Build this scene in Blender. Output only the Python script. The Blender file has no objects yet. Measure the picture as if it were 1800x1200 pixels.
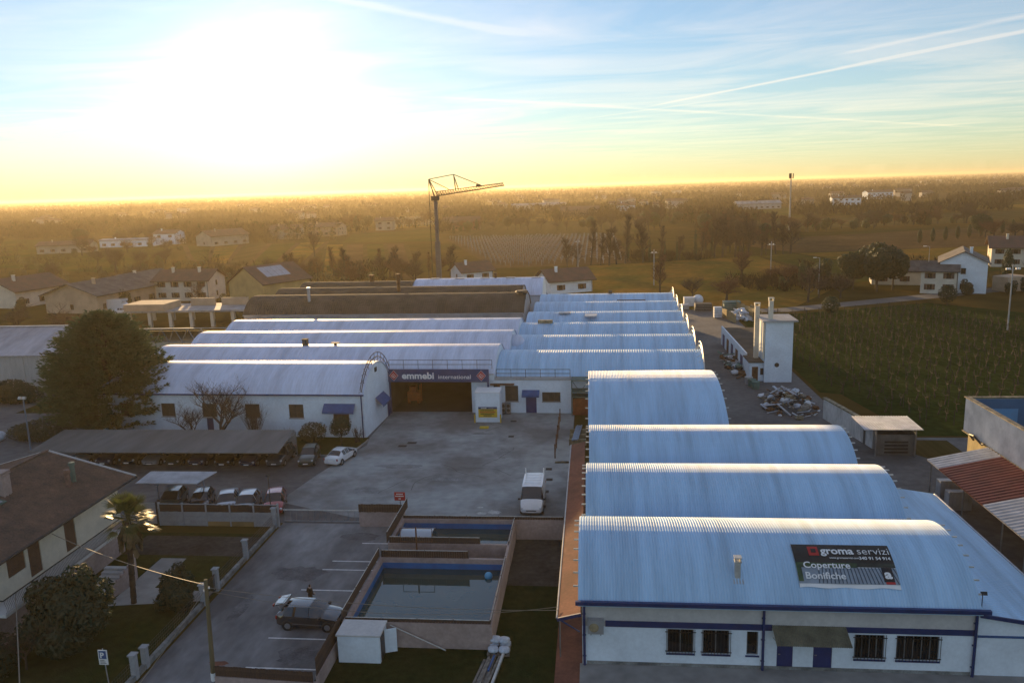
import bpy, bmesh, math, random
from mathutils import Vector, Matrix, noise as mnoise
R = math.radians
rnd = random.Random(7)
sc = bpy.context.scene
COL = sc.collection

# ------------------------------------------------------------------ camera
cam = bpy.data.cameras.new('camera')
cam.sensor_width = 36.0
cam.lens = 28.0
cam.clip_start = 0.5
cam.clip_end = 60000.0
cam_o = bpy.data.objects.new('camera', cam)
COL.objects.link(cam_o)
cam_o.matrix_world = (Matrix.Translation((0, 0, 27.0)) @ Matrix.Rotation(R(6.0), 4, 'Z')
                      @ Matrix.Rotation(R(90 - 11.0), 4, 'X') @ Matrix.Rotation(R(-1.75), 4, 'Z'))
sc.camera = cam_o

# ------------------------------------------------------------------ sky
SUN_EL, SUN_AZ = R(6.0), R(-22.5)          # azimuth measured from +Y towards +X
SUN_DIR = Vector((math.sin(SUN_AZ) * math.cos(SUN_EL), math.cos(SUN_AZ) * math.cos(SUN_EL), math.sin(SUN_EL)))
world = bpy.data.worlds.new('World')
sc.world = world
world.use_nodes = True
wn, wl = world.node_tree.nodes, world.node_tree.links
wn.clear()

def W(t, **k):
    n = wn.new(t)
    for a, b in k.items():
        setattr(n, a, b)
    return n

def wmath(op, a, b=None, c=None, clamp=False):
    n = W('ShaderNodeMath', operation=op, use_clamp=clamp)
    for i, s in enumerate((a, b, c)):
        if s is None:
            continue
        if isinstance(s, (int, float)):
            n.inputs[i].default_value = s
        else:
            wl.new(s, n.inputs[i])
    return n.outputs[0]

sky = W('ShaderNodeTexSky', sky_type='NISHITA', sun_disc=False, sun_elevation=SUN_EL, sun_rotation=SUN_AZ,
        altitude=60.0, air_density=1.0, dust_density=0.0, ozone_density=3.6)
geo = W('ShaderNodeTexCoord')
sep = W('ShaderNodeSeparateXYZ')
wl.new(geo.outputs['Generated'], sep.inputs[0])
dx, dy, dz = sep.outputs
zc = wmath('MAXIMUM', dz, 0.012)
pu = wmath('DIVIDE', dx, zc)               # the cirrus sheet, as a flat layer overhead
pv = wmath('DIVIDE', dy, zc)
# ice-cloud streaks
cmb = W('ShaderNodeCombineXYZ')
wl.new(wmath('MULTIPLY', wmath('ADD', wmath('MULTIPLY', pu, 0.9), wmath('MULTIPLY', pv, -0.25)), 0.55), cmb.inputs[0])
wl.new(wmath('MULTIPLY', wmath('ADD', wmath('MULTIPLY', pu, 0.3), wmath('MULTIPLY', pv, 0.95)), 0.8), cmb.inputs[1])
cn = W('ShaderNodeTexNoise')
cn.inputs['Scale'].default_value = 0.75
cn.inputs['Detail'].default_value = 7.0
cn.inputs['Roughness'].default_value = 0.62
cn.inputs['Distortion'].default_value = 0.9
wl.new(cmb.outputs[0], cn.inputs['Vector'])
cr = W('ShaderNodeMapRange')
cr.inputs['From Min'].default_value = 0.40
cr.inputs['From Max'].default_value = 0.82
wl.new(cn.outputs[0], cr.inputs[0])
cir = wmath('ADD', wmath('MULTIPLY', cr.outputs[0], 0.8), 0.34)

def trail(p0, p1, w, s, lo=0.0, hi=1.0):
    """a condensation trail from p0 to p1 in the cloud sheet"""
    ax, ay = p1[0] - p0[0], p1[1] - p0[1]
    L = math.hypot(ax, ay)
    ax, ay = ax / L, ay / L
    ru, rv = wmath('SUBTRACT', pu, p0[0]), wmath('SUBTRACT', pv, p0[1])
    t = wmath('DIVIDE', wmath('ADD', wmath('MULTIPLY', ru, ax), wmath('MULTIPLY', rv, ay)), L)
    d = wmath('ADD', wmath('MULTIPLY', ru, -ay), wmath('MULTIPLY', rv, ax))
    d = wmath('ADD', d, wmath('MULTIPLY', wmath('SUBTRACT', cn.outputs[0], 0.5), w * 1.6))
    m = wmath('SUBTRACT', 1.0, wmath('DIVIDE', wmath('ABSOLUTE', d), wmath('ADD', wmath('MULTIPLY', t, w * 0.3), w)), clamp=True)
    e0 = wmath('MULTIPLY', wmath('SUBTRACT', t, lo), 6.0, clamp=True)
    e1 = wmath('MULTIPLY', wmath('SUBTRACT', hi, t), 6.0, clamp=True)
    return wmath('MULTIPLY', wmath('MULTIPLY', m, wmath('MULTIPLY', e0, e1)), s)

TRAILS = [((0.76, 11.31), (3.15, 6.49), 0.085, 0.8, -0.02, 1.6),
          ((-0.56, 10.29), (9.2, 20.13), 0.17, 0.4, -0.2, 1.0),
          ((2.03, 7.35), (2.84, 5.86), 0.10, 0.4, 0.0, 2.2),
          ((-1.09, 4.74), (-0.42, 5.73), 0.10, 0.55, -0.8, 1.0),
          ((-0.18, 12.99), (1.65, 10.7), 0.10, 0.3, 0.0, 1.0)]
for tr in TRAILS:
    cir = wmath('ADD', cir, trail(*tr))
# clouds thin out towards the zenith-side and the very horizon
fade = W('ShaderNodeMapRange')
fade.inputs['From Min'].default_value = -0.02
fade.inputs['From Max'].default_value = 0.08
wl.new(dz, fade.inputs[0])
cir = wmath('MULTIPLY', cir, fade.outputs[0], clamp=True)
# thin cirrus scatters the low sun forward: an aureole round the sun, warm white
dt = W('ShaderNodeVectorMath', operation='DOT_PRODUCT')
wl.new(geo.outputs['Generated'], dt.inputs[0])
dt.inputs[1].default_value = SUN_DIR
cosg = wmath('MAXIMUM', dt.outputs['Value'], 0.0)

au = wmath('ADD', wmath('MULTIPLY', wmath('POWER', cosg, 220.0), 3.0),
           wmath('ADD', wmath('MULTIPLY', wmath('POWER', cosg, 34.0), 1.35), wmath('MULTIPLY', wmath('POWER', cosg, 9.0), 0.5)))
hz = W('ShaderNodeMapRange')               # the sun's light is yellower low down
hz.inputs['From Min'].default_value = 0.0
hz.inputs['From Max'].default_value = 0.16
wl.new(dz, hz.inputs[0])
aucol = W('ShaderNodeMix', data_type='RGBA')
aucol.inputs[6].default_value = (1.0, 0.74, 0.36, 1)
aucol.inputs[7].default_value = (1.0, 0.95, 0.84, 1)
wl.new(hz.outputs[0], aucol.inputs[0])
auv = W('ShaderNodeVectorMath', operation='SCALE')
wl.new(aucol.outputs[2], auv.inputs[0])
wl.new(au, auv.inputs['Scale'])
# cirrus takes on the light of the sky around it
cl = W('ShaderNodeMix', data_type='RGBA', blend_type='MIX')
wl.new(cir, cl.inputs[0])
wl.new(sky.outputs[0], cl.inputs[6])
clc = W('ShaderNodeVectorMath', operation='ADD')
cls = W('ShaderNodeVectorMath', operation='SCALE')
wl.new(sky.outputs[0], cls.inputs[0])
cls.inputs['Scale'].default_value = 0.62
wl.new(cls.outputs[0], clc.inputs[0])
hv = W('ShaderNodeMapRange')               # the veil is creamier low down, where the light comes through more air
hv.inputs['From Min'].default_value = 0.04
hv.inputs['From Max'].default_value = 0.26
wl.new(dz, hv.inputs[0])
vcol = W('ShaderNodeMix', data_type='RGBA')
vcol.inputs[6].default_value = (4.0, 2.9, 1.8, 1)
vcol.inputs[7].default_value = (2.0, 1.95, 2.05, 1)
wl.new(hv.outputs[0], vcol.inputs[0])
wl.new(vcol.outputs[2], clc.inputs[1])
wl.new(clc.outputs[0], cl.inputs[7])
tot = W('ShaderNodeVectorMath', operation='ADD')
wl.new(cl.outputs[2], tot.inputs[0])
wl.new(auv.outputs[0], tot.inputs[1])
bg = W('ShaderNodeBackground')
bg.inputs['Strength'].default_value = 0.115
wl.new(tot.outputs[0], bg.inputs['Color'])
wo = W('ShaderNodeOutputWorld')
wl.new(bg.outputs[0], wo.inputs['Surface'])

# ------------------------------------------------------------------ sun and exposure
sun = bpy.data.lights.new('sun', 'SUN')
sun.energy = 5.0
sun.angle = R(0.53)
sun.color = (1.0, 0.65, 0.29)
sun_o = bpy.data.objects.new('sun', sun)
COL.objects.link(sun_o)
sun_o.rotation_euler = (-SUN_DIR).to_track_quat('-Z', 'Y').to_euler()
vs = sc.view_settings
sc.display_settings.display_device = 'sRGB'
vs.view_transform = 'Standard'
vs.look = 'None'
vs.exposure = 0.75
vs.gamma = 1.0
vs.use_curve_mapping = False
cy = sc.cycles
cy.max_bounces = 6
cy.diffuse_bounces = 3
cy.glossy_bounces = 3
cy.transmission_bounces = 4
cy.transparent_max_bounces = 12
cy.volume_bounces = 1
cy.use_denoising = True
cy.sample_clamp_indirect = 6.0

# ================================================================== helpers
class MB:
    """collects shapes; build() links them as one mesh object"""
    def __init__(s):
        s.v, s.f, s.m = [], [], []
    def add(s, vs, fs, m=0):
        o = len(s.v)
        s.v += [tuple(p) for p in vs]
        s.f += [tuple(i + o for i in f) for f in fs]
        s.m += [m] * len(fs)
        return s
    def box(s, x0, x1, y0, y1, z0, z1, m=0):
        return s.add([(x0, y0, z0), (x1, y0, z0), (x1, y1, z0), (x0, y1, z0), (x0, y0, z1), (x1, y0, z1), (x1, y1, z1), (x0, y1, z1)],
                     [(0, 3, 2, 1), (4, 5, 6, 7), (0, 1, 5, 4), (1, 2, 6, 5), (2, 3, 7, 6), (3, 0, 4, 7)], m)
    def obox(s, c, d, rz=0.0, m=0, rx=0.0, ry=0.0):
        M = Matrix.Translation(c) @ Matrix.Rotation(rz, 4, 'Z') @ Matrix.Rotation(ry, 4, 'Y') @ Matrix.Rotation(rx, 4, 'X')
        a, b, e = d[0] / 2, d[1] / 2, d[2] / 2
        P = [M @ Vector(q) for q in ((-a, -b, -e), (a, -b, -e), (a, b, -e), (-a, b, -e), (-a, -b, e), (a, -b, e), (a, b, e), (-a, b, e))]
        return s.add(P, [(0, 3, 2, 1), (4, 5, 6, 7), (0, 1, 5, 4), (1, 2, 6, 5), (2, 3, 7, 6), (3, 0, 4, 7)], m)
    def tube(s, p0, p1, r0, r1=None, n=6, m=0, cap=True):
        r1 = r0 if r1 is None else r1
        p0, p1 = Vector(p0), Vector(p1)
        d = (p1 - p0)
        if d.length < 1e-6:
            return s
        q = d.to_track_quat('Z', 'Y')
        a = [q @ Vector((math.cos(2 * math.pi * i / n), math.sin(2 * math.pi * i / n), 0)) for i in range(n)]
        P = [p0 + u * r0 for u in a] + [p1 + u * r1 for u in a]
        F = [(i, (i + 1) % n, n + (i + 1) % n, n + i) for i in range(n)]
        if cap:
            F += [tuple(range(n - 1, -1, -1)), tuple(range(n, 2 * n))]
        return s.add(P, F, m)
    def path(s, pts, r, n=5, m=0):
        for a, b in zip(pts, pts[1:]):
            s.tube(a, b, r, r, n, m)
        return s
    def prism(s, poly, z0, z1, m=0):
        """upright prism over a polygon (list of xy), counter-clockwise"""
        n = len(poly)
        return s.add([(x, y, z0) for x, y in poly] + [(x, y, z1) for x, y in poly],
                     [tuple(range(n - 1, -1, -1)), tuple(range(n, 2 * n))] + [(i, (i + 1) % n, n + (i + 1) % n, n + i) for i in range(n)], m)
    def xprism(s, poly, x0, x1, m=0):
        """prism along X over a polygon in (y, z), counter-clockwise seen from +X"""
        n = len(poly)
        return s.add([(x0, y, z) for y, z in poly] + [(x1, y, z) for y, z in poly],
                     [tuple(range(n - 1, -1, -1)), tuple(range(n, 2 * n))] + [(i, (i + 1) % n, n + (i + 1) % n, n + i) for i in range(n)], m)
    def yprism(s, poly, y0, y1, m=0):
        """prism along Y over a polygon in (x, z), clockwise seen from -Y turned outwards"""
        n = len(poly)
        return s.add([(x, y0, z) for x, z in poly] + [(x, y1, z) for x, z in poly],
                     [tuple(range(n)), tuple(range(2 * n - 1, n - 1, -1))] + [(i, n + i, n + (i + 1) % n, (i + 1) % n) for i in range(n)], m)
    def quad(s, a, b, c, d, m=0):
        return s.add([a, b, c, d], [(0, 1, 2, 3)], m)
    def sphere(s, c, r, nu=10, nv=7, m=0, sz=1.0):
        P = [(c[0], c[1], c[2] - r * sz)]
        for j in range(1, nv):
            t = math.pi * j / nv
            for i in range(nu):
                a = 2 * math.pi * i / nu
                P.append((c[0] + r * math.sin(t) * math.cos(a), c[1] + r * math.sin(t) * math.sin(a), c[2] - r * sz * math.cos(t)))
        P.append((c[0], c[1], c[2] + r * sz))
        F = [(0, 1 + (i + 1) % nu, 1 + i) for i in range(nu)]
        for j in range(nv - 2):
            for i in range(nu):
                a = 1 + j * nu
                F.append((a + i, a + (i + 1) % nu, a + nu + (i + 1) % nu, a + nu + i))
        a = 1 + (nv - 2) * nu
        F += [(a + i, a + (i + 1) % nu, len(P) - 1) for i in range(nu)]
        return s.add(P, F, m)
    def mesh(s, name, mats, smooth=False):
        me = bpy.data.meshes.new(name)
        me.from_pydata(s.v, [], s.f)
        for q in (mats if isinstance(mats, (list, tuple)) else [mats]):
            me.materials.append(MAT[q] if isinstance(q, str) else q)
        if any(s.m):
            me.polygons.foreach_set('material_index', s.m)
        if smooth:
            me.polygons.foreach_set('use_smooth', [True] * len(s.f))
        me.update()
        return me
    def build(s, name, mats, parent=None, smooth=False, local=False):
        """coordinates are world coordinates unless local"""
        if parent is not None and not local:
            M = wmat(parent).inverted()
            s.v = [tuple(M @ Vector(p)) for p in s.v]
        o = bpy.data.objects.new(name, s.mesh(name, mats, smooth))
        COL.objects.link(o)
        if parent is not None:
            o.parent = parent
        return o

def wmat(o):
    M = Matrix.LocRotScale(o.location, o.rotation_euler, o.scale)
    return wmat(o.parent) @ M if o.parent else M

def thing(name, label, cat, loc=(0, 0, 0), rz=0.0, group=None):
    o = bpy.data.objects.new(name, None)
    o.empty_display_size = 0.3
    COL.objects.link(o)
    o.location = loc
    o.rotation_euler = (0, 0, rz)
    return tag(o, label, cat, group)

def tag(o, label, cat, group=None):
    o['label'] = label
    o['category'] = cat
    if group:
        o['group'] = group
    return o

def struct(o):
    o['kind'] = 'structure'
    return o

def stuff(o, label=None, cat=None):
    o['kind'] = 'stuff'
    if label:
        o['label'] = label
        o['category'] = cat
    return o

def part(name, me, parent, loc=(0, 0, 0), rz=0.0):
    o = bpy.data.objects.new(name, me)
    COL.objects.link(o)
    o.parent = parent
    o.location = loc
    o.rotation_euler = (0, 0, rz)
    return o

def copy_tree(o, parent=None):
    c = o.copy()
    COL.objects.link(c)
    c.parent = parent
    for ch in list(o.children):
        copy_tree(ch, c)
    return c

# ================================================================== materials
MAT = {}

def mat(name, col, rough=0.8, metal=0.0, var=0.12, scale=1.0, bump=0.0, bscale=None, col2=None, spec=0.5,
        coords='Object', stretch=None, detail=5.0, fine=0.0, lo=0.35, hi=0.65, trans=0.0, bdist=0.05):
    m = bpy.data.materials.new(name)
    m.use_nodes = True
    N, L = m.node_tree.nodes, m.node_tree.links
    b = N['Principled BSDF']
    b.inputs['Roughness'].default_value = rough
    b.inputs['Metallic'].default_value = metal
    b.inputs['Specular IOR Level'].default_value = spec
    tc = N.new('ShaderNodeTexCoord')
    vec = tc.outputs[coords]
    if coords == 'World':
        pass
    if stretch:
        mp = N.new('ShaderNodeMapping')
        mp.inputs['Scale'].default_value = stretch
        L.new(vec, mp.inputs[0])
        vec = mp.outputs[0]
    if var > 0 or col2:
        nz = N.new('ShaderNodeTexNoise')
        nz.inputs['Scale'].default_value = scale
        nz.inputs['Detail'].default_value = detail
        nz.inputs['Roughness'].default_value = 0.6
        L.new(vec, nz.inputs['Vector'])
        mr = N.new('ShaderNodeMapRange')
        mr.inputs['From Min'].default_value = lo
        mr.inputs['From Max'].default_value = hi
        L.new(nz.outputs[0], mr.inputs[0])
        mx = N.new('ShaderNodeMix')
        mx.data_type = 'RGBA'
        c2 = col2 or tuple(c * (1 - 2 * var) for c in col)
        c1 = col if col2 else tuple(min(1, c * (1 + var)) for c in col)
        mx.inputs[6].default_value = (*c1, 1)
        mx.inputs[7].default_value = (*c2, 1)
        L.new(mr.outputs[0], mx.inputs[0])
        out = mx.outputs[2]
        if fine > 0:
            n2 = N.new('ShaderNodeTexNoise')
            n2.inputs['Scale'].default_value = scale * 9.0
            n2.inputs['Detail'].default_value = 4.0
            L.new(vec, n2.inputs['Vector'])
            m2 = N.new('ShaderNodeMix')
            m2.data_type = 'RGBA'
            m2.blend_type = 'MULTIPLY'
            m2.inputs[0].default_value = fine
            L.new(out, m2.inputs[6])
            mr2 = N.new('ShaderNodeMapRange')
            mr2.inputs['From Min'].default_value = 0.3
            mr2.inputs['From Max'].default_value = 0.7
            mr2.inputs['To Min'].default_value = 0.45
            mr2.inputs['To Max'].default_value = 1.3
            L.new(n2.outputs[0], mr2.inputs[0])
            L.new(mr2.outputs[0], m2.inputs[7])
            out = m2.outputs[2]
        L.new(out, b.inputs['Base Color'])
    else:
        b.inputs['Base Color'].default_value = (*col, 1)
    if bump > 0:
        nb = N.new('ShaderNodeTexNoise')
        nb.inputs['Scale'].default_value = bscale or scale * 8
        nb.inputs['Detail'].default_value = 4.0
        L.new(vec, nb.inputs['Vector'])
        bp = N.new('ShaderNodeBump')
        bp.inputs['Strength'].default_value = bump
        bp.inputs['Distance'].default_value = bdist
        L.new(nb.outputs[0], bp.inputs['Height'])
        L.new(bp.outputs[0], b.inputs['Normal'])
    if trans > 0:
        b.inputs['Subsurface Weight'].default_value = 0.0
        b.inputs['Transmission Weight'].default_value = 0.0
        tr = N.new('ShaderNodeBsdfTranslucent')
        tr.inputs['Color'].default_value = (*[min(1, c * 1.8) for c in col], 1)
        ms = N.new('ShaderNodeMixShader')
        ms.inputs[0].default_value = trans
        L.new(b.outputs[0], ms.inputs[1])
        L.new(tr.outputs[0], ms.inputs[2])
        L.new(ms.outputs[0], N['Material Output'].inputs['Surface'])
    MAT[name] = m
    return m

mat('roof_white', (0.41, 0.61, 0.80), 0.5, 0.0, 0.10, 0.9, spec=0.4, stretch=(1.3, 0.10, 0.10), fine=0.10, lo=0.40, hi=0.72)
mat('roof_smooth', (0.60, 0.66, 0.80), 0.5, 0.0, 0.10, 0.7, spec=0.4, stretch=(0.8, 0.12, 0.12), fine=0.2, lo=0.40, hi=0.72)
mat('roof_dark', (0.060, 0.050, 0.040), 0.9, 0, 0.25, 0.4, col2=(0.105, 0.088, 0.070), spec=0.15)
mat('roof_old', (0.36, 0.35, 0.34), 0.8, 0, 0.2, 0.3, fine=0.3)
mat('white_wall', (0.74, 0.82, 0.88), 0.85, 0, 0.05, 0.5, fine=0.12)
mat('cream_wall', (0.66, 0.60, 0.48), 0.85, 0, 0.06, 0.5, fine=0.12)
mat('grey_wall', (0.40, 0.40, 0.40), 0.85, 0, 0.12, 0.4, fine=0.2)
mat('blue_trim', (0.015, 0.035, 0.13), 0.5, 0, 0.1, 2.0)
mat('blue_sign', (0.03, 0.055, 0.15), 0.55, 0, 0.1, 1.0)
mat('blue_awning', (0.035, 0.10, 0.26), 0.7, 0, 0.12, 1.5)
mat('blue_door', (0.02, 0.035, 0.14), 0.5, 0, 0.08, 2.0)
mat('dark_glass', (0.015, 0.018, 0.022), 0.12, 0, 0.3, 1.0)
mat('window_brown', (0.07, 0.05, 0.035), 0.4, 0, 0.2, 2.0)
mat('metal_grey', (0.30, 0.31, 0.32), 0.45, 0.7, 0.1, 2.0)
mat('galv', (0.45, 0.46, 0.48), 0.5, 0.5, 0.12, 1.0)
mat('concrete', (0.30, 0.29, 0.27), 0.9, 0, 0.14, 0.12, fine=0.35)
mat('asphalt', (0.085, 0.085, 0.086), 0.9, 0, 0.2, 0.15, fine=0.45, col2=(0.15, 0.148, 0.145))
mat('hook', (0.55, 0.54, 0.5), 0.5, 0.3, 0.1, 3.0)

# ================================================================== setting: ground, yards, roads, fields
mat('floor_shade', (0.035, 0.034, 0.032), 0.8, 0, 0.2, 0.4, fine=0.3)  # near-black so the bay's shade is put into the floor colour
mat('iron', (0.04, 0.038, 0.036), 0.7, 0.3, 0.2, 3.0)
mat('field_base', (0.058, 0.052, 0.017), 0.95, 0, 0.3, 0.012, col2=(0.115, 0.070, 0.024), fine=0.5, spec=0.0)
mat('field_brown', (0.0892, 0.0576, 0.0316), 0.95, 0, 0.2, 0.05, fine=0.5, col2=(0.1368, 0.0864, 0.0432), spec=0.0)
mat('field_gold', (0.2484, 0.1325, 0.0331), 0.95, 0, 0.2, 0.06, fine=0.5, col2=(0.1026, 0.0961, 0.0232), spec=0.0)
mat('field_green', (0.050, 0.062, 0.016), 0.95, 0, 0.2, 0.03, fine=0.5, col2=(0.100, 0.082, 0.024), spec=0.0)
mat('field_plough', (0.1152, 0.0806, 0.0374), 0.95, 0, 0.2, 0.2, fine=0.5, stretch=(1, 0.03, 1), col2=(0.0662, 0.0576, 0.0202), spec=0.0)
mat('vine_grass', (0.020, 0.040, 0.011), 0.95, 0, 0.2, 0.12, fine=0.6, col2=(0.042, 0.058, 0.016), bump=0.5, bscale=3, spec=0.0)
mat('lawn', (0.016, 0.030, 0.010), 0.95, 0, 0.2, 0.25, fine=0.5, col2=(0.034, 0.040, 0.016), bump=0.6, bscale=9, spec=0.0)
mat('lawn_dry', (0.030, 0.042, 0.012), 0.95, 0, 0.2, 0.2, fine=0.5, col2=(0.055, 0.054, 0.022), bump=0.6, bscale=9, spec=0.0)
mat('soil', (0.050, 0.045, 0.040), 0.95, 0, 0.2, 0.3, fine=0.5, col2=(0.085, 0.078, 0.070), bump=0.4, spec=0.0)
mat('yard_concrete', (0.33, 0.355, 0.355), 0.85, 0, 0.1, 0.11, fine=0.35, col2=(0.17, 0.17, 0.165), lo=0.40, hi=0.60)
mat('lot_asphalt', (0.27, 0.27, 0.27), 0.9, 0, 0.2, 0.16, fine=0.4, col2=(0.09, 0.09, 0.093), lo=0.36, hi=0.60, stretch=(1, 0.45, 1))
mat('paint_white', (0.72, 0.72, 0.70), 0.8, 0, 0.1, 3.0, fine=0.25)
mat('terracotta_floor', (0.20, 0.075, 0.045), 0.9, 0, 0.15, 0.6, fine=0.35)
mat('road_grey', (0.12, 0.115, 0.11), 0.9, 0, 0.15, 0.1, fine=0.3)

g = MB()
g.quad((-26000, -400, 0), (26000, -400, 0), (26000, 24000, 0), (-26000, 24000, 0))
struct(g.build('ground', 'field_base'))

def sheet(name, poly, z, m):
    b = MB()
    b.add([(x, y, z) for x, y in poly], [tuple(range(len(poly)))])
    return struct(b.build(name, m))

def rect(x0, x1, y0, y1):
    return [(x0, y0), (x1, y0), (x1, y1), (x0, y1)]

sheet('field', [(-2.5, 268), (58, 292), (63, 209), (41.5, 171), (10, 171), (-12, 212)], 0.02, 'field_gold')
sheet('field', [(-80, 431), (12, 426), (13, 276.6), (-33, 266.5)], 0.02, 'field_brown')
sheet('field', [(-100, 580), (56, 591), (20, 434), (-79, 442)], 0.02, 'field_plough')
sheet('field', [(-140, 408), (-94, 401), (-52, 237), (-92, 259)], 0.02, 'field_plough')
sheet('field', [(-228, 426), (-145, 430), (-101, 261), (-174, 329)], 0.02, 'field_brown')
sheet('field', [(55, 365), (219, 434), (160, 316), (74, 300.5)], 0.02, 'field_brown')
sheet('field', [(74, 299), (160, 314.5), (128, 252), (87, 247)], 0.02, 'field_gold')
sheet('field', [(60, 292), (72, 298), (86, 246), (128, 250), (118, 236), (66, 212)], 0.02, 'field_green')
sheet('field', [(-440, 558), (-230, 425), (-178, 278), (-249, 312)], 0.02, 'field_green')
sheet('field', [(-190, 751), (-172, 888), (-112, 582), (-142, 565)], 0.02, 'field_gold')
sheet('field', [(-153, 500), (-106, 545), (-82, 414), (-134, 419)], 0.02, 'field_green')
sheet('field', [(70, 520), (420, 640), (380, 500), (110, 445)], 0.02, 'field_plough')
sheet('field', [(30, 700), (300, 820), (320, 660), (60, 600)], 0.02, 'field_green')
sheet('field', [(-300, 620), (-200, 600), (-180, 700), (-320, 720)], 0.02, 'field_gold')
sheet('field', [(180, 900), (500, 950), (520, 1150), (150, 1080)], 0.02, 'field_brown')
sheet('field', [(-150, 900), (50, 920), (60, 1080), (-180, 1060)], 0.02, 'field_green')
sheet('field', [(300, 560), (480, 640), (520, 760), (330, 700)], 0.02, 'field_gold')
sheet('field', [(-60, 620), (10, 610), (30, 690), (-50, 700)], 0.02, 'field_gold')
for k in range(5):
    t0, t1 = k / 5, (k + 0.82) / 5
    sheet('field_strip', [(-224 + 80 * t0, 424 + 4 * t0), (-224 + 80 * t1, 424 + 4 * t1), (-172 + 70 * t1, 330 - 66 * t1), (-172 + 70 * t0, 330 - 66 * t0)], 0.05, ('field_green', 'field_gold', 'field_plough')[k % 3])
for k in range(4):
    t0, t1 = k / 4, (k + 0.8) / 4
    sheet('field_strip', [(-138 + 44 * t0, 406 - 6 * t0), (-138 + 44 * t1, 406 - 6 * t1), (-91 + 38 * t1, 261 - 22 * t1), (-91 + 38 * t0, 261 - 22 * t0)], 0.05, ('field_gold', 'field_brown', 'field_green', 'field_brown')[k])
sheet('vineyard_ground', [(28.6, 102), (31, 101), (33.5, 84), (80, 84), (110, 130), (71, 176), (40, 164), (28.6, 164)], 0.02, 'vine_grass')

sheet('asphalt_yard', rect(-75, -2.4, 60.2, 93), 0.004, 'asphalt')
sheet('concrete_yard', [(-20.5, 61.5), (-2.45, 61.5), (-2.45, 93.2), (-14.9, 93.4), (-25.0, 93.6), (-25.0, 83), (-24.6, 80.5), (-25.8, 76.5), (-27, 71.5), (-28, 66), (-27.6, 64.4)], 0.012, 'yard_concrete')
sheet('parking_lot', rect(-26.0, -15.9, 24, 60.2), 0.008, 'lot_asphalt')
sheet('garden_lawn', rect(-60, -26.2, 24, 58.0), 0.010, 'lawn_dry')
sheet('gravel_strip', rect(-36.4, -26.2, 54.0, 57.4), 0.016, 'soil')
sheet('lawn_strip', rect(-15.9, -2.2, 20, 51.5), 0.010, 'lawn')
sheet('bare_soil', rect(-6.4, -2.4, 50.4, 58.4), 0.018, 'soil')
sheet('planting_bed', [(-31.5, 77.0), (-26.4, 77.0), (-25.5, 78.5), (-25.0, 81.6), (-25.0, 82.9), (-58, 84.5), (-58, 78)], 0.10, 'lawn_dry')
b = MB()
b.prism([(-31.6, 76.88), (-26.3, 76.88), (-25.3, 78.45), (-24.85, 81.6), (-24.85, 82.2), (-25.0, 82.2), (-25.0, 81.6), (-25.45, 78.5), (-26.36, 77.0), (-31.6, 77.0)], 0.0, 0.14)
struct(b.build('kerb', 'concrete'))
b = MB()
b.box(-1.0, 24.0, 39.3, 41.42, 0.0, 0.10)
struct(b.build('pavement', 'concrete'))
sheet('front_lawn', rect(-2.2, 40, 20, 39.3), 0.014, 'lawn')
sheet('east_yard', [(13.2, 72), (20.6, 72), (20.6, 60.4), (26, 60.4), (26, 40), (60, 40), (60, 83.5), (31, 83.5), (28, 90), (28, 168), (13.2, 168)], 0.006, 'asphalt')
sheet('farm_track', [(28, 83), (32, 77), (36, 77), (36, 82.5)], 0.026, 'field_plough')
sheet('lane', [(-10, 166.5), (18, 166.5), (39.7, 166.6), (69.6, 180), (101, 195.5), (150, 216), (150, 222), (100, 201), (68, 185.5), (39, 171.5), (18, 171.2), (-10, 171.2)], 0.03, 'road_grey')
sheet('lane', [(-75, 60), (-75, 100), (-64, 130), (-70, 190), (-78, 190), (-74, 130), (-90, 100), (-90, 60)], 0.016, 'road_grey')

sheet('bay_floor_shade', [(-25.3, 93.55), (-14.6, 93.35), (-13.5, 119.5), (-24.5, 119.8)], 0.012, 'floor_shade')  # darkened floor paints in the shade inside the covered bay
def blob(x, y, rx, ry, seed, m, z=0.0155):
    q = random.Random(seed)
    n = 22
    sheet('worn_patch', [(x + rx * math.cos(6.2832 * i / n) * q.uniform(.7, 1.15), y + ry * math.sin(6.2832 * i / n) * q.uniform(.7, 1.15)) for i in range(n)], z, m)
mat('patch_lot', (0.075, 0.076, 0.08), 0.85, 0, 0.2, 0.8, fine=0.5, col2=(0.15, 0.15, 0.155))
mat('patch_pale', (0.46, 0.48, 0.47), 0.9, 0, 0.15, 1.2, fine=0.4)
mat('patch_dark', (0.17, 0.178, 0.18), 0.85, 0, 0.2, 0.8, fine=0.5, col2=(0.27, 0.285, 0.285))
for a in ((-9.6, 62.6, .45, .35, 1, 'patch_pale'), (-8.6, 62.9, .6, .4, 2, 'patch_pale'), (-9.9, 63.9, .3, .2, 3, 'patch_pale'), (-14, 70.5, 1.9, .5, 4, 'patch_dark'), (-19.5, 74, 2.4, .6, 5, 'patch_dark'), (-9.5, 78, .9, 1.6, 6, 'patch_dark'), (-12.5, 84.6, 1.4, .5, 7, 'patch_dark'), (-21, 67.5, 1.5, .9, 8, 'patch_dark')):
    blob(*a)
for a in ((-21.5, 51.5, 2.2, 1.1, 11, 'patch_lot', .0125), (-23.6, 46.5, .5, 1.8, 12, 'patch_lot', .0125), (-18.6, 57.8, 1.6, .8, 13, 'patch_lot', .0125), (-17.6, 41.5, 1.7, 1.0, 14, 'patch_lot', .0125), (-22.2, 40.4, .6, .25, 15, 'terracotta_floor', .0125)):
    blob(*a)
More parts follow.
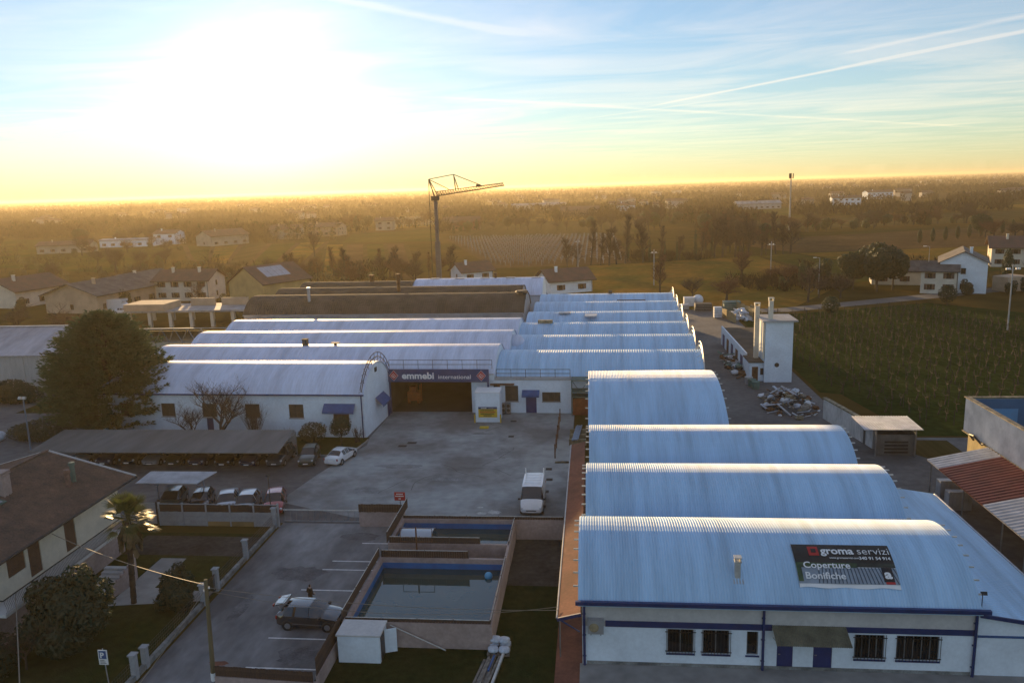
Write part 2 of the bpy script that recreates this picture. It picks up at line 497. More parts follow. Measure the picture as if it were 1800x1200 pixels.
def crack(pts, m='iron'):
    b = MB()
    for (x0, y0), (x1, y1) in zip(pts, pts[1:]):
        L_ = math.hypot(x1 - x0, y1 - y0)
        nx, ny = -(y1 - y0) / L_ * .022, (x1 - x0) / L_ * .022
        b.add([(x0 - nx, y0 - ny, .0175), (x1 - nx, y1 - ny, .0175), (x1 + nx, y1 + ny, .0175), (x0 + nx, y0 + ny, .0175)], [(0, 1, 2, 3)])
    struct(b.build('crack', m))
for k in range(7):
    x, y, a = rnd.uniform(-22, -6), rnd.uniform(64, 88), rnd.uniform(0, 3.14)
    pts = [(x, y)]
    for i in range(9):
        a += rnd.uniform(-.5, .5)
        x += math.cos(a) * .7
        y += math.sin(a) * .7
        pts.append((x, y))
    crack(pts)
for k in range(4):
    crack([(-24.6, 66 + k * 7.0), (-2.6, 65.4 + k * 7.0)], 'patch_dark')

def marking(x0, x1, y):
    b = MB()
    b.box(x0, x1, y - 0.06, y + 0.06, 0.010, 0.014)
    return struct(b.build('parking_line', 'paint_white'))
for x0, x1, y in ((-18.2, -16.0, 56.6), (-19.6, -16.1, 53.55), (-19.9, -16.1, 52.2), (-20.4, -16.1, 49.2), (-20.3, -16.1, 43.2), (-20.4, -16.1, 40.1)):
    marking(x0, x1, y)
for x, y, w in ((-19.8, 81.3, 1.0), (-9.5, 89.4, 0.7), (-6.4, 68.5, 0.5), (-4.5, 73.4, 0.6), (-4.3, 70.6, 0.6), (-4.5, 67.6, 0.6), (-4.6, 64.2, 0.7), (-20.6, 80.2, 0.9), (-9.2, 83.6, 0.6)):
    b = MB()
    b.box(x - w / 2, x + w / 2, y - 0.3, y + 0.3, 0.013, 0.030)
    for k in range(4):
        b.box(x - w / 2 + 0.05, x + w / 2 - 0.05, y - 0.24 + k * 0.14, y - 0.17 + k * 0.14, 0.030, 0.040)
    o = b.build('drain_grate', 'iron')
    struct(o)

# ---- the evening air
hm = bpy.data.materials.new('haze')
hm.use_nodes = True
N, L = hm.node_tree.nodes, hm.node_tree.links
N.remove(N['Principled BSDF'])
pv_ = N.new('ShaderNodeVolumePrincipled')
pv_.inputs['Color'].default_value = (0.92, 0.78, 0.52, 1)
pv_.inputs['Density'].default_value = 0.00015
pv_.inputs['Anisotropy'].default_value = 0.50
L.new(pv_.outputs[0], N['Material Output'].inputs['Volume'])
MAT['haze'] = hm
hb = MB()
hb.box(-27000, 27000, -500, 25000, -1.0, 36.0)
ho = hb.build('haze', 'haze')
ho['kind'] = 'stuff'

# ================================================================== buildings
def arch_pts(y0, y1, ze, zr, n=18, ext=0.0):
    a, h = (y1 - y0) / 2, zr - ze
    r = (a * a + h * h) / (2 * h)
    p0 = math.asin(a / r) + ext / r
    yc, zc_ = (y0 + y1) / 2, zr - r
    return [(yc + r * math.sin(-p0 + 2 * p0 * i / n), zc_ + r * math.cos(-p0 + 2 * p0 * i / n), math.sin(-p0 + 2 * p0 * i / n), math.cos(-p0 + 2 * p0 * i / n)) for i in range(n + 1)]

def barrel_roof(mb, x0, x1, y0, y1, ze, zr, pitch=0.25, amp=0.03, n=18, ext=0.3, thick=0.05):
    """corrugated sheet arch; the ribs run over the arch"""
    A = arch_pts(y0, y1, ze, zr, n, ext)
    k = max(2, int((x1 - x0) / pitch))
    xs = []
    for i in range(k):
        b = x0 + (x1 - x0) * i / k
        d = (x1 - x0) / k
        xs += [(b, 0), (b + d * 0.30, 0), (b + d * 0.42, amp), (b + d * 0.88, amp)]
    xs.append((x1, 0))
    P, F = [], []
    for x, o in xs:
        for y, z, sy, cz in A:
            P.append((x, y + sy * o, z + cz * o))
    m = len(A)
    for i in range(len(xs) - 1):
        for j in range(m - 1):
            F.append((i * m + j, (i + 1) * m + j, (i + 1) * m + j + 1, i * m + j + 1))
    mb.add(P, F)
    # underside and rims close the sheet
    U = [(x, y - sy * thick, z - cz * thick) for x in (x0, x1) for y, z, sy, cz in A]
    F2 = [(j, j + 1, m + j + 1, m + j) for j in range(m - 1)]
    mb.add(U, F2)
    for xi, s in ((x0, 1), (x1, -1)):
        rim = [(xi, y, z) for y, z, _, _ in A] + [(xi, y - sy * thick, z - cz * thick) for y, z, sy, cz in A]
        mb.add(rim, [((j, j + 1, m + j + 1, m + j) if s > 0 else (j + 1, j, m + j, m + j + 1)) for j in range(m - 1)])
    for j in (0, m - 1):
        y, z, sy, cz = A[j]
        mb.box(x0, x1, min(y, y - sy * thick), max(y, y - sy * thick) + 0.01, z - thick, z + 0.01)
    return mb

def gable(mb, x, y0, y1, ze, zr, t=0.18, z0=0.0, n=14):
    A = [(y, z - 0.07) for y, z, _, _ in arch_pts(y0 + 0.02, y1 - 0.02, ze, zr, n)]
    mb.xprism([(y0 + 0.02, z0), (y1 - 0.02, z0)] + A[::-1], x - t / 2, x + t / 2)

def pwall(mb, o, u, n, L, H, ops, d=0.14, m=0):
    """outer face of a wall with real openings: o lower corner, u along, n outward; ops (a0, a1, z0, z1)"""
    o, u, n = Vector(o), Vector(u), Vector(n)
    A = sorted({0.0, L, *[q for p in ops for q in p[:2]]})
    Zs = sorted({0.0, H, *[q for p in ops for q in p[2:4]]})
    def pt(a, z, k=0.0):
        return o + u * a + Vector((0, 0, z)) - n * k
    flip = u.cross(Vector((0, 0, 1))).dot(n) < 0
    def q(a, b, c, e):
        mb.quad(*((a, e, c, b) if flip else (a, b, c, e)), m=m)
    for a0, a1 in zip(A, A[1:]):
        for z0, z1 in zip(Zs, Zs[1:]):
            ca, cz = (a0 + a1) / 2, (z0 + z1) / 2
            if not any(p[0] < ca < p[1] and p[2] < cz < p[3] for p in ops):
                q(pt(a0, z0), pt(a1, z0), pt(a1, z1), pt(a0, z1))
    for a0, a1, z0, z1 in [p[:4] for p in ops]:
        q(pt(a0, z0), pt(a0, z0, d), pt(a0, z1, d), pt(a0, z1)) if False else None
        for (p, r) in (((a0, z0), (a1, z0)), ((a1, z0), (a1, z1)), ((a1, z1), (a0, z1)), ((a0, z1), (a0, z0))):
            mb.quad(pt(*p), pt(*p, d), pt(*r, d), pt(*r), m=m)

def bx_on(mb, o, u, n, a0, a1, z0, z1, k0, k1, m=0):
    """box on a wall: along a0..a1, height z0..z1, from k0 to k1 in front of the wall"""
    o, u, n = Vector(o), Vector(u), Vector(n)
    P = [o + u * a + Vector((0, 0, z)) + n * k for z in (z0, z1) for (a, k) in ((a0, k0), (a1, k0), (a1, k1), (a0, k1))]
    F = [(0, 3, 2, 1), (4, 5, 6, 7), (0, 1, 5, 4), (1, 2, 6, 5), (2, 3, 7, 6), (3, 0, 4, 7)]
    if u.cross(n).z < 0:
        F = [f[::-1] for f in F]
    mb.add(P, F, m)

def window(par, o, u, n, a0, a1, z0, z1, d=0.14, frame='metal_grey', glass='dark_glass', mull=1, sill=True, grille=None, local=True, sillmat='concrete'):
    w = MB()
    bx_on(w, o, u, n, a0, a1, z0, z1, -d - 0.02, -d)
    wo = w.build('window', glass, par, local=local)
    f = MB()
    t = 0.055
    for q in ((a0, a0 + t, z0, z1), (a1 - t, a1, z0, z1), (a0 + t, a1 - t, z0, z0 + t), (a0 + t, a1 - t, z1 - t, z1)):
        bx_on(f, o, u, n, *q, -d + 0.002, -d + 0.05)
    for k in range(mull):
        c = a0 + (a1 - a0) * (k + 1) / (mull + 1)
        bx_on(f, o, u, n, c - t / 2, c + t / 2, z0 + t, z1 - t, -d + 0.002, -d + 0.045)
    f.build('frame', frame, wo, local=True)
    if sill:
        s = MB()
        bx_on(s, o, u, n, a0 - 0.06, a1 + 0.06, z0 - 0.07, z0, 0.002, 0.08)
        s.build('sill', sillmat, wo, local=True)
    if grille:
        gm = MB()
        k = max(3, int((a1 - a0) / 0.16))
        for i in range(k + 1):
            c = a0 - 0.05 + (a1 - a0 + 0.1) * i / k
            bx_on(gm, o, u, n, c - 0.012, c + 0.012, z0 - 0.05, z1 + 0.05, 0.08, 0.105)
        for z in (z0 + 0.15, z1 - 0.15):
            bx_on(gm, o, u, n, a0 - 0.12, a1 + 0.12, z - 0.015, z + 0.015, 0.03, 0.078)
        gm.build('grille', grille, wo, local=True)
    return wo

UX, NY = (1, 0, 0), (0, -1, 0)       # a wall facing -Y (the camera's side)

# ---- the front hall with the office facade, and the two halls behind it
mat('plinth', (0.22, 0.23, 0.22), 0.9, 0, 0.25, 1.2, fine=0.4)
mat('grp_sheet', (0.17, 0.165, 0.11), 0.6, 0, 0.2, 1.0, fine=0.3)
mat('wall_panel', (0.55, 0.54, 0.52), 0.85, 0, 0.06, 0.6, fine=0.15)
mat('black_metal', (0.02, 0.02, 0.022), 0.5, 0.2, 0.1, 2.0)
mat('brick_dull', (0.22, 0.13, 0.10), 0.9, 0, 0.2, 3.0, fine=0.3)
EZ, RZ = 4.15, 6.45
X0, X1 = -0.85, 20.3
FH = thing('barrel_hall', 'white hall with blue trim, barred windows and a banner on its arched roof', 'warehouse', (9.7, 46.1, 0))
ops = [(3.92, 5.38, 0.92, 2.40), (5.88, 7.34, 0.92, 2.40), (8.28, 8.91, 0.92, 2.37), (14.09, 15.64, 0.88, 2.36), (16.3, 18.5, 0.88, 2.36),
       (9.93, 10.80, 0.10, 2.05), (11.89, 12.90, 0.10, 2.05)]
ops = [(a - X0, b - X0, c, d) for a, b, c, d in ops]
wl_ = MB()
pwall(wl_, (X0, 41.4, 0), UX, NY, X1 - X0, 2.47, ops, m=0)
pwall(wl_, (X0, 41.4, 2.47), UX, NY, X1 - X0, EZ - 2.47 - 0.02, [], m=1)
gable(wl_, X1 - 0.15, 41.5, 50.95, EZ, RZ)
gable(wl_, X0 + 0.15, 41.5, 50.95, EZ, RZ)
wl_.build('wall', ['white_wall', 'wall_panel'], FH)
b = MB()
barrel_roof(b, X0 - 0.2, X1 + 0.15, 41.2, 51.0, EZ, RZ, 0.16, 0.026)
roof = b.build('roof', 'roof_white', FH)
b = MB()
b.box(X0 - 0.35, X1 + 0.5, 40.86, 41.06, EZ - 0.16, EZ + 0.06)
b.build('gutter', 'blue_trim', FH)
b = MB()
b.box(0.46, 9.62, 41.35, 41.396, 2.47, 2.83)
b.box(13.5, X1 - 0.02, 41.35, 41.396, 2.47, 2.80)
b.build('fascia_band', 'blue_trim', FH)
for x in (X0 + 0.12, 9.15, X1 - 0.04):
    b = MB()
    b.tube((x, 41.27, 0.1), (x, 41.27, EZ - 0.1), 0.075, n=8)
    b.tube((x, 41.27, EZ - 0.12), (x, 40.98, EZ - 0.05), 0.06, n=6)
    for z in (0.6, 1.9, 3.2):
        b.box(x - 0.1, x + 0.1, 41.3, 41.4, z, z + 0.05)
    b.build('downpipe', 'blue_trim', FH)
b = MB()
b.box(X0 + 0.25, X1 - 0.1, 41.385, 41.398, 0.10, 0.30)
b.build('plinth', 'plinth', FH)
ow = Vector((X0, 41.4, 0))
for i, (a0, a1, z0, z1) in enumerate(ops[:5]):
    M_ = wmat(FH).inverted()
    window(FH, M_ @ ow, UX, NY, a0, a1, z0, z1, mull=(1, 1, 0, 3, 4)[i], grille=None if i == 2 else 'black_metal', sillmat='blue_trim')
for a0, a1, z0, z1 in ops[5:]:
    b = MB()
    bx_on(b, ow, UX, NY, a0, a1, z0, z1, -0.12, -0.06)
    d_ = b.build('door', 'blue_door', FH)
    b = MB()
    bx_on(b, ow, UX, NY, a0 + 0.08, a0 + 0.2, 1.0, 1.04, -0.06, 0.0)
    b.build('handle', 'metal_grey', d_)
    b = MB()
    for k in range(6):
        c = a0 + 0.12 + (a1 - a0 - 0.24) * k / 5
        bx_on(b, ow, UX, NY, c - 0.03, c + 0.03, 1.55, 1.95, -0.06, -0.045)
    b.build('vent_slats', 'black_metal', d_)
b = MB()
k = 42
for i in range(k):
    x0 = 9.6 + (13.55 - 9.6) * i / k
    x1 = 9.6 + (13.55 - 9.6) * (i + 1) / k
    xm = (x0 + x1) / 2
    for (p, q, s) in ((x0, xm, 0.035), (xm, x1, -0.035)):
        za, zb = (0.0, s) if s > 0 else (-s, 0.0)
        b.quad((p, 40.05, 2.34 + (0 if s > 0 else 0.035)), (q, 40.05, 2.34 + (0.035 if s > 0 else 0)), (q, 41.36, 2.80 + (0.035 if s > 0 else 0)), (p, 41.36, 2.80 + (0 if s > 0 else 0.035)))
aw = b.build('awning', 'grp_sheet', FH)
for x in (9.7, 11.5, 13.4):
    b = MB()
    b.tube((x, 40.1, 2.32), (x, 41.38, 2.74), 0.025)
    b.tube((x, 40.3, 2.38), (x, 41.38, 2.05), 0.02)
    b.build('bracket', 'metal_grey', aw)
b = MB()
b.obox((11.15, 41.34, 2.0), (0.12, 0.1, 0.26))
b.build('wall_lamp', 'white_wall', FH)
# chimney on the roof
b = MB()
b.obox((7.85, 42.35, 5.55), (0.30, 0.30, 1.0))
b.obox((7.85, 42.35, 6.10), (0.40, 0.40, 0.07))
for sx in (-0.14, 0.14):
    b.obox((7.85 + sx, 42.35, 6.22), (0.06, 0.34, 0.18))
b.obox((7.85, 42.35, 6.34), (0.42, 0.42, 0.06))
ch = b.build('chimney', 'hook', roof)
b = MB()
b.obox((7.85, 42.25, 5.10), (0.62, 0.7, 0.06), rx=R(33))
b.build('flashing', 'galv', ch)

def plain_hall(name, label, x0, x1, y0, y1, ze, zr, roofm, wallm, pitch, amp, rz=0.0, group=None, z0=0.0, gut='galv'):
    """an arched hall; x, y are coordinates before turning by rz"""
    xc, yc = (x0 + x1) / 2, (y0 + y1) / 2
    loc = rc(xc, yc) if rz else (xc, yc)
    t = thing(name, label, 'warehouse', (loc[0], loc[1], 0), rz, group)
    a0, a1, b0, b1 = x0 - xc, x1 - xc, y0 - yc, y1 - yc
    b = MB()
    barrel_roof(b, a0 - 0.1, a1 + 0.1, b0, b1, ze, zr, pitch, amp, ext=0.12)
    r_ = b.build('roof', roofm, t, local=True)
    b = MB()
    for x in (a0 + 0.12, a1 - 0.12):
        gable(b, x, b0 + 0.1, b1 - 0.1, ze, zr, z0=z0)
    b.box(a0 + 0.22, a1 - 0.22, b0 + 0.12, b0 + 0.3, z0, ze - 0.06)
    b.box(a0 + 0.22, a1 - 0.22, b1 - 0.3, b1 - 0.12, z0, ze - 0.06)
    b.build('wall', wallm, t, local=True)
    b = MB()
    b.box(a0, a1, b0 - 0.24, b0 - 0.12, ze - 0.17, ze - 0.05)
    b.build('gutter', gut, t, local=True)
    return t, r_

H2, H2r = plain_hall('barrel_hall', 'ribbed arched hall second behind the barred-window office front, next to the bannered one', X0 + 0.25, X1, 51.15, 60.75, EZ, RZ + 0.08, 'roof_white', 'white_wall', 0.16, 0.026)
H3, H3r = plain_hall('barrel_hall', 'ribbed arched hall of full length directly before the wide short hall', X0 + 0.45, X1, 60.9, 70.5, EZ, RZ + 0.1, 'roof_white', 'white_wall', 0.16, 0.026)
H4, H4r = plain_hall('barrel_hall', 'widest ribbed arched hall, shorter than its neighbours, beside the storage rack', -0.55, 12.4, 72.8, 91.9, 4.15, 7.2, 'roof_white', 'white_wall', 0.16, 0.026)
# sheet hooks along the roof edges
for t, rf, y0, y1, zr, xl, xr in ((FH, roof, 41.2, 51.0, RZ, X0 - 0.2, X1 + 0.15), (H2, H2r, 51.15, 60.75, RZ + 0.08, X0 + 0.15, X1 + 0.1), (H3, H3r, 60.9, 70.5, RZ + 0.1, X0 + 0.35, X1 + 0.1), (H4, H4r, 72.8, 91.9, 7.2, -0.65, 12.5)):
    for xe, s in ((xl, -1), (xr, 1)):
        A = arch_pts(y0, y1, EZ, zr, 14)
        for y, z, sy, cz in A[1:9]:
            b = MB()
            b.box(min(xe, xe + s * 0.28), max(xe, xe + s * 0.28), y - 0.035, y + 0.035, z - 0.06, z + 0.02)
            b.build('edge_hook', 'hook', rf)

# ---- red lean-to along the west side of the halls
b = MB()
SC = thing('side_canopy', 'long narrow red-brown canopy with blue front edge along the ribbed halls', 'canopy', (-1.5, 57, 0))
b.add([(-2.25, 41.9, 2.62), (-0.95, 41.9, 2.95), (-0.95, 73, 2.95), (-2.25, 73, 2.62), (-2.25, 41.9, 2.56), (-0.95, 41.9, 2.89), (-0.95, 73, 2.89), (-2.25, 73, 2.56)],
      [(0, 1, 2, 3), (7, 6, 5, 4), (0, 4, 5, 1), (1, 5, 6, 2), (2, 6, 7, 3), (3, 7, 4, 0)])
b.build('roof', 'terracotta_floor', SC)
b = MB()
b.obox((-1.6, 41.83, 2.72), (1.42, 0.1, 0.2), ry=-R(14.2))
b.build('fascia', 'blue_trim', SC)
b = MB()
b.tube((-2.3, 41.9, 2.60), (-2.3, 73, 2.60), 0.055, n=6)
b.build('gutter', 'galv', SC)
b = MB()
b.tube((-2.1, 41.95, 2.45), (-1.0, 41.95, 1.75), 0.05, n=6)
b.build('brace', 'blue_trim', SC)
for y in (42.1, 48, 54, 60, 66, 72.5):
    b = MB()
    b.tube((-2.15, y, 0), (-2.15, y, 2.55), 0.04, n=6)
    b.build('post', 'metal_grey', SC)
sheet('side_path', rect(-2.4, -0.85, 39.0, 73), 0.024, 'terracotta_floor')

# ---- lean-to on the east side
LT = thing('lean_to_shed', 'low white lean-to with blue edges and finely ribbed roof beside the bannered hall', 'shed', (22.9, 51.2, 0))
def ribbed_slope(mb, c, k, amp=0.03, flip=False):
    """ribbed sheet between corners c = (a, b, c, d); ribs run from a-b to d-c"""
    a, b_, c_, d = [Vector(q) for q in c]
    nrm = (b_ - a).cross(d - a).normalized()
    if nrm.z < 0:
        nrm = -nrm
    P, F = [], []
    st = []
    for i in range(k):
        st += [(i / k, 0), ((i + 0.4) / k, 0), ((i + 0.5) / k, amp), ((i + 0.9) / k, amp)]
    st.append((1.0, 0))
    for t, o in st:
        P += [a.lerp(b_, t) + nrm * o, d.lerp(c_, t) + nrm * o]
    for i in range(len(st) - 1):
        F.append((2 * i, 2 * i + 2, 2 * i + 3, 2 * i + 1))
    mb.add(P, F)
    Q = [q - nrm * 0.06 for q in (a, b_, c_, d)]
    mb.add([a, b_, c_, d] + Q, [(4, 5, 6, 7), (0, 1, 5, 4), (1, 2, 6, 5), (2, 3, 7, 6), (3, 0, 4, 7)])
b = MB()
ribbed_slope(b, ((20.55, 41.3, 3.75), (20.55, 60.5, 3.75), (25.7, 60.5, 2.95), (25.7, 41.3, 2.95)), 80, 0.03)
b.build('roof', 'roof_white', LT)
b = MB()
b.box(20.45, 25.6, 41.45, 41.6, 0, 2.3)
b.yprism([(20.45, 2.3), (25.6, 2.3), (25.6, 2.84), (20.45, 3.62)], 41.45, 41.6)
b.box(25.45, 25.6, 41.6, 60.4, 0, 2.84)
b.box(20.5, 25.45, 60.25, 60.4, 0, 2.84)
b.build('wall', 'white_wall', LT)
b = MB()
b.obox((23.1, 41.25, 3.32), (5.4, 0.1, 0.2), ry=R(8.8))
b.build('fascia', 'blue_trim', LT)
b = MB()
b.box(20.45, 25.6, 41.40, 41.446, 2.36, 2.48)
b.build('fascia_band', 'blue_awning', LT)
b = MB()
b.tube((25.82, 41.2, 2.90), (25.82, 60.5, 2.90), 0.09, n=7)
b.build('gutter', 'galv', LT)
b = MB()
b.tube((20.75, 41.9, 3.6), (20.75, 41.9, 4.75), 0.025)
b.obox((20.75, 41.78, 4.75), (0.3, 0.12, 0.2), rx=R(-25))
fl = b.build('floodlight', 'black_metal')
tag(fl, 'small floodlight on a thin post at the bannered roof corner', 'floodlight')

# ---- rear factory, turned a little
RZT = R(-1.9)
def rc(x, y):
    dx_, dy_ = x + 12.0, y - 93.0
    c, s = math.cos(RZT), math.sin(RZT)
    return (-12.0 + c * dx_ - s * dy_, 93.0 + s * dx_ + c * dy_)

def rc3(x, y, z):
    p = rc(x, y)
    return (p[0], p[1], z)

# hall behind the car park
L1 = thing('barrel_hall', 'white hall with brown windows and blue awnings behind the bare trees by the carport', 'warehouse', rc3(-41.0, 87.4, 0), RZT)
def l1(x, y, z):
    return (x + 41.0, y - 87.4, z)
b = MB()
lops = [(-49.1, -47.4, 2.32, 3.88), (-44.1, -42.35, 2.28, 3.87), (-38.97, -37.2, 2.27, 3.86), (-33.76, -32.05, 2.27, 3.85), (-28.63, -26.8, 1.2, 2.85), (-43.7, -42.9, 0.0, 2.2), (-54.2, -52.5, 2.32, 3.88)]
lo2 = [(a + 57, b_ + 57, c, d) for a, b_, c, d in lops]
pwall(b, l1(-57, 82.42, 0), UX, NY, 32.0, 5.02, lo2)
gable(b, -25.12 + 41, 82.5 - 87.4, 92.3 - 87.4, 5.1, 7.6)
gable(b, -56.9 + 41, 82.5 - 87.4, 92.3 - 87.4, 5.1, 7.6)
b.build('wall', 'white_wall', L1, local=True)
b = MB()
barrel_roof(b, -57 + 41 - 0.1, -25 + 41 + 0.1, 82.3 - 87.4, 92.4 - 87.4, 5.1, 7.6, 0.32, 0.012, ext=0.12)
b.build('roof', 'roof_smooth', L1, local=True)
b = MB()
b.box(-57 + 41, -25 + 41.1, 82.06 - 87.4, 82.2 - 87.4, 4.93, 5.08)
b.build('gutter', 'blue_trim', L1, local=True)
for i, (a0, a1, z0, z1) in enumerate(lo2):
    if i == 5:
        b = MB()
        bx_on(b, l1(-57, 82.42, 0), UX, NY, a0, a1, z0, z1, -0.12, -0.07)
        b.build('door', 'blue_door', L1, local=True)
    else:
        window(L1, l1(-57, 82.42, 0), UX, NY, a0, a1, z0, z1, glass='window_brown', frame='window_brown', mull=1)
b = MB()
b.tube(l1(-25.25, 82.3, 0), l1(-25.25, 82.3, 5.0), 0.07, n=8)
b.build('downpipe', 'blue_trim', L1, local=True)
def awn(par, c, w, dep, drop, rz, m='blue_awning'):
    """roller awning: box against the wall and sloping cloth"""
    b = MB()
    Mx = Matrix.Translation(c) @ Matrix.Rotation(rz, 4, 'Z')
    P = [Mx @ Vector(q) for q in ((-w / 2, 0, 0), (w / 2, 0, 0), (w / 2, -dep, -drop), (-w / 2, -dep, -drop), (-w / 2, -dep, -drop - 0.18), (w / 2, -dep, -drop - 0.18),
                                  (-w / 2, 0, 0.03), (w / 2, 0, 0.03), (w / 2, -dep - 0.03, -drop + 0.03), (-w / 2, -dep - 0.03, -drop + 0.03), (-w / 2, -dep - 0.03, -drop - 0.18), (w / 2, -dep - 0.03, -drop - 0.18))]
    b.add(P, [(3, 2, 1, 0), (2, 3, 4, 5), (6, 7, 8, 9), (9, 8, 11, 10), (0, 1, 7, 6), (4, 10, 11, 5), (0, 6, 9, 3), (3, 9, 10, 4), (1, 2, 8, 7), (2, 5, 11, 8)])
    o = b.build('awning', m, par, local=True)
    b = MB()
    for sx in (-1, 1):
        b.tube(Mx @ Vector((sx * w * 0.46, 0, -0.35)), Mx @ Vector((sx * w * 0.46, -dep, -drop)), 0.02)
    b.build('arm', 'metal_grey', o, local=True)
    return o
awn(L1, l1(-27.8, 82.40, 3.95), 3.6, 0.75, 0.75, 0)
awn(L1, l1(-25.0, 88.2, 3.5), 3.2, 0.85, 0.9, R(90))
b = MB()
b.obox(l1(-25.0, 91.6, 1.05), (0.06, 0.95, 2.1))
b.build('door', 'blue_door', L1, local=True)
b = MB()
b.obox(l1(-25.01, 87.3, 6.75), (0.12, 0.7, 0.5))
b.build('louvre', 'iron', L1, local=True)

L2, L2r = plain_hall('barrel_hall', 'smooth arched hall above the blue entrance sign, with a square roof vent', -57, -12.0, 92.45, 102.35, 5.1, 7.6, 'roof_smooth', 'white_wall', 0.32, 0.012, RZT, z0=4.2)
L3, L3r = plain_hall('barrel_hall', 'smooth arched hall just behind the vented hall over the entrance', -57, -11.6, 102.4, 112.3, 5.1, 7.6, 'roof_smooth', 'white_wall', 0.32, 0.012, RZT, z0=4.2)
L4, L4r = plain_hall('barrel_hall', 'smooth arched hall bordering the dark brown roofs', -57, -11.8, 112.4, 122.5, 5.1, 7.6, 'roof_smooth', 'white_wall', 0.32, 0.012, RZT)
# walls that close the covered bay under the sign
b = MB()
for x0, x1, y0, y1 in ((-57, -25.2, 92.7, 92.9), (-14.9, -12.2, 92.9, 93.2)):
    P = [rc(x0, y0), rc(x1, y0), rc(x1, y1), rc(x0, y1)]
    b.prism(P, 0, 4.19)
b.build('wall', 'white_wall', L2)
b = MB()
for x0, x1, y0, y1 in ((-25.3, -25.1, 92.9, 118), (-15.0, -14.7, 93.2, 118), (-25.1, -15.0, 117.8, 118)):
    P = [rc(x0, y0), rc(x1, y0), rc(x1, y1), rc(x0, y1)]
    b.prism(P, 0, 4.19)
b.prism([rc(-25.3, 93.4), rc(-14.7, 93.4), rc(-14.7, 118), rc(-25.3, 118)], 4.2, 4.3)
b.build('bay_shade_lining', 'roof_dark', L2)  # dark colour on the lining stands in for the bay's inner shade
b = MB()
b.obox(l1(-37.4, 96.9, 0), (0, 0, 0)) if False else None
P = rc(-37.4, 97.3)
b.obox((P[0], P[1], 7.95), (0.62, 0.62, 0.9), RZT)
b.obox((P[0], P[1], 8.42), (0.74, 0.74, 0.06), RZT)
v = b.build('roof_vent', 'roof_dark', L2r)
b = MB()
P = rc(-33.4, 97.4)
b.obox((P[0], P[1], 7.72), (0.3, 0.3, 0.25), RZT)
b.obox((P[0], P[1], 7.90), (1.1, 0.5, 0.06), RZT)
b.build('roof_fan', 'iron', L2r)
mat('junk', (0.28, 0.23, 0.14), 0.8, 0, 0.3, 2.0)

RY = [(93.4, 103.8), (103.9, 114.2), (114.3, 124.5), (124.6, 135.0), (135.9, 146.3), (146.4, 156.7)]
RLAB = ['finely ribbed pale hall behind the flat white office with a blue door', 'pale ribbed hall second behind the flat-roofed office', 'pale ribbed hall with a brown box on its ridge', 'pale ribbed hall with two square hatches on its roof', 'pale ribbed hall between the hatch roof and the hall nearest the field', 'last pale ribbed hall, beside the brown grass field']
RH = []
for i, (y0, y1) in enumerate(RY):
    RH.append(plain_hall('barrel_hall', RLAB[i], -11.9, 12.9, y0, y1, 4.15, 6.5, 'roof_white', 'white_wall', 0.30, 0.03, RZT))
def on_roof(i, x, y, z, d, name, m):
    b = MB()
    P = rc(x, y)
    b.obox((P[0], P[1], z), d, RZT)
    b.build(name, m, RH[i][1])
on_roof(2, -8.2, 119.2, 6.75, (2.2, 0.7, 0.45), 'roof_box', 'junk')
on_roof(3, -5.9, 128.6, 6.62, (1.9, 1.5, 0.16), 'roof_hatch', 'galv')
on_roof(3, -1.6, 127.0, 6.38, (1.9, 2.4, 0.16), 'roof_hatch', 'galv')
on_roof(5, 1.2, 151.5, 6.85, (0.7, 0.6, 0.6), 'roof_vent', 'roof_dark')
on_roof(4, 5.0, 142.4, 6.55, (5.0, 0.12, 0.16), 'roof_beam', 'iron')
# domed end between the two rows of halls
b = MB()
P = rc(-11.2, 107.0)
b.sphere((P[0], P[1], 5.9), 1.3, 14, 8, sz=0.9)
b.build('roof_dome', 'roof_smooth', L3r, smooth=True)

D1, D1r = plain_hall('barrel_hall', 'long dark brown arched hall in front of the other dark roofs', -63.5, -13.2, 133.0, 144.0, 6.0, 8.7, 'roof_dark', 'grey_wall', 0.4, 0.02, RZT)
D2, D2r = plain_hall('barrel_hall', 'dark brown arched hall with a rusty chimney', -63.0, -15.0, 144.2, 153.6, 6.0, 8.7, 'roof_dark', 'grey_wall', 0.4, 0.02, RZT)
D3, D3r = plain_hall('barrel_hall', 'rearmost dark arched hall next to the yellow gable house', -62.0, -38.6, 153.8, 163.4, 6.0, 8.7, 'roof_dark', 'grey_wall', 0.4, 0.02, RZT)
D4, D4r = plain_hall('barrel_hall', 'small pale arched hall by the crane, behind the dark roofs', -38.4, -12.2, 155.0, 165.0, 6.0, 8.9, 'roof_smooth', 'white_wall', 0.32, 0.012, RZT)
mat('rust', (0.16, 0.07, 0.03), 0.85, 0.1, 0.3, 2.0)
for x, y, z0, h, r_, par, m in ((-52, 135.5, 7.4, 2.8, 0.35, D1r, 'galv'), (-38.6, 146.6, 7.6, 3.6, 0.42, D2r, 'rust'), (-47.6, 158.5, 8.6, 1.2, 0.5, D3r, 'rust'), (-13.9, 137, 7.6, 1.4, 0.9, D1r, 'iron'), (-22, 159.8, 8.85, 0.8, 0.3, D4r, 'rust')):
    P = rc(x, y)
    b = MB()
    b.tube((P[0], P[1], z0), (P[0], P[1], z0 + h), r_ * 0.8, r_ * 0.8, 10)
    b.tube((P[0], P[1], z0 + h), (P[0], P[1], z0 + h + 0.25), r_ * 1.3, r_ * 1.1, 10)
    b.build('chimney', m, par)
for k in range(5):
    P = rc(-34.5 + k * 5.2, 159.6)
    b = MB()
    b.obox((P[0], P[1], 8.95), (1.8, 1.0, 0.12), RZT)
    b.build('skylight', 'galv', D4r)
b = MB()
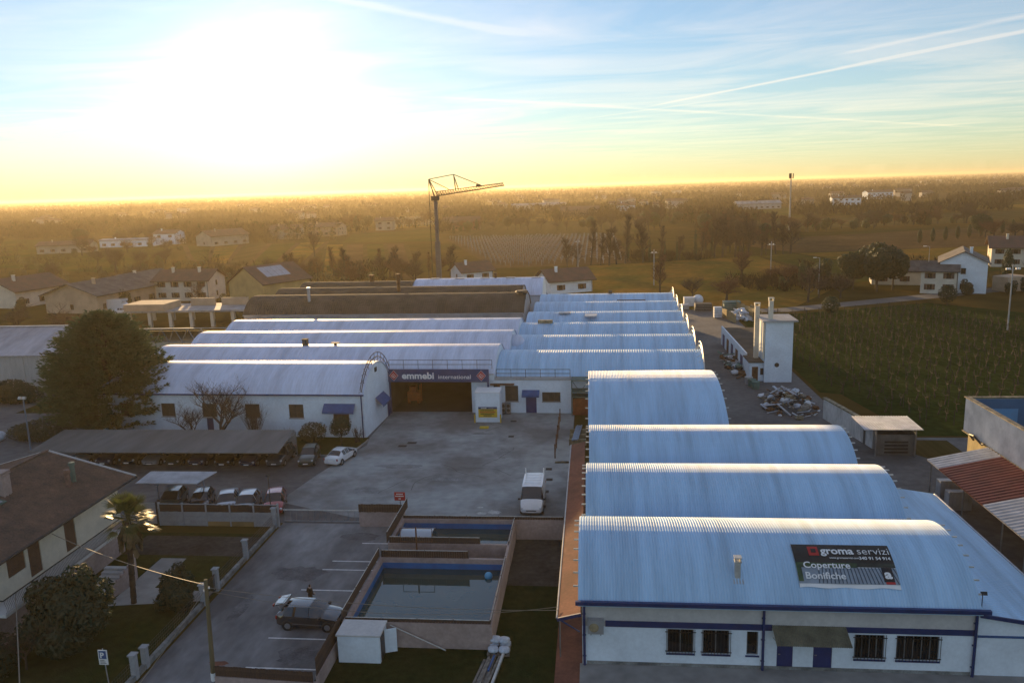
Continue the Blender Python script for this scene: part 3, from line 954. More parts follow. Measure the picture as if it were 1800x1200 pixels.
P = [rc(-63.4, 122.7), rc(-12, 122.7), rc(-12, 132.7), rc(-63.4, 132.7)]
b.prism(P, 0, 4.6)
fr = b.build('flat_roof_annex', 'roof_old')
tag(fr, 'flat grey annex squeezed between the pale halls and the dark roofs', 'annex')

# ---- guard rails
mat('rail', (0.52, 0.50, 0.46), 0.45, 0.4, 0.1, 3.0)
mat('rail_dark', (0.10, 0.085, 0.075), 0.6, 0.3, 0.2, 3.0)
def hoop_rail(label, x, y0, y1, ze, zr, group=None, m='rail'):
    P0 = rc(x, (y0 + y1) / 2)
    t = thing('guard_rail', label, 'railing', (P0[0], P0[1], ze), RZT, group)
    yc = (y0 + y1) / 2
    A = arch_pts(y0 - yc, y1 - yc, 0, zr - ze, 10)
    for off in (0.55, 1.05):
        b = MB()
        b.path([(0, y + sy * off, z + cz * off) for y, z, sy, cz in A], 0.05, 5)
        b.build('handrail', m, t, local=True)
    for k, (y, z, sy, cz) in enumerate(A):
        b = MB()
        b.tube((0, y, z), (0, y + sy * 1.08, z + cz * 1.08), 0.03)
        b.tube((0, y + sy * 0.55, z + cz * 0.55), (-0.7, y, z), 0.022)
        b.build('post', m, t, local=True)
for i, (y0, y1) in enumerate(RY):
    hoop_rail('arched pale guard rail over the driveway end of ' + ['the hall behind the flat office', 'the second hall behind the office', 'the hall with the brown ridge box', 'the hall with two hatches', 'the hall before the last ribbed one', 'the last hall by the brown field'][i], 12.85, y0 + 0.3, y1 - 0.3, 4.15, 6.5, 'arched rails on the hall ends')
hoop_rail('arched rail on the gable of the hall behind the bare trees', -25.1, 82.6, 92.2, 5.1, 7.6, None, 'rail_dark')
def straight_rail(label, x0, x1, y, z, h=1.05, n=8, m='rail_dark'):
    P0 = rc((x0 + x1) / 2, y)
    t = thing('guard_rail', label, 'railing', (P0[0], P0[1], z), RZT)
    L_ = (x1 - x0) / 2
    for q in (h * 0.5, h):
        b = MB()
        b.tube((-L_, 0, q), (L_, 0, q), 0.035)
        b.build('handrail', m, t, local=True)
    for i in range(n + 1):
        b = MB()
        x = -L_ + 2 * L_ * i / n
        b.tube((x, 0, 0), (x, 0, h), 0.03)
        b.build('post', m, t, local=True)
    return t
straight_rail('straight metal rail above the blue entrance sign', -24.9, -12.2, 92.35, 5.62, 1.1, 7)
straight_rail('straight metal rail on the flat white office roof', -11.8, -2.9, 93.0, 4.42, 1.0, 5)

# ---- entrance sign
ES = thing('entrance_sign', 'long blue fascia sign reading emmebi international over the dark entrance', 'sign', rc3(-18.85, 92.2, 4.05), RZT)
b = MB()
b.box(-6.25, 6.25, -0.12, 0.12, 0.0, 1.56)
b.build('panel', 'blue_sign', ES, local=True)
mat('sign_white', (0.80, 0.80, 0.78), 0.6, 0, 0.03, 2.0)
mat('sign_red', (0.45, 0.03, 0.025), 0.6, 0, 0.05, 2.0)
mat('sign_yellow', (0.62, 0.42, 0.03), 0.6, 0, 0.05, 2.0)
mat('sign_black', (0.012, 0.012, 0.014), 0.5, 0, 0.05, 2.0)
def text_mesh(name, txt, size, mname, parent, loc, rot=(R(90), 0, 0), bold=0.0, depth=0.01, sx=1.0, align='LEFT', shear=0.0):
    cu = bpy.data.curves.new(name, 'FONT')
    cu.body = txt
    cu.size = size
    cu.offset = bold
    cu.extrude = depth
    cu.align_x = align
    cu.shear = shear
    cu.resolution_u = 3
    to = bpy.data.objects.new(name, cu)
    COL.objects.link(to)
    bpy.context.view_layer.update()
    me = bpy.data.meshes.new_from_object(to.evaluated_get(bpy.context.evaluated_depsgraph_get()))
    bpy.data.objects.remove(to)
    me.materials.clear()
    me.materials.append(MAT[mname])
    o = bpy.data.objects.new(name, me)
    COL.objects.link(o)
    o.parent = parent
    o.location = loc
    o.rotation_euler = rot
    o.scale = (sx, 1, 1)
    return o
text_mesh('lettering', 'emmebi', 1.12, 'sign_white', ES, (-4.45, -0.135, 0.42), bold=0.035, sx=1.12)
text_mesh('lettering', 'international', 0.70, 'sign_white', ES, (0.05, -0.135, 0.42), bold=0.004, sx=1.14)
def e_logo(par, x, y, z, s):
    b = MB()
    c = [(-0.5, 0.28), (-0.28, 0.5), (0.5, -0.28), (0.28, -0.5)]
    def dia(k, dx_=0.0, dz_=0.0, yy=0.0, pts=((-1, 0), (0, -1), (1, 0), (0, 1))):
        return [(x + (p[0] * k + dx_) * s, p[1] * k * s * 1.15 + z + dz_ * s) for p in pts]
    b.yprism(dia(0.60), y - 0.02, y)
    o = b.build('logo_border', 'sign_white', par, local=True)
    b = MB()
    b.yprism(dia(0.56), y - 0.035, y - 0.022)
    b.build('logo_field', 'sign_red', o, local=True)
    b = MB()
    for k, (ox, oz) in enumerate(((-0.14, 0.13), (0.02, 0.0), (0.18, -0.13))):
        b.obox((x + ox * s, y - 0.042, z + oz * s), (0.46 * s, 0.01, 0.055 * s), ry=R(-42))
    b.obox((x - 0.13 * s, y - 0.0425, z - 0.17 * s), (0.5 * s, 0.009, 0.055 * s), ry=R(42))
    b.build('logo_letter', 'sign_white', o, local=True)
e_logo(ES, -5.45, -0.125, 0.80, 0.95)
e_logo(ES, 5.35, -0.125, 0.80, 0.95)
b = MB()
for x in (-6.1, 6.1):
    b.box(x - 0.1, x + 0.1, 0.13, 0.3, -4.05, 1.5)
b.build('post', 'blue_trim', ES, local=True)
# things inside the bay
b = MB()
P = rc(-23.3, 97.5)
b.box(P[0] - 0.8, P[0] + 0.8, P[1] - 0.6, P[1] + 0.6, 0.35, 1.5)
b.box(P[0] - 0.5, P[0] + 0.3, P[1] - 0.5, P[1] + 0.5, 1.5, 2.2)
for sx in (-0.6, 0.6):
    for sy in (-0.55, 0.55):
        b.tube((P[0] + sx - 0.12, P[1] + sy, 0.33), (P[0] + sx + 0.12, P[1] + sy, 0.33), 0.32, n=10)
b.tube((P[0] + 0.85, P[1] - 0.4, 0.1), (P[0] + 0.85, P[1] - 0.4, 2.4), 0.06)
b.tube((P[0] + 0.85, P[1] + 0.4, 0.1), (P[0] + 0.85, P[1] + 0.4, 2.4), 0.06)
mat('orange_paint', (0.45, 0.10, 0.015), 0.5, 0, 0.1, 2.0)
tag(b.build('forklift', 'orange_paint'), 'orange forklift parked deep inside the dark covered entrance', 'forklift')

# ---- flat white office
OF = thing('office_block', 'flat white office with a blue door and awning between sign kiosk and rack', 'building', rc3(-7.0, 95.0, 0), RZT)
def of(x, y, z):
    return (x + 7.0, y - 95.0, z)
b = MB()
oops = [(-10.8, -9.2, 1.43, 3.40), (-6.3, -4.1, 1.42, 2.60), (-8.3, -7.0, 0.0, 2.15), (-13.0, -11.4, 2.4, 3.45)]
oo = [(a + 14.6, c + 14.6, d, e) for a, c, d, e in oops]
pwall(b, of(-14.6, 93.0, 0), UX, NY, 11.8, 4.1, oo)
b.box(-7.6, 4.2, -2.0 + 0.3, -1.2, 3.7, 4.1)
b.box(4.05, 4.2, -1.998, -1.71, 0, 4.1)
b.box(-7.6, 4.2, -1.7, -1.5, 0, 3.7)
b.build('wall', 'white_wall', OF, local=True)
b = MB()
b.box(-7.7, 4.3, -2.12, -0.2, 4.12, 4.40)
b.build('roof', 'grey_wall', OF, local=True)
window(OF, of(-14.6, 93.0, 0), UX, NY, *oo[0], glass='window_brown', frame='window_brown')
window(OF, of(-14.6, 93.0, 0), UX, NY, *oo[1], glass='window_brown', frame='window_brown', mull=2)
window(OF, of(-14.6, 93.0, 0), UX, NY, *oo[3], glass='rust', frame='rust', mull=2)
b = MB()
bx_on(b, of(-14.6, 93.0, 0), UX, NY, oo[2][0], oo[2][1], 0, 2.15, -0.1, -0.05)
b.build('door', 'blue_door', OF, local=True)
awn(OF, of(-7.65, 92.99, 2.85), 2.1, 0.7, 0.55, 0)
b = MB()
b.obox(of(-11.1, 92.8, 3.62), (2.9, 0.5, 0.14))
b.build('canopy', 'rust', OF, local=True)
b = MB()
b.box(-4.2, -4.0, -2.01, -2.0, 0.1, 4.1)
b.build('downpipe', 'white_wall', OF, local=True)
for k in (0, 1):
    t = thing('condenser_unit', 'grey outdoor fan unit at the office wall beside the white kiosk', 'air conditioner', rc3(-11.0 + 0.62 * k, 92.55, 0), RZT, 'fan units beside the kiosk')
    b = MB()
    b.box(-0.27, 0.27, -0.2, 0.2, 0.15, 1.35)
    b.build('casing', 'metal_grey', t, local=True)
    for z in (0.48, 1.02):
        b = MB()
        b.tube((0, -0.235, z), (0, -0.205, z), 0.21, n=14)
        b.build('fan', 'iron', t, local=True)
    b = MB()
    b.box(-0.25, 0.25, -0.15, 0.15, 0.012, 0.15)
    b.build('base', 'iron', t, local=True)

# ---- white kiosk with the yellow sign
KS = thing('sign_kiosk', 'white boxy kiosk with a blue and yellow sign beside the dark entrance', 'kiosk', (-12.45, 90.2, 0))
b = MB()
b.box(-13.9, -11.05, 89.0, 91.4, 0.0, 3.55)
b.build('wall', 'white_wall', KS)
b = MB()
b.box(-13.96, -10.99, 88.94, 91.46, 3.552, 3.62)
b.build('roof', 'sign_white', KS)
b = MB()
b.box(-13.55, -11.35, 88.93, 88.99, 1.62, 1.86)
sp = b.build('sign_header', 'blue_sign', KS)
b = MB()
b.box(-13.55, -11.35, 88.93, 88.99, 0.62, 1.618)
sb_ = b.build('sign_panel', 'sign_yellow', KS)
M_ = wmat(KS).inverted()
text_mesh('lettering', 'emmebi', 0.19, 'sign_white', sp, M_ @ Vector((-13.25, 88.92, 1.68)), bold=0.006, sx=1.1)
text_mesh('lettering', 'international', 0.10, 'sign_white', sp, M_ @ Vector((-12.35, 88.92, 1.68)), sx=1.1)
for k, (w0, w1) in enumerate(((-13.3, -11.7), (-13.35, -11.55), (-13.3, -11.7), (-12.95, -12.0))):
    b = MB()
    x = w0
    while x < w1:
        w = rnd.uniform(0.05, 0.13)
        b.box(x, min(x + w, w1), 88.915, 88.928, 1.40 - k * 0.215, 1.53 - k * 0.215)
        x += w + 0.035
    b.build('printed_line', 'sign_black' if k != 1 else 'sign_red', sb_)
for x in (-13.98, -10.95):
    b = MB()
    b.tube((x, 88.8, 0), (x, 88.8, 1.0), 0.08, n=8)
    b.build('guard_post', 'sign_yellow', KS)
b = MB()
b.box(-13.1, -12.1, 86.4, 87.0, 0.014, 0.16)
tag(b.build('wheel_stop', 'sign_yellow'), 'yellow concrete block on the yard below the kiosk sign', 'block')

# ---- storage rack between office and wide hall
SR = thing('storage_rack', 'orange and green steel rack between the white office and the wide hall', 'rack', (-1.7, 92, 0))
mat('rack_orange', (0.30, 0.075, 0.02), 0.7, 0, 0.2, 1.5)
mat('rack_green', (0.10, 0.16, 0.13), 0.7, 0, 0.15, 1.5)
b = MB()
b.box(-2.6, -0.75, 91.6, 93.2, 0.1, 2.1)
b.build('crate_stack', 'rack_orange', SR)
for x in (-2.7, -0.72):
    for y in (91.5, 93.3):
        b = MB()
        b.tube((x, y, 0), (x, y, 4.3), 0.05)
        b.build('post', 'rack_green', SR)
for z in (2.25, 2.9, 4.3):
    b = MB()
    b.box(-2.75, -0.67, 91.45, 93.35, z, z + 0.1)
    b.build('shelf', 'rack_green', SR)
b = MB()
b.tube((-2.65, 91.5, 4.3), (-1.7, 91.5, 2.95), 0.03)
b.tube((-0.75, 91.5, 4.3), (-1.7, 91.5, 2.95), 0.03)
b.build('brace', 'rack_green', SR)
# metal profiles and fence in the corner
mat('profile_blue', (0.20, 0.27, 0.36), 0.4, 0.5, 0.1, 2.0)
for k in range(6):
    b = MB()
    b.obox((-2.2 + 0.16 * k - 0.05 * k, 82.5 + 0.2 * (k % 2), 0.75 + 0.03 * (k % 3)), (0.14, 5.0, 0.12), R(-4))
    tag(b.build('metal_profile', 'profile_blue'), 'long blue-grey metal profile lying on timber before the storage rack', 'profile', 'metal profiles before the rack')
for k in range(3):
    b = MB()
    b.box(-2.75, -0.95, 80.6 + k * 1.7, 80.9 + k * 1.7, 0.012, 0.68)
    tag(b.build('timber_bearer', 'junk'), 'squat timber bearer under the metal profiles', 'bearer', 'bearers under the profiles')
FN = thing('rusty_fence', 'short rusty fence with wooden posts beside the metal profiles', 'fence', (-4.0, 82, 0))
for k in range(5):
    b = MB()
    b.box(-4.1, -3.98, 76.5 + k * 3.2, 76.62 + k * 3.2, 0, 1.5)
    b.build('post', 'rust', FN)
for z in (0.3, 0.8, 1.3):
    b = MB()
    b.box(-4.06, -4.02, 76.5, 89.4, z, z + 0.1)
    b.build('rail', 'rust', FN)
b = MB()
for k in range(7):
    b.obox((-3.2 + 0.3 * k, 75.2, 0.1), (0.24, 1.6, 0.1), R(90 + rnd.uniform(-4, 4)))
tag(b.build('pallet', 'junk'), 'low timber pallet at the end of the red canopy', 'pallet')

# ---- air conditioner on the front wall
AC = thing('air_conditioner', 'grey wall-mounted fan unit at the blue corner pipe of the barred-window office', 'air conditioner', (-0.08, 41.15, 2.15))
b = MB()
b.box(-0.52, 0.36, 40.98, 41.38, 2.2, 3.0)
b.build('casing', 'galv', AC)
b = MB()
b.tube((-0.18, 40.95, 2.6), (-0.18, 40.975, 2.6), 0.27, n=18)
b.build('fan', 'junk', AC)
b = MB()
for x in (-0.35, 0.2):
    b.box(x - 0.02, x + 0.02, 41.0, 41.39, 2.12, 2.198)
b.build('bracket', 'iron', AC)

# ---- banner on the roof: it follows the arch
BN = thing('roof_banner', 'printed banner reading gromaservizi spread on the ribbed arched roof', 'banner', (13.8, 43.2, 5.5))
AR = arch_pts(41.2, 51.0, EZ, RZ, 400)
def roof_pt(s, lift=0.05):
    """s metres along the roof surface up from the eave"""
    a, h = 4.9, RZ - EZ
    r = (a * a + h * h) / (2 * h)
    ph = -math.asin(a / r) + s / r
    return (46.1 + (r + lift) * math.sin(ph), RZ - r + (r + lift) * math.cos(ph))
BW0, BW1, BS0, BS1 = 11.15, 16.5, 0.95, 3.75
def bpt(u, v, lift):
    y, z = roof_pt(BS0 + (BS1 - BS0) * v, lift)
    return (BW0 + (BW1 - BW0) * u + (1 - v) * 0.0, y, z)
def bpatch(name, m, u0, u1, v0, v1, lift, par, nu=8, nv=6, wob=0.0, fn=None):
    b = MB()
    P, F = [], []
    for j in range(nv + 1):
        for i in range(nu + 1):
            u, v = u0 + (u1 - u0) * i / nu, v0 + (v1 - v0) * j / nv
            if fn:
                u, v = fn(u, v)
            wv = wob * math.sin(u * 17) if v < 0.01 else 0.0
            P.append(bpt(u, v + wv, lift + (0.02 * math.sin(u * 9 + v * 4) if wob else 0)))
    for j in range(nv):
        for i in range(nu):
            a = j * (nu + 1) + i
            F.append((a, a + 1, a + nu + 2, a + nu + 1))
    b.add(P, F)
    P2 = [(p[0], p[1], p[2] - 0.006) for p in P]
    b.add(P2, [f[::-1] for f in F])
    return b.build(name, m, par)
mat('print_dark', (0.022, 0.022, 0.020), 0.5, 0, 0.3, 1.0)
mat('print_green', (0.05, 0.10, 0.04), 0.5, 0, 0.3, 2.0)
mat('print_hill', (0.03, 0.04, 0.03), 0.5, 0, 0.3, 2.0)
mat('print_tile', (0.26, 0.31, 0.36), 0.5, 0, 0.1, 2.0)
mat('print_tile_gap', (0.06, 0.09, 0.12), 0.5, 0, 0.1, 2.0)
cl_ = bpatch('cloth', 'sign_white', 0.0, 1.0, 0.0, 1.0, 0.05, BN, 24, 10, 0.012)
bpatch('dark_field', 'print_dark', 0.0, 1.0, 0.53, 0.995, 0.085, cl_, 16, 6)
bpatch('green_strip', 'print_green', 0.0, 0.62, 0.42, 0.53, 0.085, cl_)
bpatch('hill_strip', 'print_hill', 0.62, 1.0, 0.44, 0.53, 0.085, cl_)
bpatch('tile_field', 'print_tile', 0.0, 1.0, 0.08, 0.42, 0.085, cl_, 16, 6)
for k in range(22):
    u0 = 0.22 + 0.78 * k / 22
    sl = (k - 6) * 0.004
    bpatch('tile_joint', 'print_tile_gap', u0, u0 + 0.012, 0.085, 0.43, 0.095, cl_, 1, 4, fn=lambda u, v, s=sl: (min(0.999, u + s * (0.43 - v) / 0.35), v))
bpatch('leaf_patch', 'print_green', 0.0, 0.05, 0.12, 0.42, 0.096, cl_, 2, 4)
SLB = math.atan2(roof_pt(BS1)[1] - roof_pt(BS0)[1], roof_pt(BS1)[0] - roof_pt(BS0)[0])
def btext(txt, size, u, v, bold, m='sign_white', sx=1.0):
    p = bpt(u, v, 0.13)
    y0_, z0_ = roof_pt(BS0 + (BS1 - BS0) * v)
    y1_, z1_ = roof_pt(BS0 + (BS1 - BS0) * v + 0.3)
    ang = math.atan2(z1_ - z0_, y1_ - y0_)
    q = wmat(BN).inverted() @ Vector(p)
    text_mesh('lettering', txt, size, m, BN, q, rot=(ang, 0, 0), bold=bold, depth=0.004, sx=sx)
btext('groma', 0.70, 0.285, 0.735, 0.018, sx=1.0)
btext('servizi', 0.70, 0.655, 0.735, -0.006, sx=1.0)
btext('www.gromaservizi.com', 0.17, 0.36, 0.62, 0.002)
btext('340 91 54 914', 0.29, 0.66, 0.605, 0.006)
btext('Coperture', 0.56, 0.07, 0.40, 0.010, sx=1.05)
btext('Bonifiche', 0.56, 0.07, 0.17, 0.010, sx=1.05)
def blogo():
    o = bpatch('emblem', 'sign_red', 0.16, 0.265, 0.70, 0.93, 0.10, BN, 3, 3)
    bpatch('emblem_mark', 'print_dark', 0.19, 0.24, 0.77, 0.87, 0.112, o, 2, 2)
    p = bpatch('badge', 'sign_black', 0.85, 0.955, 0.13, 0.43, 0.10, BN, 3, 3)
    bpatch('badge_foot', 'sign_red', 0.865, 0.955, 0.085, 0.13, 0.10, p, 2, 1)
blogo()
btext('a', 0.74, 0.868, 0.20, 0.03, sx=1.15)

# ---- white boiler tower and low outbuilding on the driveway
TW = thing('boiler_tower', 'tall blank white tower with two chimneys beside the vineyard', 'tower', (24.6, 110, 0))
b = MB()
b.box(22.8, 26.4, 107.5, 112.0, 0, 8.3)
b.build('wall', 'white_wall', TW)
b = MB()
b.box(22.3, 26.9, 107.0, 112.5, 8.302, 8.5)
rf = b.build('roof', 'grey_wall', TW)
for x, y, w, z0, z1 in ((23.6, 108.4, 0.55, 8.502, 11.0), (22.25, 110.6, 0.6, 0.0, 10.0)):
    b = MB()
    b.box(x - w / 2, x + w / 2, y - w / 2, y + w / 2, z0, z1)
    b.box(x - w / 2 - 0.08, x + w / 2 + 0.08, y - w / 2 - 0.08, y + w / 2 + 0.08, z1 + 0.3, z1 + 0.42)
    for sx in (-1, 1):
        b.box(x + sx * w / 2 - 0.06, x + sx * w / 2 + 0.06, y - w / 2, y + w / 2, z1, z1 + 0.3)
    b.build('chimney', 'cream_wall', rf)
b = MB()
b.tube((24.4, 107.49, 2.4), (24.4, 107.44, 2.4), 0.3, n=14)
b.build('round_vent', 'iron', TW)
b = MB()
b.box(22.5, 22.75, 107.6, 108.1, 3.2, 8.25)
b.build('flue', 'cream_wall', TW)
OB = thing('outbuilding', 'low flat-roofed outbuilding with red doors attached to the white tower', 'outbuilding', (24, 122, 0))
b = MB()
b.box(21.2, 27.0, 112.3, 134, 0, 2.7)
b.box(21.0, 23.9, 108.2, 112.2, 0, 2.6)
b.box(21.2, 21.4, 112.3, 134, 2.7, 3.05)
b.box(26.8, 27.0, 112.3, 134, 2.7, 3.05)
b.build('wall', 'white_wall', OB)
b = MB()
b.box(20.8, 24.0, 107.9, 112.25, 2.61, 2.75)
b.box(21.4, 26.8, 112.25, 134, 2.705, 2.78)
b.build('roof', 'roof_dark', OB)
for k in range(5):
    b = MB()
    y = 114.5 + k * 4
    b.box(21.14, 21.195, y, y + 1.7, 0.02, 2.1)
    b.build('door', 'rust' if k % 2 else 'blue_door', OB)
b = MB()
b.box(21.3, 22.1, 108.16, 108.195, 0.02, 2.0)
b.build('door', 'rust', OB)
b = MB()
b.box(22.4, 23.5, 108.14, 108.195, 0.9, 1.8)
b.build('window', 'dark_glass', OB)

# ---- boundary wall, open shed and the corrugated warehouse to the east
b = MB()
BWp = [(26.0, 90.5), (27.9, 79.9)]
d_ = Vector((1.9, -10.6, 0)).normalized()
b.add([(25.85, 90.5, 0), (27.75, 79.9, 0), (28.05, 79.95, 0), (26.15, 90.55, 0), (25.85, 90.5, 2.3), (27.75, 79.9, 2.3), (28.05, 79.95, 2.3), (26.15, 90.55, 2.3)],
      [(0, 3, 2, 1), (4, 5, 6, 7), (0, 1, 5, 4), (1, 2, 6, 5), (2, 3, 7, 6), (3, 0, 4, 7)])
mat('stained_wall', (0.62, 0.61, 0.58), 0.9, 0, 0.3, 0.6, col2=(0.34, 0.34, 0.31), fine=0.3, stretch=(1, 1, 0.35), lo=0.5, hi=0.75)
bw = thing('boundary_wall', 'stained white wall slanting between the rubble heap and the open shed', 'wall', (27, 85, 0))
b.build('wall', 'stained_wall', bw)
b = MB()
b.add([(25.75, 90.6, 2.302), (27.72, 79.75, 2.302), (28.2, 79.85, 2.302), (26.25, 90.7, 2.302), (25.75, 90.6, 2.45), (27.72, 79.75, 2.45), (28.2, 79.85, 2.45), (26.25, 90.7, 2.45)],
      [(0, 3, 2, 1), (4, 5, 6, 7), (0, 1, 5, 4), (1, 2, 6, 5), (2, 3, 7, 6), (3, 0, 4, 7)])
b.build('coping', 'junk', bw)
OS = thing('open_shed', 'grey open-fronted shed with a pale sheet roof at the vineyard edge', 'shed', (29, 79.5, 0))
b = MB()
ribbed_slope(b, ((26.1, 81.6, 2.9), (31.6, 81.6, 2.9), (31.6, 77.4, 2.75), (26.1, 77.4, 2.75)), 22, 0.03)
b.build('roof', 'galv', OS)
mat('shed_sheet', (0.17, 0.18, 0.18), 0.6, 0.3, 0.15, 1.0)
b = MB()
for k in range(19):
    b.box(27.3 + k * 0.2, 27.49 + k * 0.2, 77.9, 77.95 + 0.03 * (k % 2), 0.02, 2.1)
b.box(31.05, 31.1, 77.9, 81.3, 0.02, 2.3)
b.box(27.3, 31.1, 81.3, 81.35, 0.02, 2.6)
b.build('wall', 'shed_sheet', OS)
b = MB()
for z in (0.25, 0.6, 0.95, 1.3):
    b.box(28.2, 30.4, 77.8, 77.86, z, z + 0.16)
b.build('pallet_front', 'iron', OS)
for x in (27.3, 31.0):
    b = MB()
    b.box(x - 0.06, x + 0.06, 77.6, 77.72, 0.0, 2.72)
    b.build('post', 'metal_grey', OS)

EW = thing('metal_warehouse', 'warehouse with grey corrugated parapet over a yellow wall', 'warehouse', (40, 56, 0))
mat('yellow_wall', (0.42, 0.33, 0.15), 0.85, 0, 0.15, 0.5, fine=0.2)
mat('corr_grey', (0.60, 0.61, 0.62), 0.5, 0.1, 0.1, 0.8)
b = MB()
b.box(33.2, 60, 36, 71.98, 0, 4.5)
b.build('wall', 'yellow_wall', EW)
b = MB()
P, F = [], []
k = 95
for i in range(k * 2 + 1):
    y = 72.2 - (72.2 - 36) * i / (2 * k)
    x = 32.9 - (0.13 if i % 2 else 0.0)
    P += [(x, y, 4.4), (x, y, 7.4)]
for i in range(2 * k):
    F.append((2 * i, 2 * i + 1, 2 * i + 3, 2 * i + 2))
b.add(P, F)
b.box(32.95, 33.1, 36, 72.2, 4.4, 7.4)
b.build('parapet', 'corr_grey', EW)
b = MB()
b.box(32.75, 33.2, 36, 72.3, 7.402, 7.48)
b.box(33.2, 60, 71.95, 72.3, 7.402, 7.48)
b.build('coping', 'junk', EW)
b = MB()
b.box(32.72, 32.82, 36, 72.2, 4.32, 4.42)
b.build('drip_edge', 'junk', EW)
b = MB()
b.path([(33.0, 70.5, 4.0), (32.5, 70.2, 4.6), (32.5, 69.4, 4.7), (32.8, 68.6, 4.2), (32.6, 67.8, 4.5)], 0.09, 6)
b.build('duct', 'black_metal', EW)
RCN = thing('yard_canopy', 'red and white striped ribbed canopy along the corrugated warehouse', 'canopy', (30, 57, 0))
def canopy_strip(y0, y1, m):
    b = MB()
    k = int((y1 - y0) / 0.45)
    ribbed_slope(b, ((27.9, y0, 3.3), (27.9, y1, 3.3), (32.7, y1, 4.35), (32.7, y0, 4.35)), k, 0.075)
    b.build('roof_panel', m, RCN)
mat('roof_red', (0.13, 0.032, 0.025), 0.6, 0.1, 0.15, 0.8)
canopy_strip(65.0, 67.3, 'galv')
canopy_strip(57.5, 64.98, 'roof_red')
canopy_strip(40.0, 57.48, 'galv')
for y in (67, 61, 55, 49, 43):
    b = MB()
    b.tube((28.15, y, 0), (28.15, y, 3.28), 0.06, n=6)
    b.build('post', 'metal_grey', RCN)
for k, (y, h) in enumerate(((66, 1.9), (64.3, 1.6), (52, 2.0))):
    b = MB()
    for i in range(6):
        b.box(28.6 + i * 0.3, 28.88 + i * 0.3, y, y + 0.08 + 0.03 * (i % 2), 0.02, h)
    b.box(28.6, 30.4, y + 0.1, y + 0.9, 0.02, h - 0.1)
    tag(b.build('sheet_metal_bin', 'galv'), ['tall grey sheet-metal bin at the open end of the striped canopy', 'lower grey sheet-metal bin behind the first under the striped canopy', 'grey sheet-metal bin under the long white canopy part'][k], 'bin')
mat('blue_clad', (0.05, 0.13, 0.24), 0.55, 0.1, 0.1, 0.3)
mat('blue_clad_light', (0.11, 0.28, 0.48), 0.55, 0.1, 0.1, 0.3)
b = MB()
b.box(33.15, 60, 72.0, 72.18, 4.0, 7.3)
nb = b.build('north_parapet', 'blue_clad', EW)
b = MB()
b.box(34.6, 37.2, 71.93, 71.998, 4.6, 6.4)
b.build('panel', 'blue_clad_light', nb)
b = MB()
b.box(33.15, 60, 36, 71.9, 4.502, 4.56)
b.build('roof', 'asphalt', EW)

# ================================================================== near yard: tanks, walls, house, carports
mat('pink_wall', (0.40, 0.31, 0.28), 0.9, 0, 0.1, 0.5, fine=0.25)
mat('reed', (0.075, 0.045, 0.032), 0.9, 0, 0.25, 3.0, fine=0.4)
mat('liner', (0.02, 0.14, 0.36), 0.6, 0, 0.1, 1.0)
mat('pool_dark', (0.010, 0.022, 0.020), 0.8, 0, 0.2, 0.5)
wm = mat('water', (0.030, 0.062, 0.055), 0.02, 0, 0.1, 0.2, spec=0.9, bump=0.02, bscale=1.2)
mat('polycarb', (0.42, 0.46, 0.50), 0.25, 0, 0.05, 1.0)

def fence_run(par, p0, p1, z0, z1, gap=0.0, slat=0.14, t=0.03, m='reed', name='board', jit=0.04):
    """upright boards between two points, each a mesh of its own up to the limit"""
    p0, p1 = Vector((*p0, 0)), Vector((*p1, 0))
    L_ = (p1 - p0).length
    n = max(1, int(L_ / slat))
    a = math.atan2(p1.y - p0.y, p1.x - p0.x)
    w = L_ / n - gap
    me = MB().box(-w / 2, w / 2, -t / 2, t / 2, 0, z1 - z0).mesh(name, m)
    Mi = wmat(par).inverted()
    for i in range(n):
        p = p0.lerp(p1, (i + 0.5) / n)
        o = part(name, me, par, Mi @ Vector((p.x, p.y, z0 + rnd.uniform(-jit, 0.0))), a)

def tank(label, x0, x1, y0, y1, h, zw, t=0.22):
    T = thing('water_tank', label, 'tank', ((x0 + x1) / 2, (y0 + y1) / 2, 0))
    b = MB()
    b.box(x0, x1, y0, y0 + t, 0, h)
    b.box(x0, x1, y1 - t, y1, 0, h)
    b.box(x0, x0 + t, y0 + t, y1 - t, 0, h)
    b.box(x1 - t, x1, y0 + t, y1 - t, 0, h)
    b.build('wall', 'pink_wall', T)
    b = MB()
    e = 0.015
    for (a0, a1, b0, b1) in ((x0 + t, x1 - t, y0 + t, y0 + t + e), (x0 + t, x1 - t, y1 - t - e, y1 - t), (x0 + t, x0 + t + e, y0 + t + e, y1 - t - e), (x1 - t - e, x1 - t, y0 + t + e, y1 - t - e)):
        b.box(a0, a1, b0, b1, 0.1, zw + 0.42)
    b.build('liner', 'liner', T)
    b = MB()
    b.box(x0 + t + e, x1 - t - e, y0 + t + e, y1 - t - e, 0.12, 0.16)
    b.build('floor', 'pool_dark', T)
    b = MB()
    b.quad((x0 + t + e, y0 + t + e, zw), (x1 - t - e, y0 + t + e, zw), (x1 - t - e, y1 - t - e, zw), (x0 + t + e, y1 - t - e, zw))
    b.build('water', 'water', T)
    return T
T1 = tank('large rectangular tank with still water, blue liner and brown reed screens', -15.2, -6.2, 42.6, 51.2, 1.62, 0.85)
T2 = tank('narrow rectangular tank with blue liner and a clear curved cover in one corner', -15.2, -6.2, 53.3, 57.9, 1.62, 0.85)
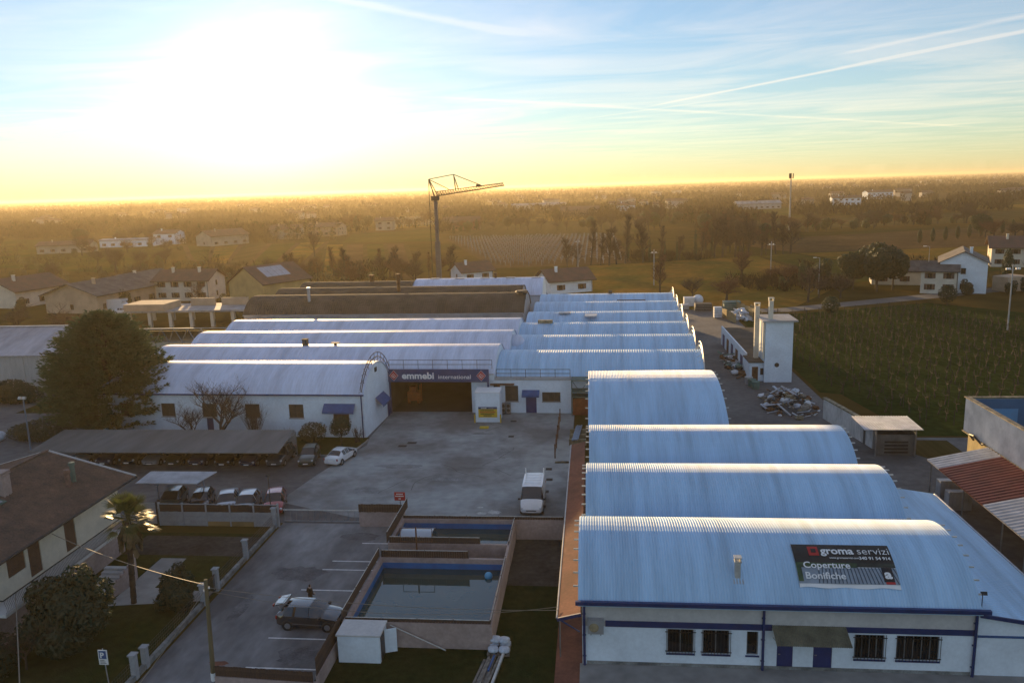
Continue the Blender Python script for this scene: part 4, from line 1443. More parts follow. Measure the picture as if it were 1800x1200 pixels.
def screen(label, p0, p1, z0, z1, slat=0.16):
    F_ = thing('reed_fence', label, 'fence', ((p0[0] + p1[0]) / 2, (p0[1] + p1[1]) / 2, z0))
    fence_run(F_, p0, p1, z0, z1, 0.012, slat)
    b = MB()
    a, c = Vector((*p0, z1 + 0.01)), Vector((*p1, z1 + 0.01))
    b.tube(a, c, 0.022)
    b.build('top_wire', 'hook', F_)
    n = max(2, int((c - a).length / 2.2))
    for i in range(n + 1):
        p = a.lerp(c, i / n)
        b = MB()
        b.tube((p.x, p.y, z0 - 0.05), (p.x, p.y, z1 + 0.06), 0.03)
        b.build('post', 'rail_dark', F_)
    return F_
screen('brown reed screen on the tank wall facing the parking bays', (-15.3, 42.7), (-15.3, 51.2), 1.63, 2.25, 0.15)
screen('low brown reed screen on the near wall of the large tank by the white hut', (-15.1, 42.7), (-6.3, 42.7), 1.63, 1.85, 0.18)
screen('brown reed screen on the far wall of the large tank', (-15.1, 51.1), (-8.9, 51.1), 1.63, 2.15, 0.16)
screen('thin wire and reed edging on the side of the large tank by the lawn', (-6.3, 42.8), (-6.3, 51.1), 1.63, 1.78, 0.25)
screen('brown reed screen on the near wall of the narrow tank', (-15.1, 53.4), (-8.4, 53.4), 1.63, 2.1, 0.16)
screen('brown reed screen at the parking side of the narrow tank', (-15.3, 53.4), (-15.3, 60.0), 1.63, 2.4, 0.15)
screen('low dark screen on the far wall of the narrow tank, below the van', (-15.1, 57.8), (-2.5, 57.8), 1.63, 1.86, 0.2)
screen('thin edging on the lawn side of the narrow tank', (-6.3, 53.4), (-6.3, 57.7), 1.63, 1.80, 0.25)
W1 = thing('garden_wall', 'pink rendered wall below the van, between narrow tank and canopy', 'wall', (-4.3, 58.2, 0))
b = MB()
b.box(-6.18, -2.45, 57.7, 57.9, 0, 1.62)
b.box(-6.4, -6.22, 51.25, 53.25, 0, 1.62)
b.build('wall', 'pink_wall', W1)
W2 = thing('garden_wall', 'pink wall topped by dark boards between sliding gate and narrow tank', 'wall', (-17.4, 59.8, 0))
b = MB()
b.box(-19.3, -15.5, 59.7, 59.9, 0, 1.35)
b.build('wall', 'pink_wall', W2)
fence_run(W2, (-19.3, 59.65), (-15.5, 59.65), 1.32, 2.0, 0.012, 0.2)
# front screen at the lot
W3 = thing('reed_fence', 'dark brown reed screen at the street end of the parking bays', 'fence', (-18.6, 38.3, 0))
fence_run(W3, (-21.4, 38.5), (-15.6, 38.2), 0.5, 1.15, 0.012, 0.16)
fence_run(W3, (-15.4, 38.2), (-15.4, 42.5), 0.9, 2.0, 0.012, 0.18)
b = MB()
b.prism([(-21.4, 38.4), (-15.3, 38.1), (-15.3, 38.3), (-21.4, 38.6)], 0, 0.5)
b.box(-15.5, -15.3, 38.3, 42.5, 0, 0.9)
b.build('wall', 'pink_wall', W3)
# clear curved cover in the narrow tank
b = MB()
A = arch_pts(53.9, 56.4, 0.0, 0.55, 10)
for (y, z, sy, cz), (y2, z2, sy2, cz2) in zip(A, A[1:]):
    b.quad((-14.6, y, 1.3 + z), (-12.2, y, 1.3 + z), (-12.2, y2, 1.3 + z2), (-14.6, y2, 1.3 + z2))
    b.quad((-14.6, y2, 1.26 + z2), (-12.2, y2, 1.26 + z2), (-12.2, y, 1.26 + z), (-14.6, y, 1.26 + z))
CV = thing('tank_cover', 'curved clear cover over the corner of the narrow tank', 'cover', (-13.4, 55, 0.9))
b.build('sheet', 'polycarb', CV, smooth=True)
b = MB()
for x in (-14.6, -12.2):
    b.path([(x, y, 1.3 + z) for y, z, _, _ in A], 0.03)
    b.tube((x, 53.9, 0.3), (x, 53.9, 1.3), 0.03)
    b.tube((x, 56.4, 0.3), (x, 56.4, 1.3), 0.03)
b.build('frame', 'metal_grey', CV)
b = MB()
b.sphere((-7.35, 49.9, 0.95), 0.28, 14, 10)
mat('ball_blue', (0.10, 0.38, 0.60), 0.4, 0, 0.05, 2.0)
tag(b.build('ball', 'ball_blue', smooth=True), 'blue ball floating in the corner of the large tank', 'ball')
FRM = thing('steel_frame', 'thin rusty frame of two squares on a post between the two tanks', 'frame', (-12.8, 52.2, 0))
b = MB()
b.tube((-12.8, 52.2, 0), (-12.8, 52.2, 3.4), 0.06)
b.build('post', 'rust', FRM)
for s in (-1, 1):
    b = MB()
    for z in (2.3, 3.3):
        b.tube((-12.8 + 0.1 * s, 52.2, z), (-12.8 + 1.15 * s, 52.2, z), 0.022)
    b.tube((-12.8 + 1.15 * s, 52.2, 2.3), (-12.8 + 1.15 * s, 52.2, 3.3), 0.022)
    b.build('square', 'rust', FRM)
# white hut
HT = thing('pump_hut', 'small white flat-roofed hut with its side door open beside the large tank', 'hut', (-13.8, 41.3, 0))
b = MB()
b.box(-15.05, -12.55, 40.9, 42.5, 0, 1.7)
b.build('wall', 'white_wall', HT)
b = MB()
b.box(-15.12, -12.48, 40.83, 42.55, 1.702, 1.80)
b.build('roof', 'wall_panel', HT)
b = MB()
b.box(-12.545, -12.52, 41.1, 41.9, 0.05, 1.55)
b.build('doorway_shade', 'black_metal', HT)  # black sheet painted for the shade inside the open hut
b = MB()
b.obox((-12.2, 42.05, 0.8), (0.72, 0.04, 1.5), R(20))
b.build('door', 'white_wall', HT)
b = MB()
b.tube((-12.3, 42.45, 1.55), (-8.97, 42.35, 0.05), 0.035, n=6)
tag(b.build('leaning_pole', 'hook'), 'long thin white pole leaning from the hut along the tank wall', 'pole')
# sacks on a pallet, boards
SK = []
mat('sack', (0.50, 0.55, 0.62), 0.6, 0, 0.15, 3.0)
mat('old_board', (0.22, 0.20, 0.17), 0.9, 0, 0.2, 3.0, fine=0.3)
b = MB()
for k in range(5):
    b.box(-6.45 + k * 0.28, -6.25 + k * 0.28, 41.9, 43.2, 0.12, 0.16)
for y in (41.95, 42.5, 43.05):
    b.box(-6.45, -5.13, y, y + 0.1, 0.012, 0.12)
tag(b.build('pallet', 'old_board'), 'timber pallet under the pale sacks on the lawn', 'pallet')
for k, (x, y, z) in enumerate(((-6.1, 42.2, 0.32), (-5.45, 42.2, 0.32), (-6.12, 42.85, 0.32), (-5.45, 42.85, 0.33), (-6.05, 42.8, 0.62), (-5.5, 42.75, 0.60))):
    b = MB()
    b.sphere((0, 0, 0), 0.34, 12, 8, sz=0.46)
    for i, p in enumerate(b.v):
        s = 1 + 0.12 * mnoise.noise(Vector(p) * 4 + Vector((k * 3, 0, 0)))
        b.v[i] = (max(-0.31, min(0.31, p[0] * s * 1.15)), max(-0.30, min(0.30, p[1] * s * 1.05)), p[2] * s)
    o = b.build('sack', 'sack', smooth=True)
    o.location = (x, y, z)
    o.rotation_euler = (0, 0, rnd.uniform(-0.3, 0.3))
    tag(o, 'plump pale blue sack stacked on the pallet on the lawn', 'sack', 'sacks on the lawn pallet')
for k in range(7):
    b = MB()
    L_ = rnd.uniform(3.2, 4.6)
    b.obox((-6.75 + 0.16 * k, 39.6 + rnd.uniform(-0.3, 0.3), 0.10 + 0.06 * (k % 3)), (0.14, L_, 0.07), R(-7 + rnd.uniform(-2, 2)))
    tag(b.build('timber_board', 'old_board'), 'weathered long board in the pile before the sack pallet', 'board', 'boards before the sacks')
b = MB()
b.obox((-5.72, 39.6, 0.22), (0.14, 5.6, 0.16), R(-6))
tag(b.build('concrete_beam', 'hook'), 'pale squared beam lying alongside the weathered boards', 'beam')
b = MB()
b.obox((-6.05, 40.9, 0.28), (0.1, 1.5, 0.1), R(-7))
tag(b.build('blue_pipe', 'blue_awning'), 'short blue pipe on top of the board pile', 'pipe')

# ---- sliding gate
GT = thing('sliding_gate', 'low see-through sliding gate with pale top rail across the lot entrance', 'gate', (-22.7, 60.4, 0))
b = MB()
b.box(-26.0, -19.35, 60.35, 60.43, 1.05, 1.13)
b.build('top_rail', 'hook', GT)
b = MB()
b.box(-26.0, -19.35, 60.36, 60.42, 0.08, 0.14)
b.build('bottom_rail', 'metal_grey', GT)
for k in range(14):
    b = MB()
    x = -25.9 + k * 0.5
    b.box(x - 0.008, x + 0.008, 60.38, 60.40, 0.14, 1.05)
    b.build('bar', 'metal_grey', GT)
RS = thing('red_sign', 'small red notice board with three white lines on a post above the pink wall', 'sign', (-16.0, 60.5, 0))
b = MB()
b.tube((-16.0, 60.5, 0), (-16.0, 60.5, 2.2), 0.04)
b.build('post', 'metal_grey', RS)
b = MB()
b.box(-16.45, -15.55, 60.42, 60.46, 2.0, 2.72)
rp = b.build('panel', 'sign_red', RS)
for z, w in ((2.52, 0.28), (2.34, 0.36), (2.12, 0.10)):
    b = MB()
    x = -16.0 - w
    while x < -16.0 + w - 0.02:
        q = rnd.uniform(0.05, 0.10)
        b.box(x, min(x + q, -16.0 + w), 60.405, 60.419, z, z + 0.08)
        x += q + 0.025
    b.build('printed_line', 'sign_white', rp)

# ---- wall behind the second row of cars
BWL = thing('panel_wall', 'grey concrete panel wall topped with brown boards between garden and parked cars', 'wall', (-31.2, 59.5, 0))
mat('panel_grey', (0.34, 0.35, 0.36), 0.9, 0, 0.08, 0.6, fine=0.2)
mat('panel_ochre', (0.34, 0.22, 0.09), 0.9, 0, 0.1, 1.0)
for k in range(5):
    for r_ in range(3):
        b = MB()
        b.box(-36.35 + k * 2.06, -34.33 + k * 2.06, 59.4 + 0.004 * ((k + r_) % 2), 59.5, r_ * 0.41, r_ * 0.41 + 0.40)
        b.build('panel', 'panel_ochre' if (r_ == 0 and k in (2, 3)) else 'panel_grey', BWL)
for k in range(6):
    b = MB()
    b.box(-36.42 + k * 2.06, -36.30 + k * 2.06, 59.36, 59.54, 0, 2.0)
    b.build('post', 'panel_grey', BWL)
fence_run(BWL, (-36.35, 59.45), (-26.1, 59.45), 1.24, 1.85, 0.01, 0.2)
b = MB()
b.box(-36.4, -26.0, 59.41, 59.49, 1.86, 1.92)
b.build('cap', 'metal_grey', BWL)
SG = thing('slat_gate', 'grey slatted gate beside the house, at the end of the panel wall', 'gate', (-37.8, 59.4, 0))
me = MB().box(-1.2, 1.2, -0.015, 0.015, 0, 0.09).mesh('slat', 'galv')
for k in range(15):
    part('slat', me, SG, (0, 0, 0.15 + k * 0.125))
for x in (-1.25, 1.25):
    b = MB()
    b.box(x - 0.05, x + 0.05, -0.05, 0.05, 0, 2.1)
    b.build('post', 'iron', SG, local=True)

# ---- garden wall along the lot with pillars
GW = thing('garden_wall', 'low wall with mesh fence and pale pillars between the lawn and parking lot', 'wall', (-26.4, 46, 0))
b = MB()
b.box(-26.45, -26.2, 30, 46.8, 0, 0.32)
b.box(-26.45, -26.2, 49.0, 59.3, 0, 0.32)
b.build('wall', 'plinth', GW)
for y, h in ((46.9, 1.45), (48.85, 1.6), (53.6, 1.5), (59.2, 1.7), (38.7, 1.5), (39.8, 1.3)):
    b = MB()
    b.box(-26.48, -26.16, y - 0.16, y + 0.16, 0, h)
    b.box(-26.54, -26.10, y - 0.22, y + 0.22, h, h + 0.08)
    b.build('pillar', 'panel_grey', GW)
for y0, y1 in ((30.5, 38.4), (40.1, 46.6), (49.2, 53.3), (53.9, 58.9)):
    b = MB()
    for z in (0.6, 0.8, 1.0, 1.2):
        b.box(-26.335, -26.325, y0, y1, z, z + 0.012)
    y = y0
    while y < y1:
        b.box(-26.335, -26.325, y, y + 0.012, 0.45, 1.22)
        y += 0.22
    b.build('mesh_panel', 'rail_dark', GW)
b = MB()
for k in range(12):
    b.box(-26.34, -26.32, 47.15 + k * 0.13, 47.19 + k * 0.13, 0.1, 1.35)
b.box(-26.35, -26.31, 47.1, 48.7, 1.25, 1.31)
b.box(-26.35, -26.31, 47.1, 48.7, 0.15, 0.21)
b.build('gate', 'iron', GW)

# ---- utility pole, wires, parking sign, lamp posts
UP = thing('utility_pole', 'leaning wooden utility pole with insulators in the parking lot', 'pole', (-21.7, 38.8, 0))
mat('pole_wood', (0.16, 0.13, 0.07), 0.9, 0, 0.2, 3.0, stretch=(1, 1, 0.1))
b = MB()
b.tube((-21.7, 38.8, 0), (-21.52, 38.8, 6.2), 0.14, 0.10, 10)
b.build('shaft', 'pole_wood', UP)
b = MB()
b.tube((-21.69, 38.8, 0.02), (-21.685, 38.8, 0.5), 0.155, 0.15, 10)
b.build('painted_foot', 'sign_white', UP)
for dz_, dx_ in ((5.9, -0.16), (5.7, 0.16), (5.5, -0.16)):
    b = MB()
    b.tube((-21.53, 38.8, dz_), (-21.53 + dx_, 38.8, dz_), 0.02)
    b.tube((-21.53 + dx_, 38.8, dz_ - 0.04), (-21.53 + dx_, 38.8, dz_ + 0.08), 0.045, 0.03, 8)
    b.build('insulator', 'sign_white', UP)
mat('cable', (0.22, 0.19, 0.15), 0.6, 0, 0.1, 1.0)
def wire(label, p0, p1, sag, r=0.022):
    b = MB()
    p0, p1 = Vector(p0), Vector(p1)
    pts = [p0.lerp(p1, i / 16) - Vector((0, 0, sag * 4 * (i / 16) * (1 - i / 16))) for i in range(17)]
    b.path(pts, r, 5)
    return tag(b.build('overhead_wire', 'cable'), label, 'wire')
wire('thick wire from the utility pole to the cream house', (-21.69, 38.8, 5.9), (-36.3, 46.6, 5.1), 0.3)
wire('wire from the utility pole across the large tank to the canopy', (-21.37, 38.8, 5.7), (-2.2, 42.6, 2.7), 0.4, 0.016)
wire('second thin wire from the utility pole over the black car', (-21.37, 38.8, 5.5), (-2.2, 42.9, 2.75), 0.9, 0.014)
wire('wire dropping from the cream house towards the street', (-35.3, 41.5, 3.6), (-28.2, 32.5, 3.8), 0.15, 0.03)
wire('slack wire from the utility pole down to the street corner', (-21.69, 38.8, 5.5), (-24.5, 34.0, 1.2), 0.2, 0.02)
PS = thing('parking_sign', 'blue and white parking sign with a letter P on a slim post', 'sign', (-27.5, 38.0, 0))
b = MB()
b.tube((-27.5, 38.0, 0), (-27.6, 38.0, 2.3), 0.03)
b.build('post', 'galv', PS)
b = MB()
b.box(-27.86, -27.32, 37.93, 37.96, 1.35, 2.25)
pp = b.build('panel', 'sign_white', PS)
b = MB()
b.box(-27.80, -27.38, 37.915, 37.928, 1.72, 2.20)
b.build('blue_field', 'blue_awning', pp)
text_mesh('lettering', 'P', 0.46, 'sign_white', PS, (-0.24, -0.10, 1.79), bold=0.012)
b = MB()
for k in range(3):
    b.box(-27.78, -27.42 - 0.05 * k, 37.915, 37.928, 1.42 + k * 0.09, 1.46 + k * 0.09)
b.build('printed_line', 'metal_grey', pp)
LPB = thing('lamp_post', 'blue-grey lamp post with two floodlights at the end of the long carport', 'lamp post', (-61.9, 78.2, 0))
b = MB()
b.tube((-61.9, 78.2, 0), (-61.9, 78.2, 6.0), 0.10, 0.07, 8)
b.build('post', 'profile_blue', LPB)
for dx_ in (-0.25, 0.25):
    b = MB()
    b.obox((-61.9 + dx_, 78.05, 6.05), (0.36, 0.2, 0.3), rx=R(-30))
    b.build('floodlight', 'hook', LPB)
LPC = thing('lamp_post', 'thin dark lamp post beside the red car', 'lamp post', (-27.6, 61.6, 0))
b = MB()
b.tube((-27.6, 61.6, 0), (-27.6, 61.6, 3.6), 0.05, 0.035, 8)
b.build('post', 'iron', LPC)
b = MB()
b.tube((-27.6, 61.6, 3.6), (-27.6, 61.6, 3.75), 0.22, 0.10, 8)
b.build('lamp_head', 'iron', LPC)

# ---- long carport and the small one
mat('carport_sheet', (0.25, 0.25, 0.24), 0.7, 0.1, 0.3, 0.35, col2=(0.15, 0.14, 0.125), fine=0.25, stretch=(0.5, 0.1, 1))
CP = thing('carport', 'long grey corrugated carport over a row of parked cars', 'carport', (-43.7, 74.4, 0))
b = MB()
ribbed_slope(b, ((-56.6, 71.0, 2.36), (-30.6, 71.0, 2.36), (-31.4, 77.6, 2.62), (-57.2, 77.6, 2.62)), 150, 0.04)
b.build('roof', 'carport_sheet', CP)
for k in range(8):
    x = -56.0 + k * 3.55
    b = MB()
    b.tube((x, 77.2, 0), (x, 77.2, 2.52), 0.06, n=6)
    b.tube((x, 77.2, 1.5), (x, 74.5, 2.42), 0.04, n=5)
    b.tube((x, 77.3, 2.50), (x, 71.2, 2.28), 0.05, n=5)
    b.build('post', 'metal_grey', CP)
b = MB()
b.box(-57.0, -31.4, 77.7, 77.85, 0.0, 2.45)
b.build('rear_wall', 'grey_wall', CP)
CP2 = thing('carport', 'small pale carport with triangular steel brackets beside the house', 'carport', (-37.2, 63.7, 0))
b = MB()
ribbed_slope(b, ((-40.2, 62.6, 2.45), (-34.6, 62.6, 2.45), (-33.9, 65.1, 2.62), (-40.2, 65.1, 2.62)), 30, 0.035)
b.build('roof', 'galv', CP2)
for x in (-39.4, -35.0):
    b = MB()
    b.tube((x, 64.6, 0), (x, 64.6, 2.55), 0.07, n=6)
    b.build('post', 'profile_blue', CP2)
    b = MB()
    b.tube((x, 64.6, 1.4), (x, 62.8, 2.40), 0.03)
    b.tube((x, 64.6, 2.0), (x, 63.2, 2.44), 0.025)
    b.tube((x, 64.9, 2.54), (x, 62.7, 2.42), 0.035)
    for q in (62.9, 63.5, 64.1):
        b.tube((x, q, 2.4), (x, q + 0.3, 2.15 - (q - 62.9) * 0.3), 0.018)
    b.build('bracket', 'profile_blue', CP2)

# ---- cream house
HS = thing('cream_house', 'cream two-storey house with brown tiled roof and curved balcony railings', 'house', (-42.5, 45, 0))
mat('roof_tile', (0.19, 0.115, 0.080), 0.9, 0, 0.25, 0.9, fine=0.5, col2=(0.095, 0.070, 0.056))
mat('shutter_brown', (0.11, 0.060, 0.038), 0.7, 0, 0.15, 2.0)
mat('soffit', (0.38, 0.33, 0.22), 0.9, 0, 0.1, 1.0)
HX0, HX1, HY0, HY1 = -48.6, -36.6, 41.1, 54.6
b = MB()
hops = [(49.2 - HY0 - 1.0, 49.2 - HY0 + 0.15, 2.95, 5.05), (44.6 - HY0, 45.75 - HY0, 2.95, 5.05), (42.7 - HY0, 44.3 - HY0, 3.85, 5.05)]
pwall(b, (HX1, HY0, 0), (0, 1, 0), (1, 0, 0), HY1 - HY0, 5.75, hops)
pwall(b, (HX0, HY0, 0), (1, 0, 0), (0, -1, 0), HX1 - HX0, 5.75, [])
pwall(b, (HX0, HY1, 0), (1, 0, 0), (0, 1, 0), HX1 - HX0, 5.75, [])
pwall(b, (HX0, HY0, 0), (0, 1, 0), (-1, 0, 0), HY1 - HY0, 5.75, [])
for y in (HY0 + 0.1, HY1 - 0.1):
    b.yprism([(HX0, 5.75), (HX1, 5.75), (-42.6, 7.45)], y - 0.1, y + 0.1)
b.build('wall', 'cream_wall', HS)
b = MB()
b.box(-36.595, -36.57, HY0, HY1, 0.0, 2.55)
b.build('render_base', 'pink_wall', HS)
def tile_slope(mb, xr, xe, zr, ze, y0, y1, k):
    P, F = [], []
    st = []
    for i in range(k):
        for j in range(4):
            st.append(((i + j / 4) / k, 0.045 * math.sin(math.pi * 2 * j / 4)))
    st.append((1, 0))
    rows = 22
    for t, o in st:
        for q in range(rows + 1):
            s = q / rows
            P.append((xr + (xe - xr) * s, y0 + (y1 - y0) * t, zr + (ze - zr) * s + o + (0.02 if q % 2 else 0)))
    m = rows + 1
    for i in range(len(st) - 1):
        for q in range(rows):
            f = (i * m + q, (i + 1) * m + q, (i + 1) * m + q + 1, i * m + q + 1)
            F.append(f if xe < xr else f[::-1])
    mb.add(P, F)
b = MB()
tile_slope(b, -42.55, -35.55, 7.85, 5.85, 40.2, 55.5, 58)
tile_slope(b, -42.55, -49.6, 7.85, 5.85, 40.2, 55.5, 58)
b.add([(-42.55, 40.2, 7.72), (-35.55, 40.2, 5.72), (-35.55, 55.5, 5.72), (-42.55, 55.5, 7.72)], [(0, 3, 2, 1)])
b.add([(-42.55, 40.2, 7.72), (-49.6, 40.2, 5.72), (-49.6, 55.5, 5.72), (-42.55, 55.5, 7.72)], [(0, 1, 2, 3)])
hr = b.build('roof', 'roof_tile', HS)
b = MB()
b.obox((-39.05, 55.5, 6.82), (7.3, 0.14, 0.2), ry=R(15.9))
b.obox((-46.05, 55.5, 6.82), (7.3, 0.14, 0.2), ry=R(-15.9))
b.build('verge', 'wall_panel', hr)
b = MB()
b.obox((-39.05, 40.2, 6.82), (7.3, 0.14, 0.2), ry=R(15.9))
b.obox((-46.05, 40.2, 6.82), (7.3, 0.14, 0.2), ry=R(-15.9))
b.build('verge', 'wall_panel', hr)
b = MB()
k = 36
for i in range(k):
    y = 40.2 + (55.5 - 40.2) * (i + 0.5) / k
    b.obox((-42.55, y, 7.90), (0.26, 0.40, 0.12))
b.build('ridge_cap', 'roof_tile', hr)
b = MB()
b.box(-36.55, -35.6, 40.3, 55.3, 5.62, 5.70)
b.build('soffit', 'soffit', hr)
b = MB()
b.tube((-35.46, 40.2, 5.80), (-35.46, 55.5, 5.80), 0.09, n=6)
b.build('gutter', 'iron', HS)
b = MB()
b.tube((-36.45, 41.0, 0), (-36.45, 41.0, 5.3), 0.06, n=6)
b.tube((-36.45, 41.0, 5.3), (-35.5, 41.0, 5.75), 0.06, n=6)
b.build('downpipe', 'iron', HS)
for y0, y1, z0, z1 in [(a + HY0, c + HY0, d, e) for a, c, d, e in hops]:
    b = MB()
    b.box(-36.70, -36.66, y0 + 0.02, y1 - 0.02, z0, z1)
    sh = b.build('shutter', 'shutter_brown', HS)
    b = MB()
    n_ = int((z1 - z0) / 0.12)
    for i in range(n_):
        b.box(-36.658, -36.64, y0 + 0.08, y1 - 0.08, z0 + 0.05 + i * 0.12, z0 + 0.12 + i * 0.12)
    b.build('slat', 'shutter_brown', sh)
b = MB()
b.box(-36.56, -35.2, 40.4, 52.5, 2.55, 2.75)
bal = b.build('balcony', 'wall_panel', HS)
b = MB()
b.box(-35.27, -35.22, 40.4, 52.5, 3.62, 3.68)
b.box(-36.5, -35.22, 40.38, 40.43, 3.62, 3.68)
b.box(-36.5, -35.22, 52.47, 52.52, 3.62, 3.68)
b.build('handrail', 'iron', bal)
me = MB().path([(0, 0, 0), (0.10, 0, 0.18), (0.09, 0, 0.4), (0.0, 0, 0.65), (0.0, 0, 0.9)], 0.012, 4).mesh('baluster', 'iron')
Mi = wmat(HS).inverted()
for k in range(92):
    part('baluster', me, bal, Mi @ Vector((-35.25, 40.5 + k * 0.13, 2.75)))
# chimneys
for x, y, w, z0, h, cap in ((-40.6, 48.1, 0.75, 7.1, 1.5, True), (-38.3, 52.2, 0.34, 6.4, 1.5, False), (-38.1, 51.3, 0.36, 6.3, 1.35, False)):
    b = MB()
    if cap:
        b.box(x - w / 2, x + w / 2, y - w / 2, y + w / 2, z0, z0 + h)
        for q in (0.08, 0.24):
            b.box(x - w / 2 - 0.05, x + w / 2 + 0.05, y - w / 2 - 0.05, y + w / 2 + 0.05, z0 + h + q, z0 + h + q + 0.08)
        b.box(x - w / 2 + 0.05, x + w / 2 - 0.05, y - w / 2 + 0.05, y + w / 2 - 0.05, z0 + h, z0 + h + 0.3)
    else:
        b.tube((x, y, z0), (x, y, z0 + h), w / 2, w / 2, 12)
        b.tube((x, y, z0 + h), (x, y, z0 + h + 0.22), w * 0.7, w * 0.62, 12)
    b.build('chimney', 'pink_wall' if cap else ('rack_green' if y > 52 else 'brick_dull'), hr)
b = MB()
b.obox((-40.1, 46.6, 7.24), (0.9, 1.2, 0.08), ry=R(15.9))
b.build('roof_hatch', 'rack_green', hr)
b = MB()
b.obox((-39.9, 46.5, 7.30), (0.4, 0.7, 0.06), ry=R(15.9))
b.build('skylight', 'galv', hr)
# porch wall and steps beside the house
PW = thing('stair_wall', 'pink curved stair wall with pale steps at the foot of the house', 'stairs', (-33.6, 49.5, 0))
for k in range(6):
    b = MB()
    b.box(-35.2, -33.4, 48.0 + k * 0.36, 48.36 + k * 0.36, 0.012, 0.17 * (k + 1))
    b.build('step', 'wall_panel', PW)
b = MB()
pts = [(-33.3 + 0.25 * math.sin(i * 0.4), 47.6 + i * 0.4) for i in range(8)]
for i, (p, q) in enumerate(zip(pts, pts[1:])):
    h = 0.9 + i * 0.16
    b.prism([(p[0], p[1]), (p[0] + 0.15, p[1]), (q[0] + 0.15, q[1]), (q[0], q[1])], 0, h)
b.build('wall', 'pink_wall', PW)
sheet('garden_path', [(-33, 46.4), (-26.5, 47.4), (-26.5, 48.6), (-31, 49.0), (-31, 53.5), (-33, 53.5)], 0.022, 'concrete')

# ================================================================== vehicles
def paint(name, col, rough=0.28, metal=0.3):
    m = mat(name, col, rough, metal, 0.03, 2.0, spec=0.8)
    m.node_tree.nodes['Principled BSDF'].inputs['Coat Weight'].default_value = 1.0
    m.node_tree.nodes['Principled BSDF'].inputs['Coat Roughness'].default_value = 0.04
    return m
paint('car_black', (0.012, 0.012, 0.014), 0.15, 0.2)
paint('car_mirror', (0.13, 0.135, 0.14), 0.10, 1.0)
paint('car_white', (0.74, 0.74, 0.74), 0.3, 0.0)
paint('car_silver', (0.42, 0.43, 0.45), 0.3, 0.6)
paint('car_grey', (0.10, 0.105, 0.11), 0.3, 0.5)
paint('car_blue', (0.02, 0.045, 0.12), 0.25, 0.4)
paint('car_red', (0.32, 0.018, 0.015), 0.25, 0.2)
paint('car_green', (0.03, 0.045, 0.03), 0.3, 0.3)
mat('tyre', (0.018, 0.018, 0.018), 0.9, 0, 0.1, 3.0)
mat('car_glass', (0.012, 0.016, 0.020), 0.03, 0, 0.05, 1.0, spec=1.0)
mat('head_lamp', (0.62, 0.64, 0.66), 0.15, 0.2, 0.05, 2.0)
mat('tail_lamp', (0.30, 0.015, 0.012), 0.25, 0, 0.05, 2.0)
mat('plastic', (0.03, 0.03, 0.032), 0.6, 0, 0.05, 2.0)
CARS = {
 # x, bottom, waist, belt, top, half width, half width of the top ; index ranges of the glass
 'hatchback': dict(st=[(-2.03, .42, .60, .74, .78, .66, .58), (-1.98, .30, .60, .92, .98, .80, .64), (-1.80, .24, .60, .95, 1.06, .85, .66), (-1.50, .22, .60, .95, 1.40, .87, .58), (-0.9, .22, .60, .94, 1.47, .87, .60), (0.1, .22, .60, .92, 1.46, .87, .60), (0.95, .22, .60, .90, .98, .87, .68), (1.55, .22, .60, .82, .88, .86, .66), (1.90, .26, .56, .70, .76, .80, .60), (2.04, .34, .50, .58, .62, .66, .50)], r=(2, 3), s=(3, 5), f=(5, 6), wb=(-1.27, 1.28)),
 'sedan': dict(st=[(-2.25, .42, .60, .76, .82, .68, .58), (-2.18, .30, .62, .90, .97, .82, .66), (-1.55, .23, .62, .94, 1.02, .87, .68), (-0.95, .22, .60, .94, 1.37, .88, .58), (-0.4, .22, .60, .93, 1.43, .88, .59), (0.25, .22, .60, .92, 1.41, .88, .59), (1.10, .22, .60, .88, .96, .88, .70), (1.75, .23, .58, .80, .86, .86, .66), (2.12, .28, .54, .68, .74, .78, .58), (2.25, .36, .50, .58, .60, .64, .48)], r=(2, 3), s=(3, 5), f=(5, 6), wb=(-1.35, 1.36)),
 'crossover': dict(st=[(-2.15, .46, .70, .86, .92, .68, .60), (-2.08, .34, .70, 1.04, 1.12, .84, .68), (-1.92, .28, .70, 1.06, 1.18, .88, .68), (-1.65, .26, .70, 1.06, 1.58, .90, .62), (-0.9, .26, .70, 1.05, 1.66, .90, .63), (0.1, .26, .70, 1.03, 1.63, .90, .63), (0.95, .26, .70, 1.01, 1.10, .90, .72), (1.65, .27, .68, .94, 1.02, .88, .70), (2.02, .32, .62, .82, .90, .82, .62), (2.15, .42, .56, .68, .72, .68, .52)], r=(2, 3), s=(3, 5), f=(5, 6), wb=(-1.32, 1.33)),
 'van': dict(st=[(-2.50, .45, .9, 1.3, 1.92, .88, .80), (-2.46, .30, .9, 1.35, 2.05, .96, .84), (-2.0, .28, .9, 1.35, 2.10, .97, .86), (-1.0, .28, .9, 1.35, 2.10, .97, .86), (0.2, .28, .9, 1.32, 2.10, .97, .86), (0.85, .28, .88, 1.28, 2.04, .97, .84), (1.62, .28, .85, 1.16, 1.24, .96, .80), (2.15, .30, .75, .98, 1.05, .92, .74), (2.42, .36, .62, .78, .84, .84, .62), (2.50, .42, .56, .64, .66, .70, .52)], r=(9, 9), s=(4, 5), f=(5, 6), wb=(-1.45, 1.55)),
}
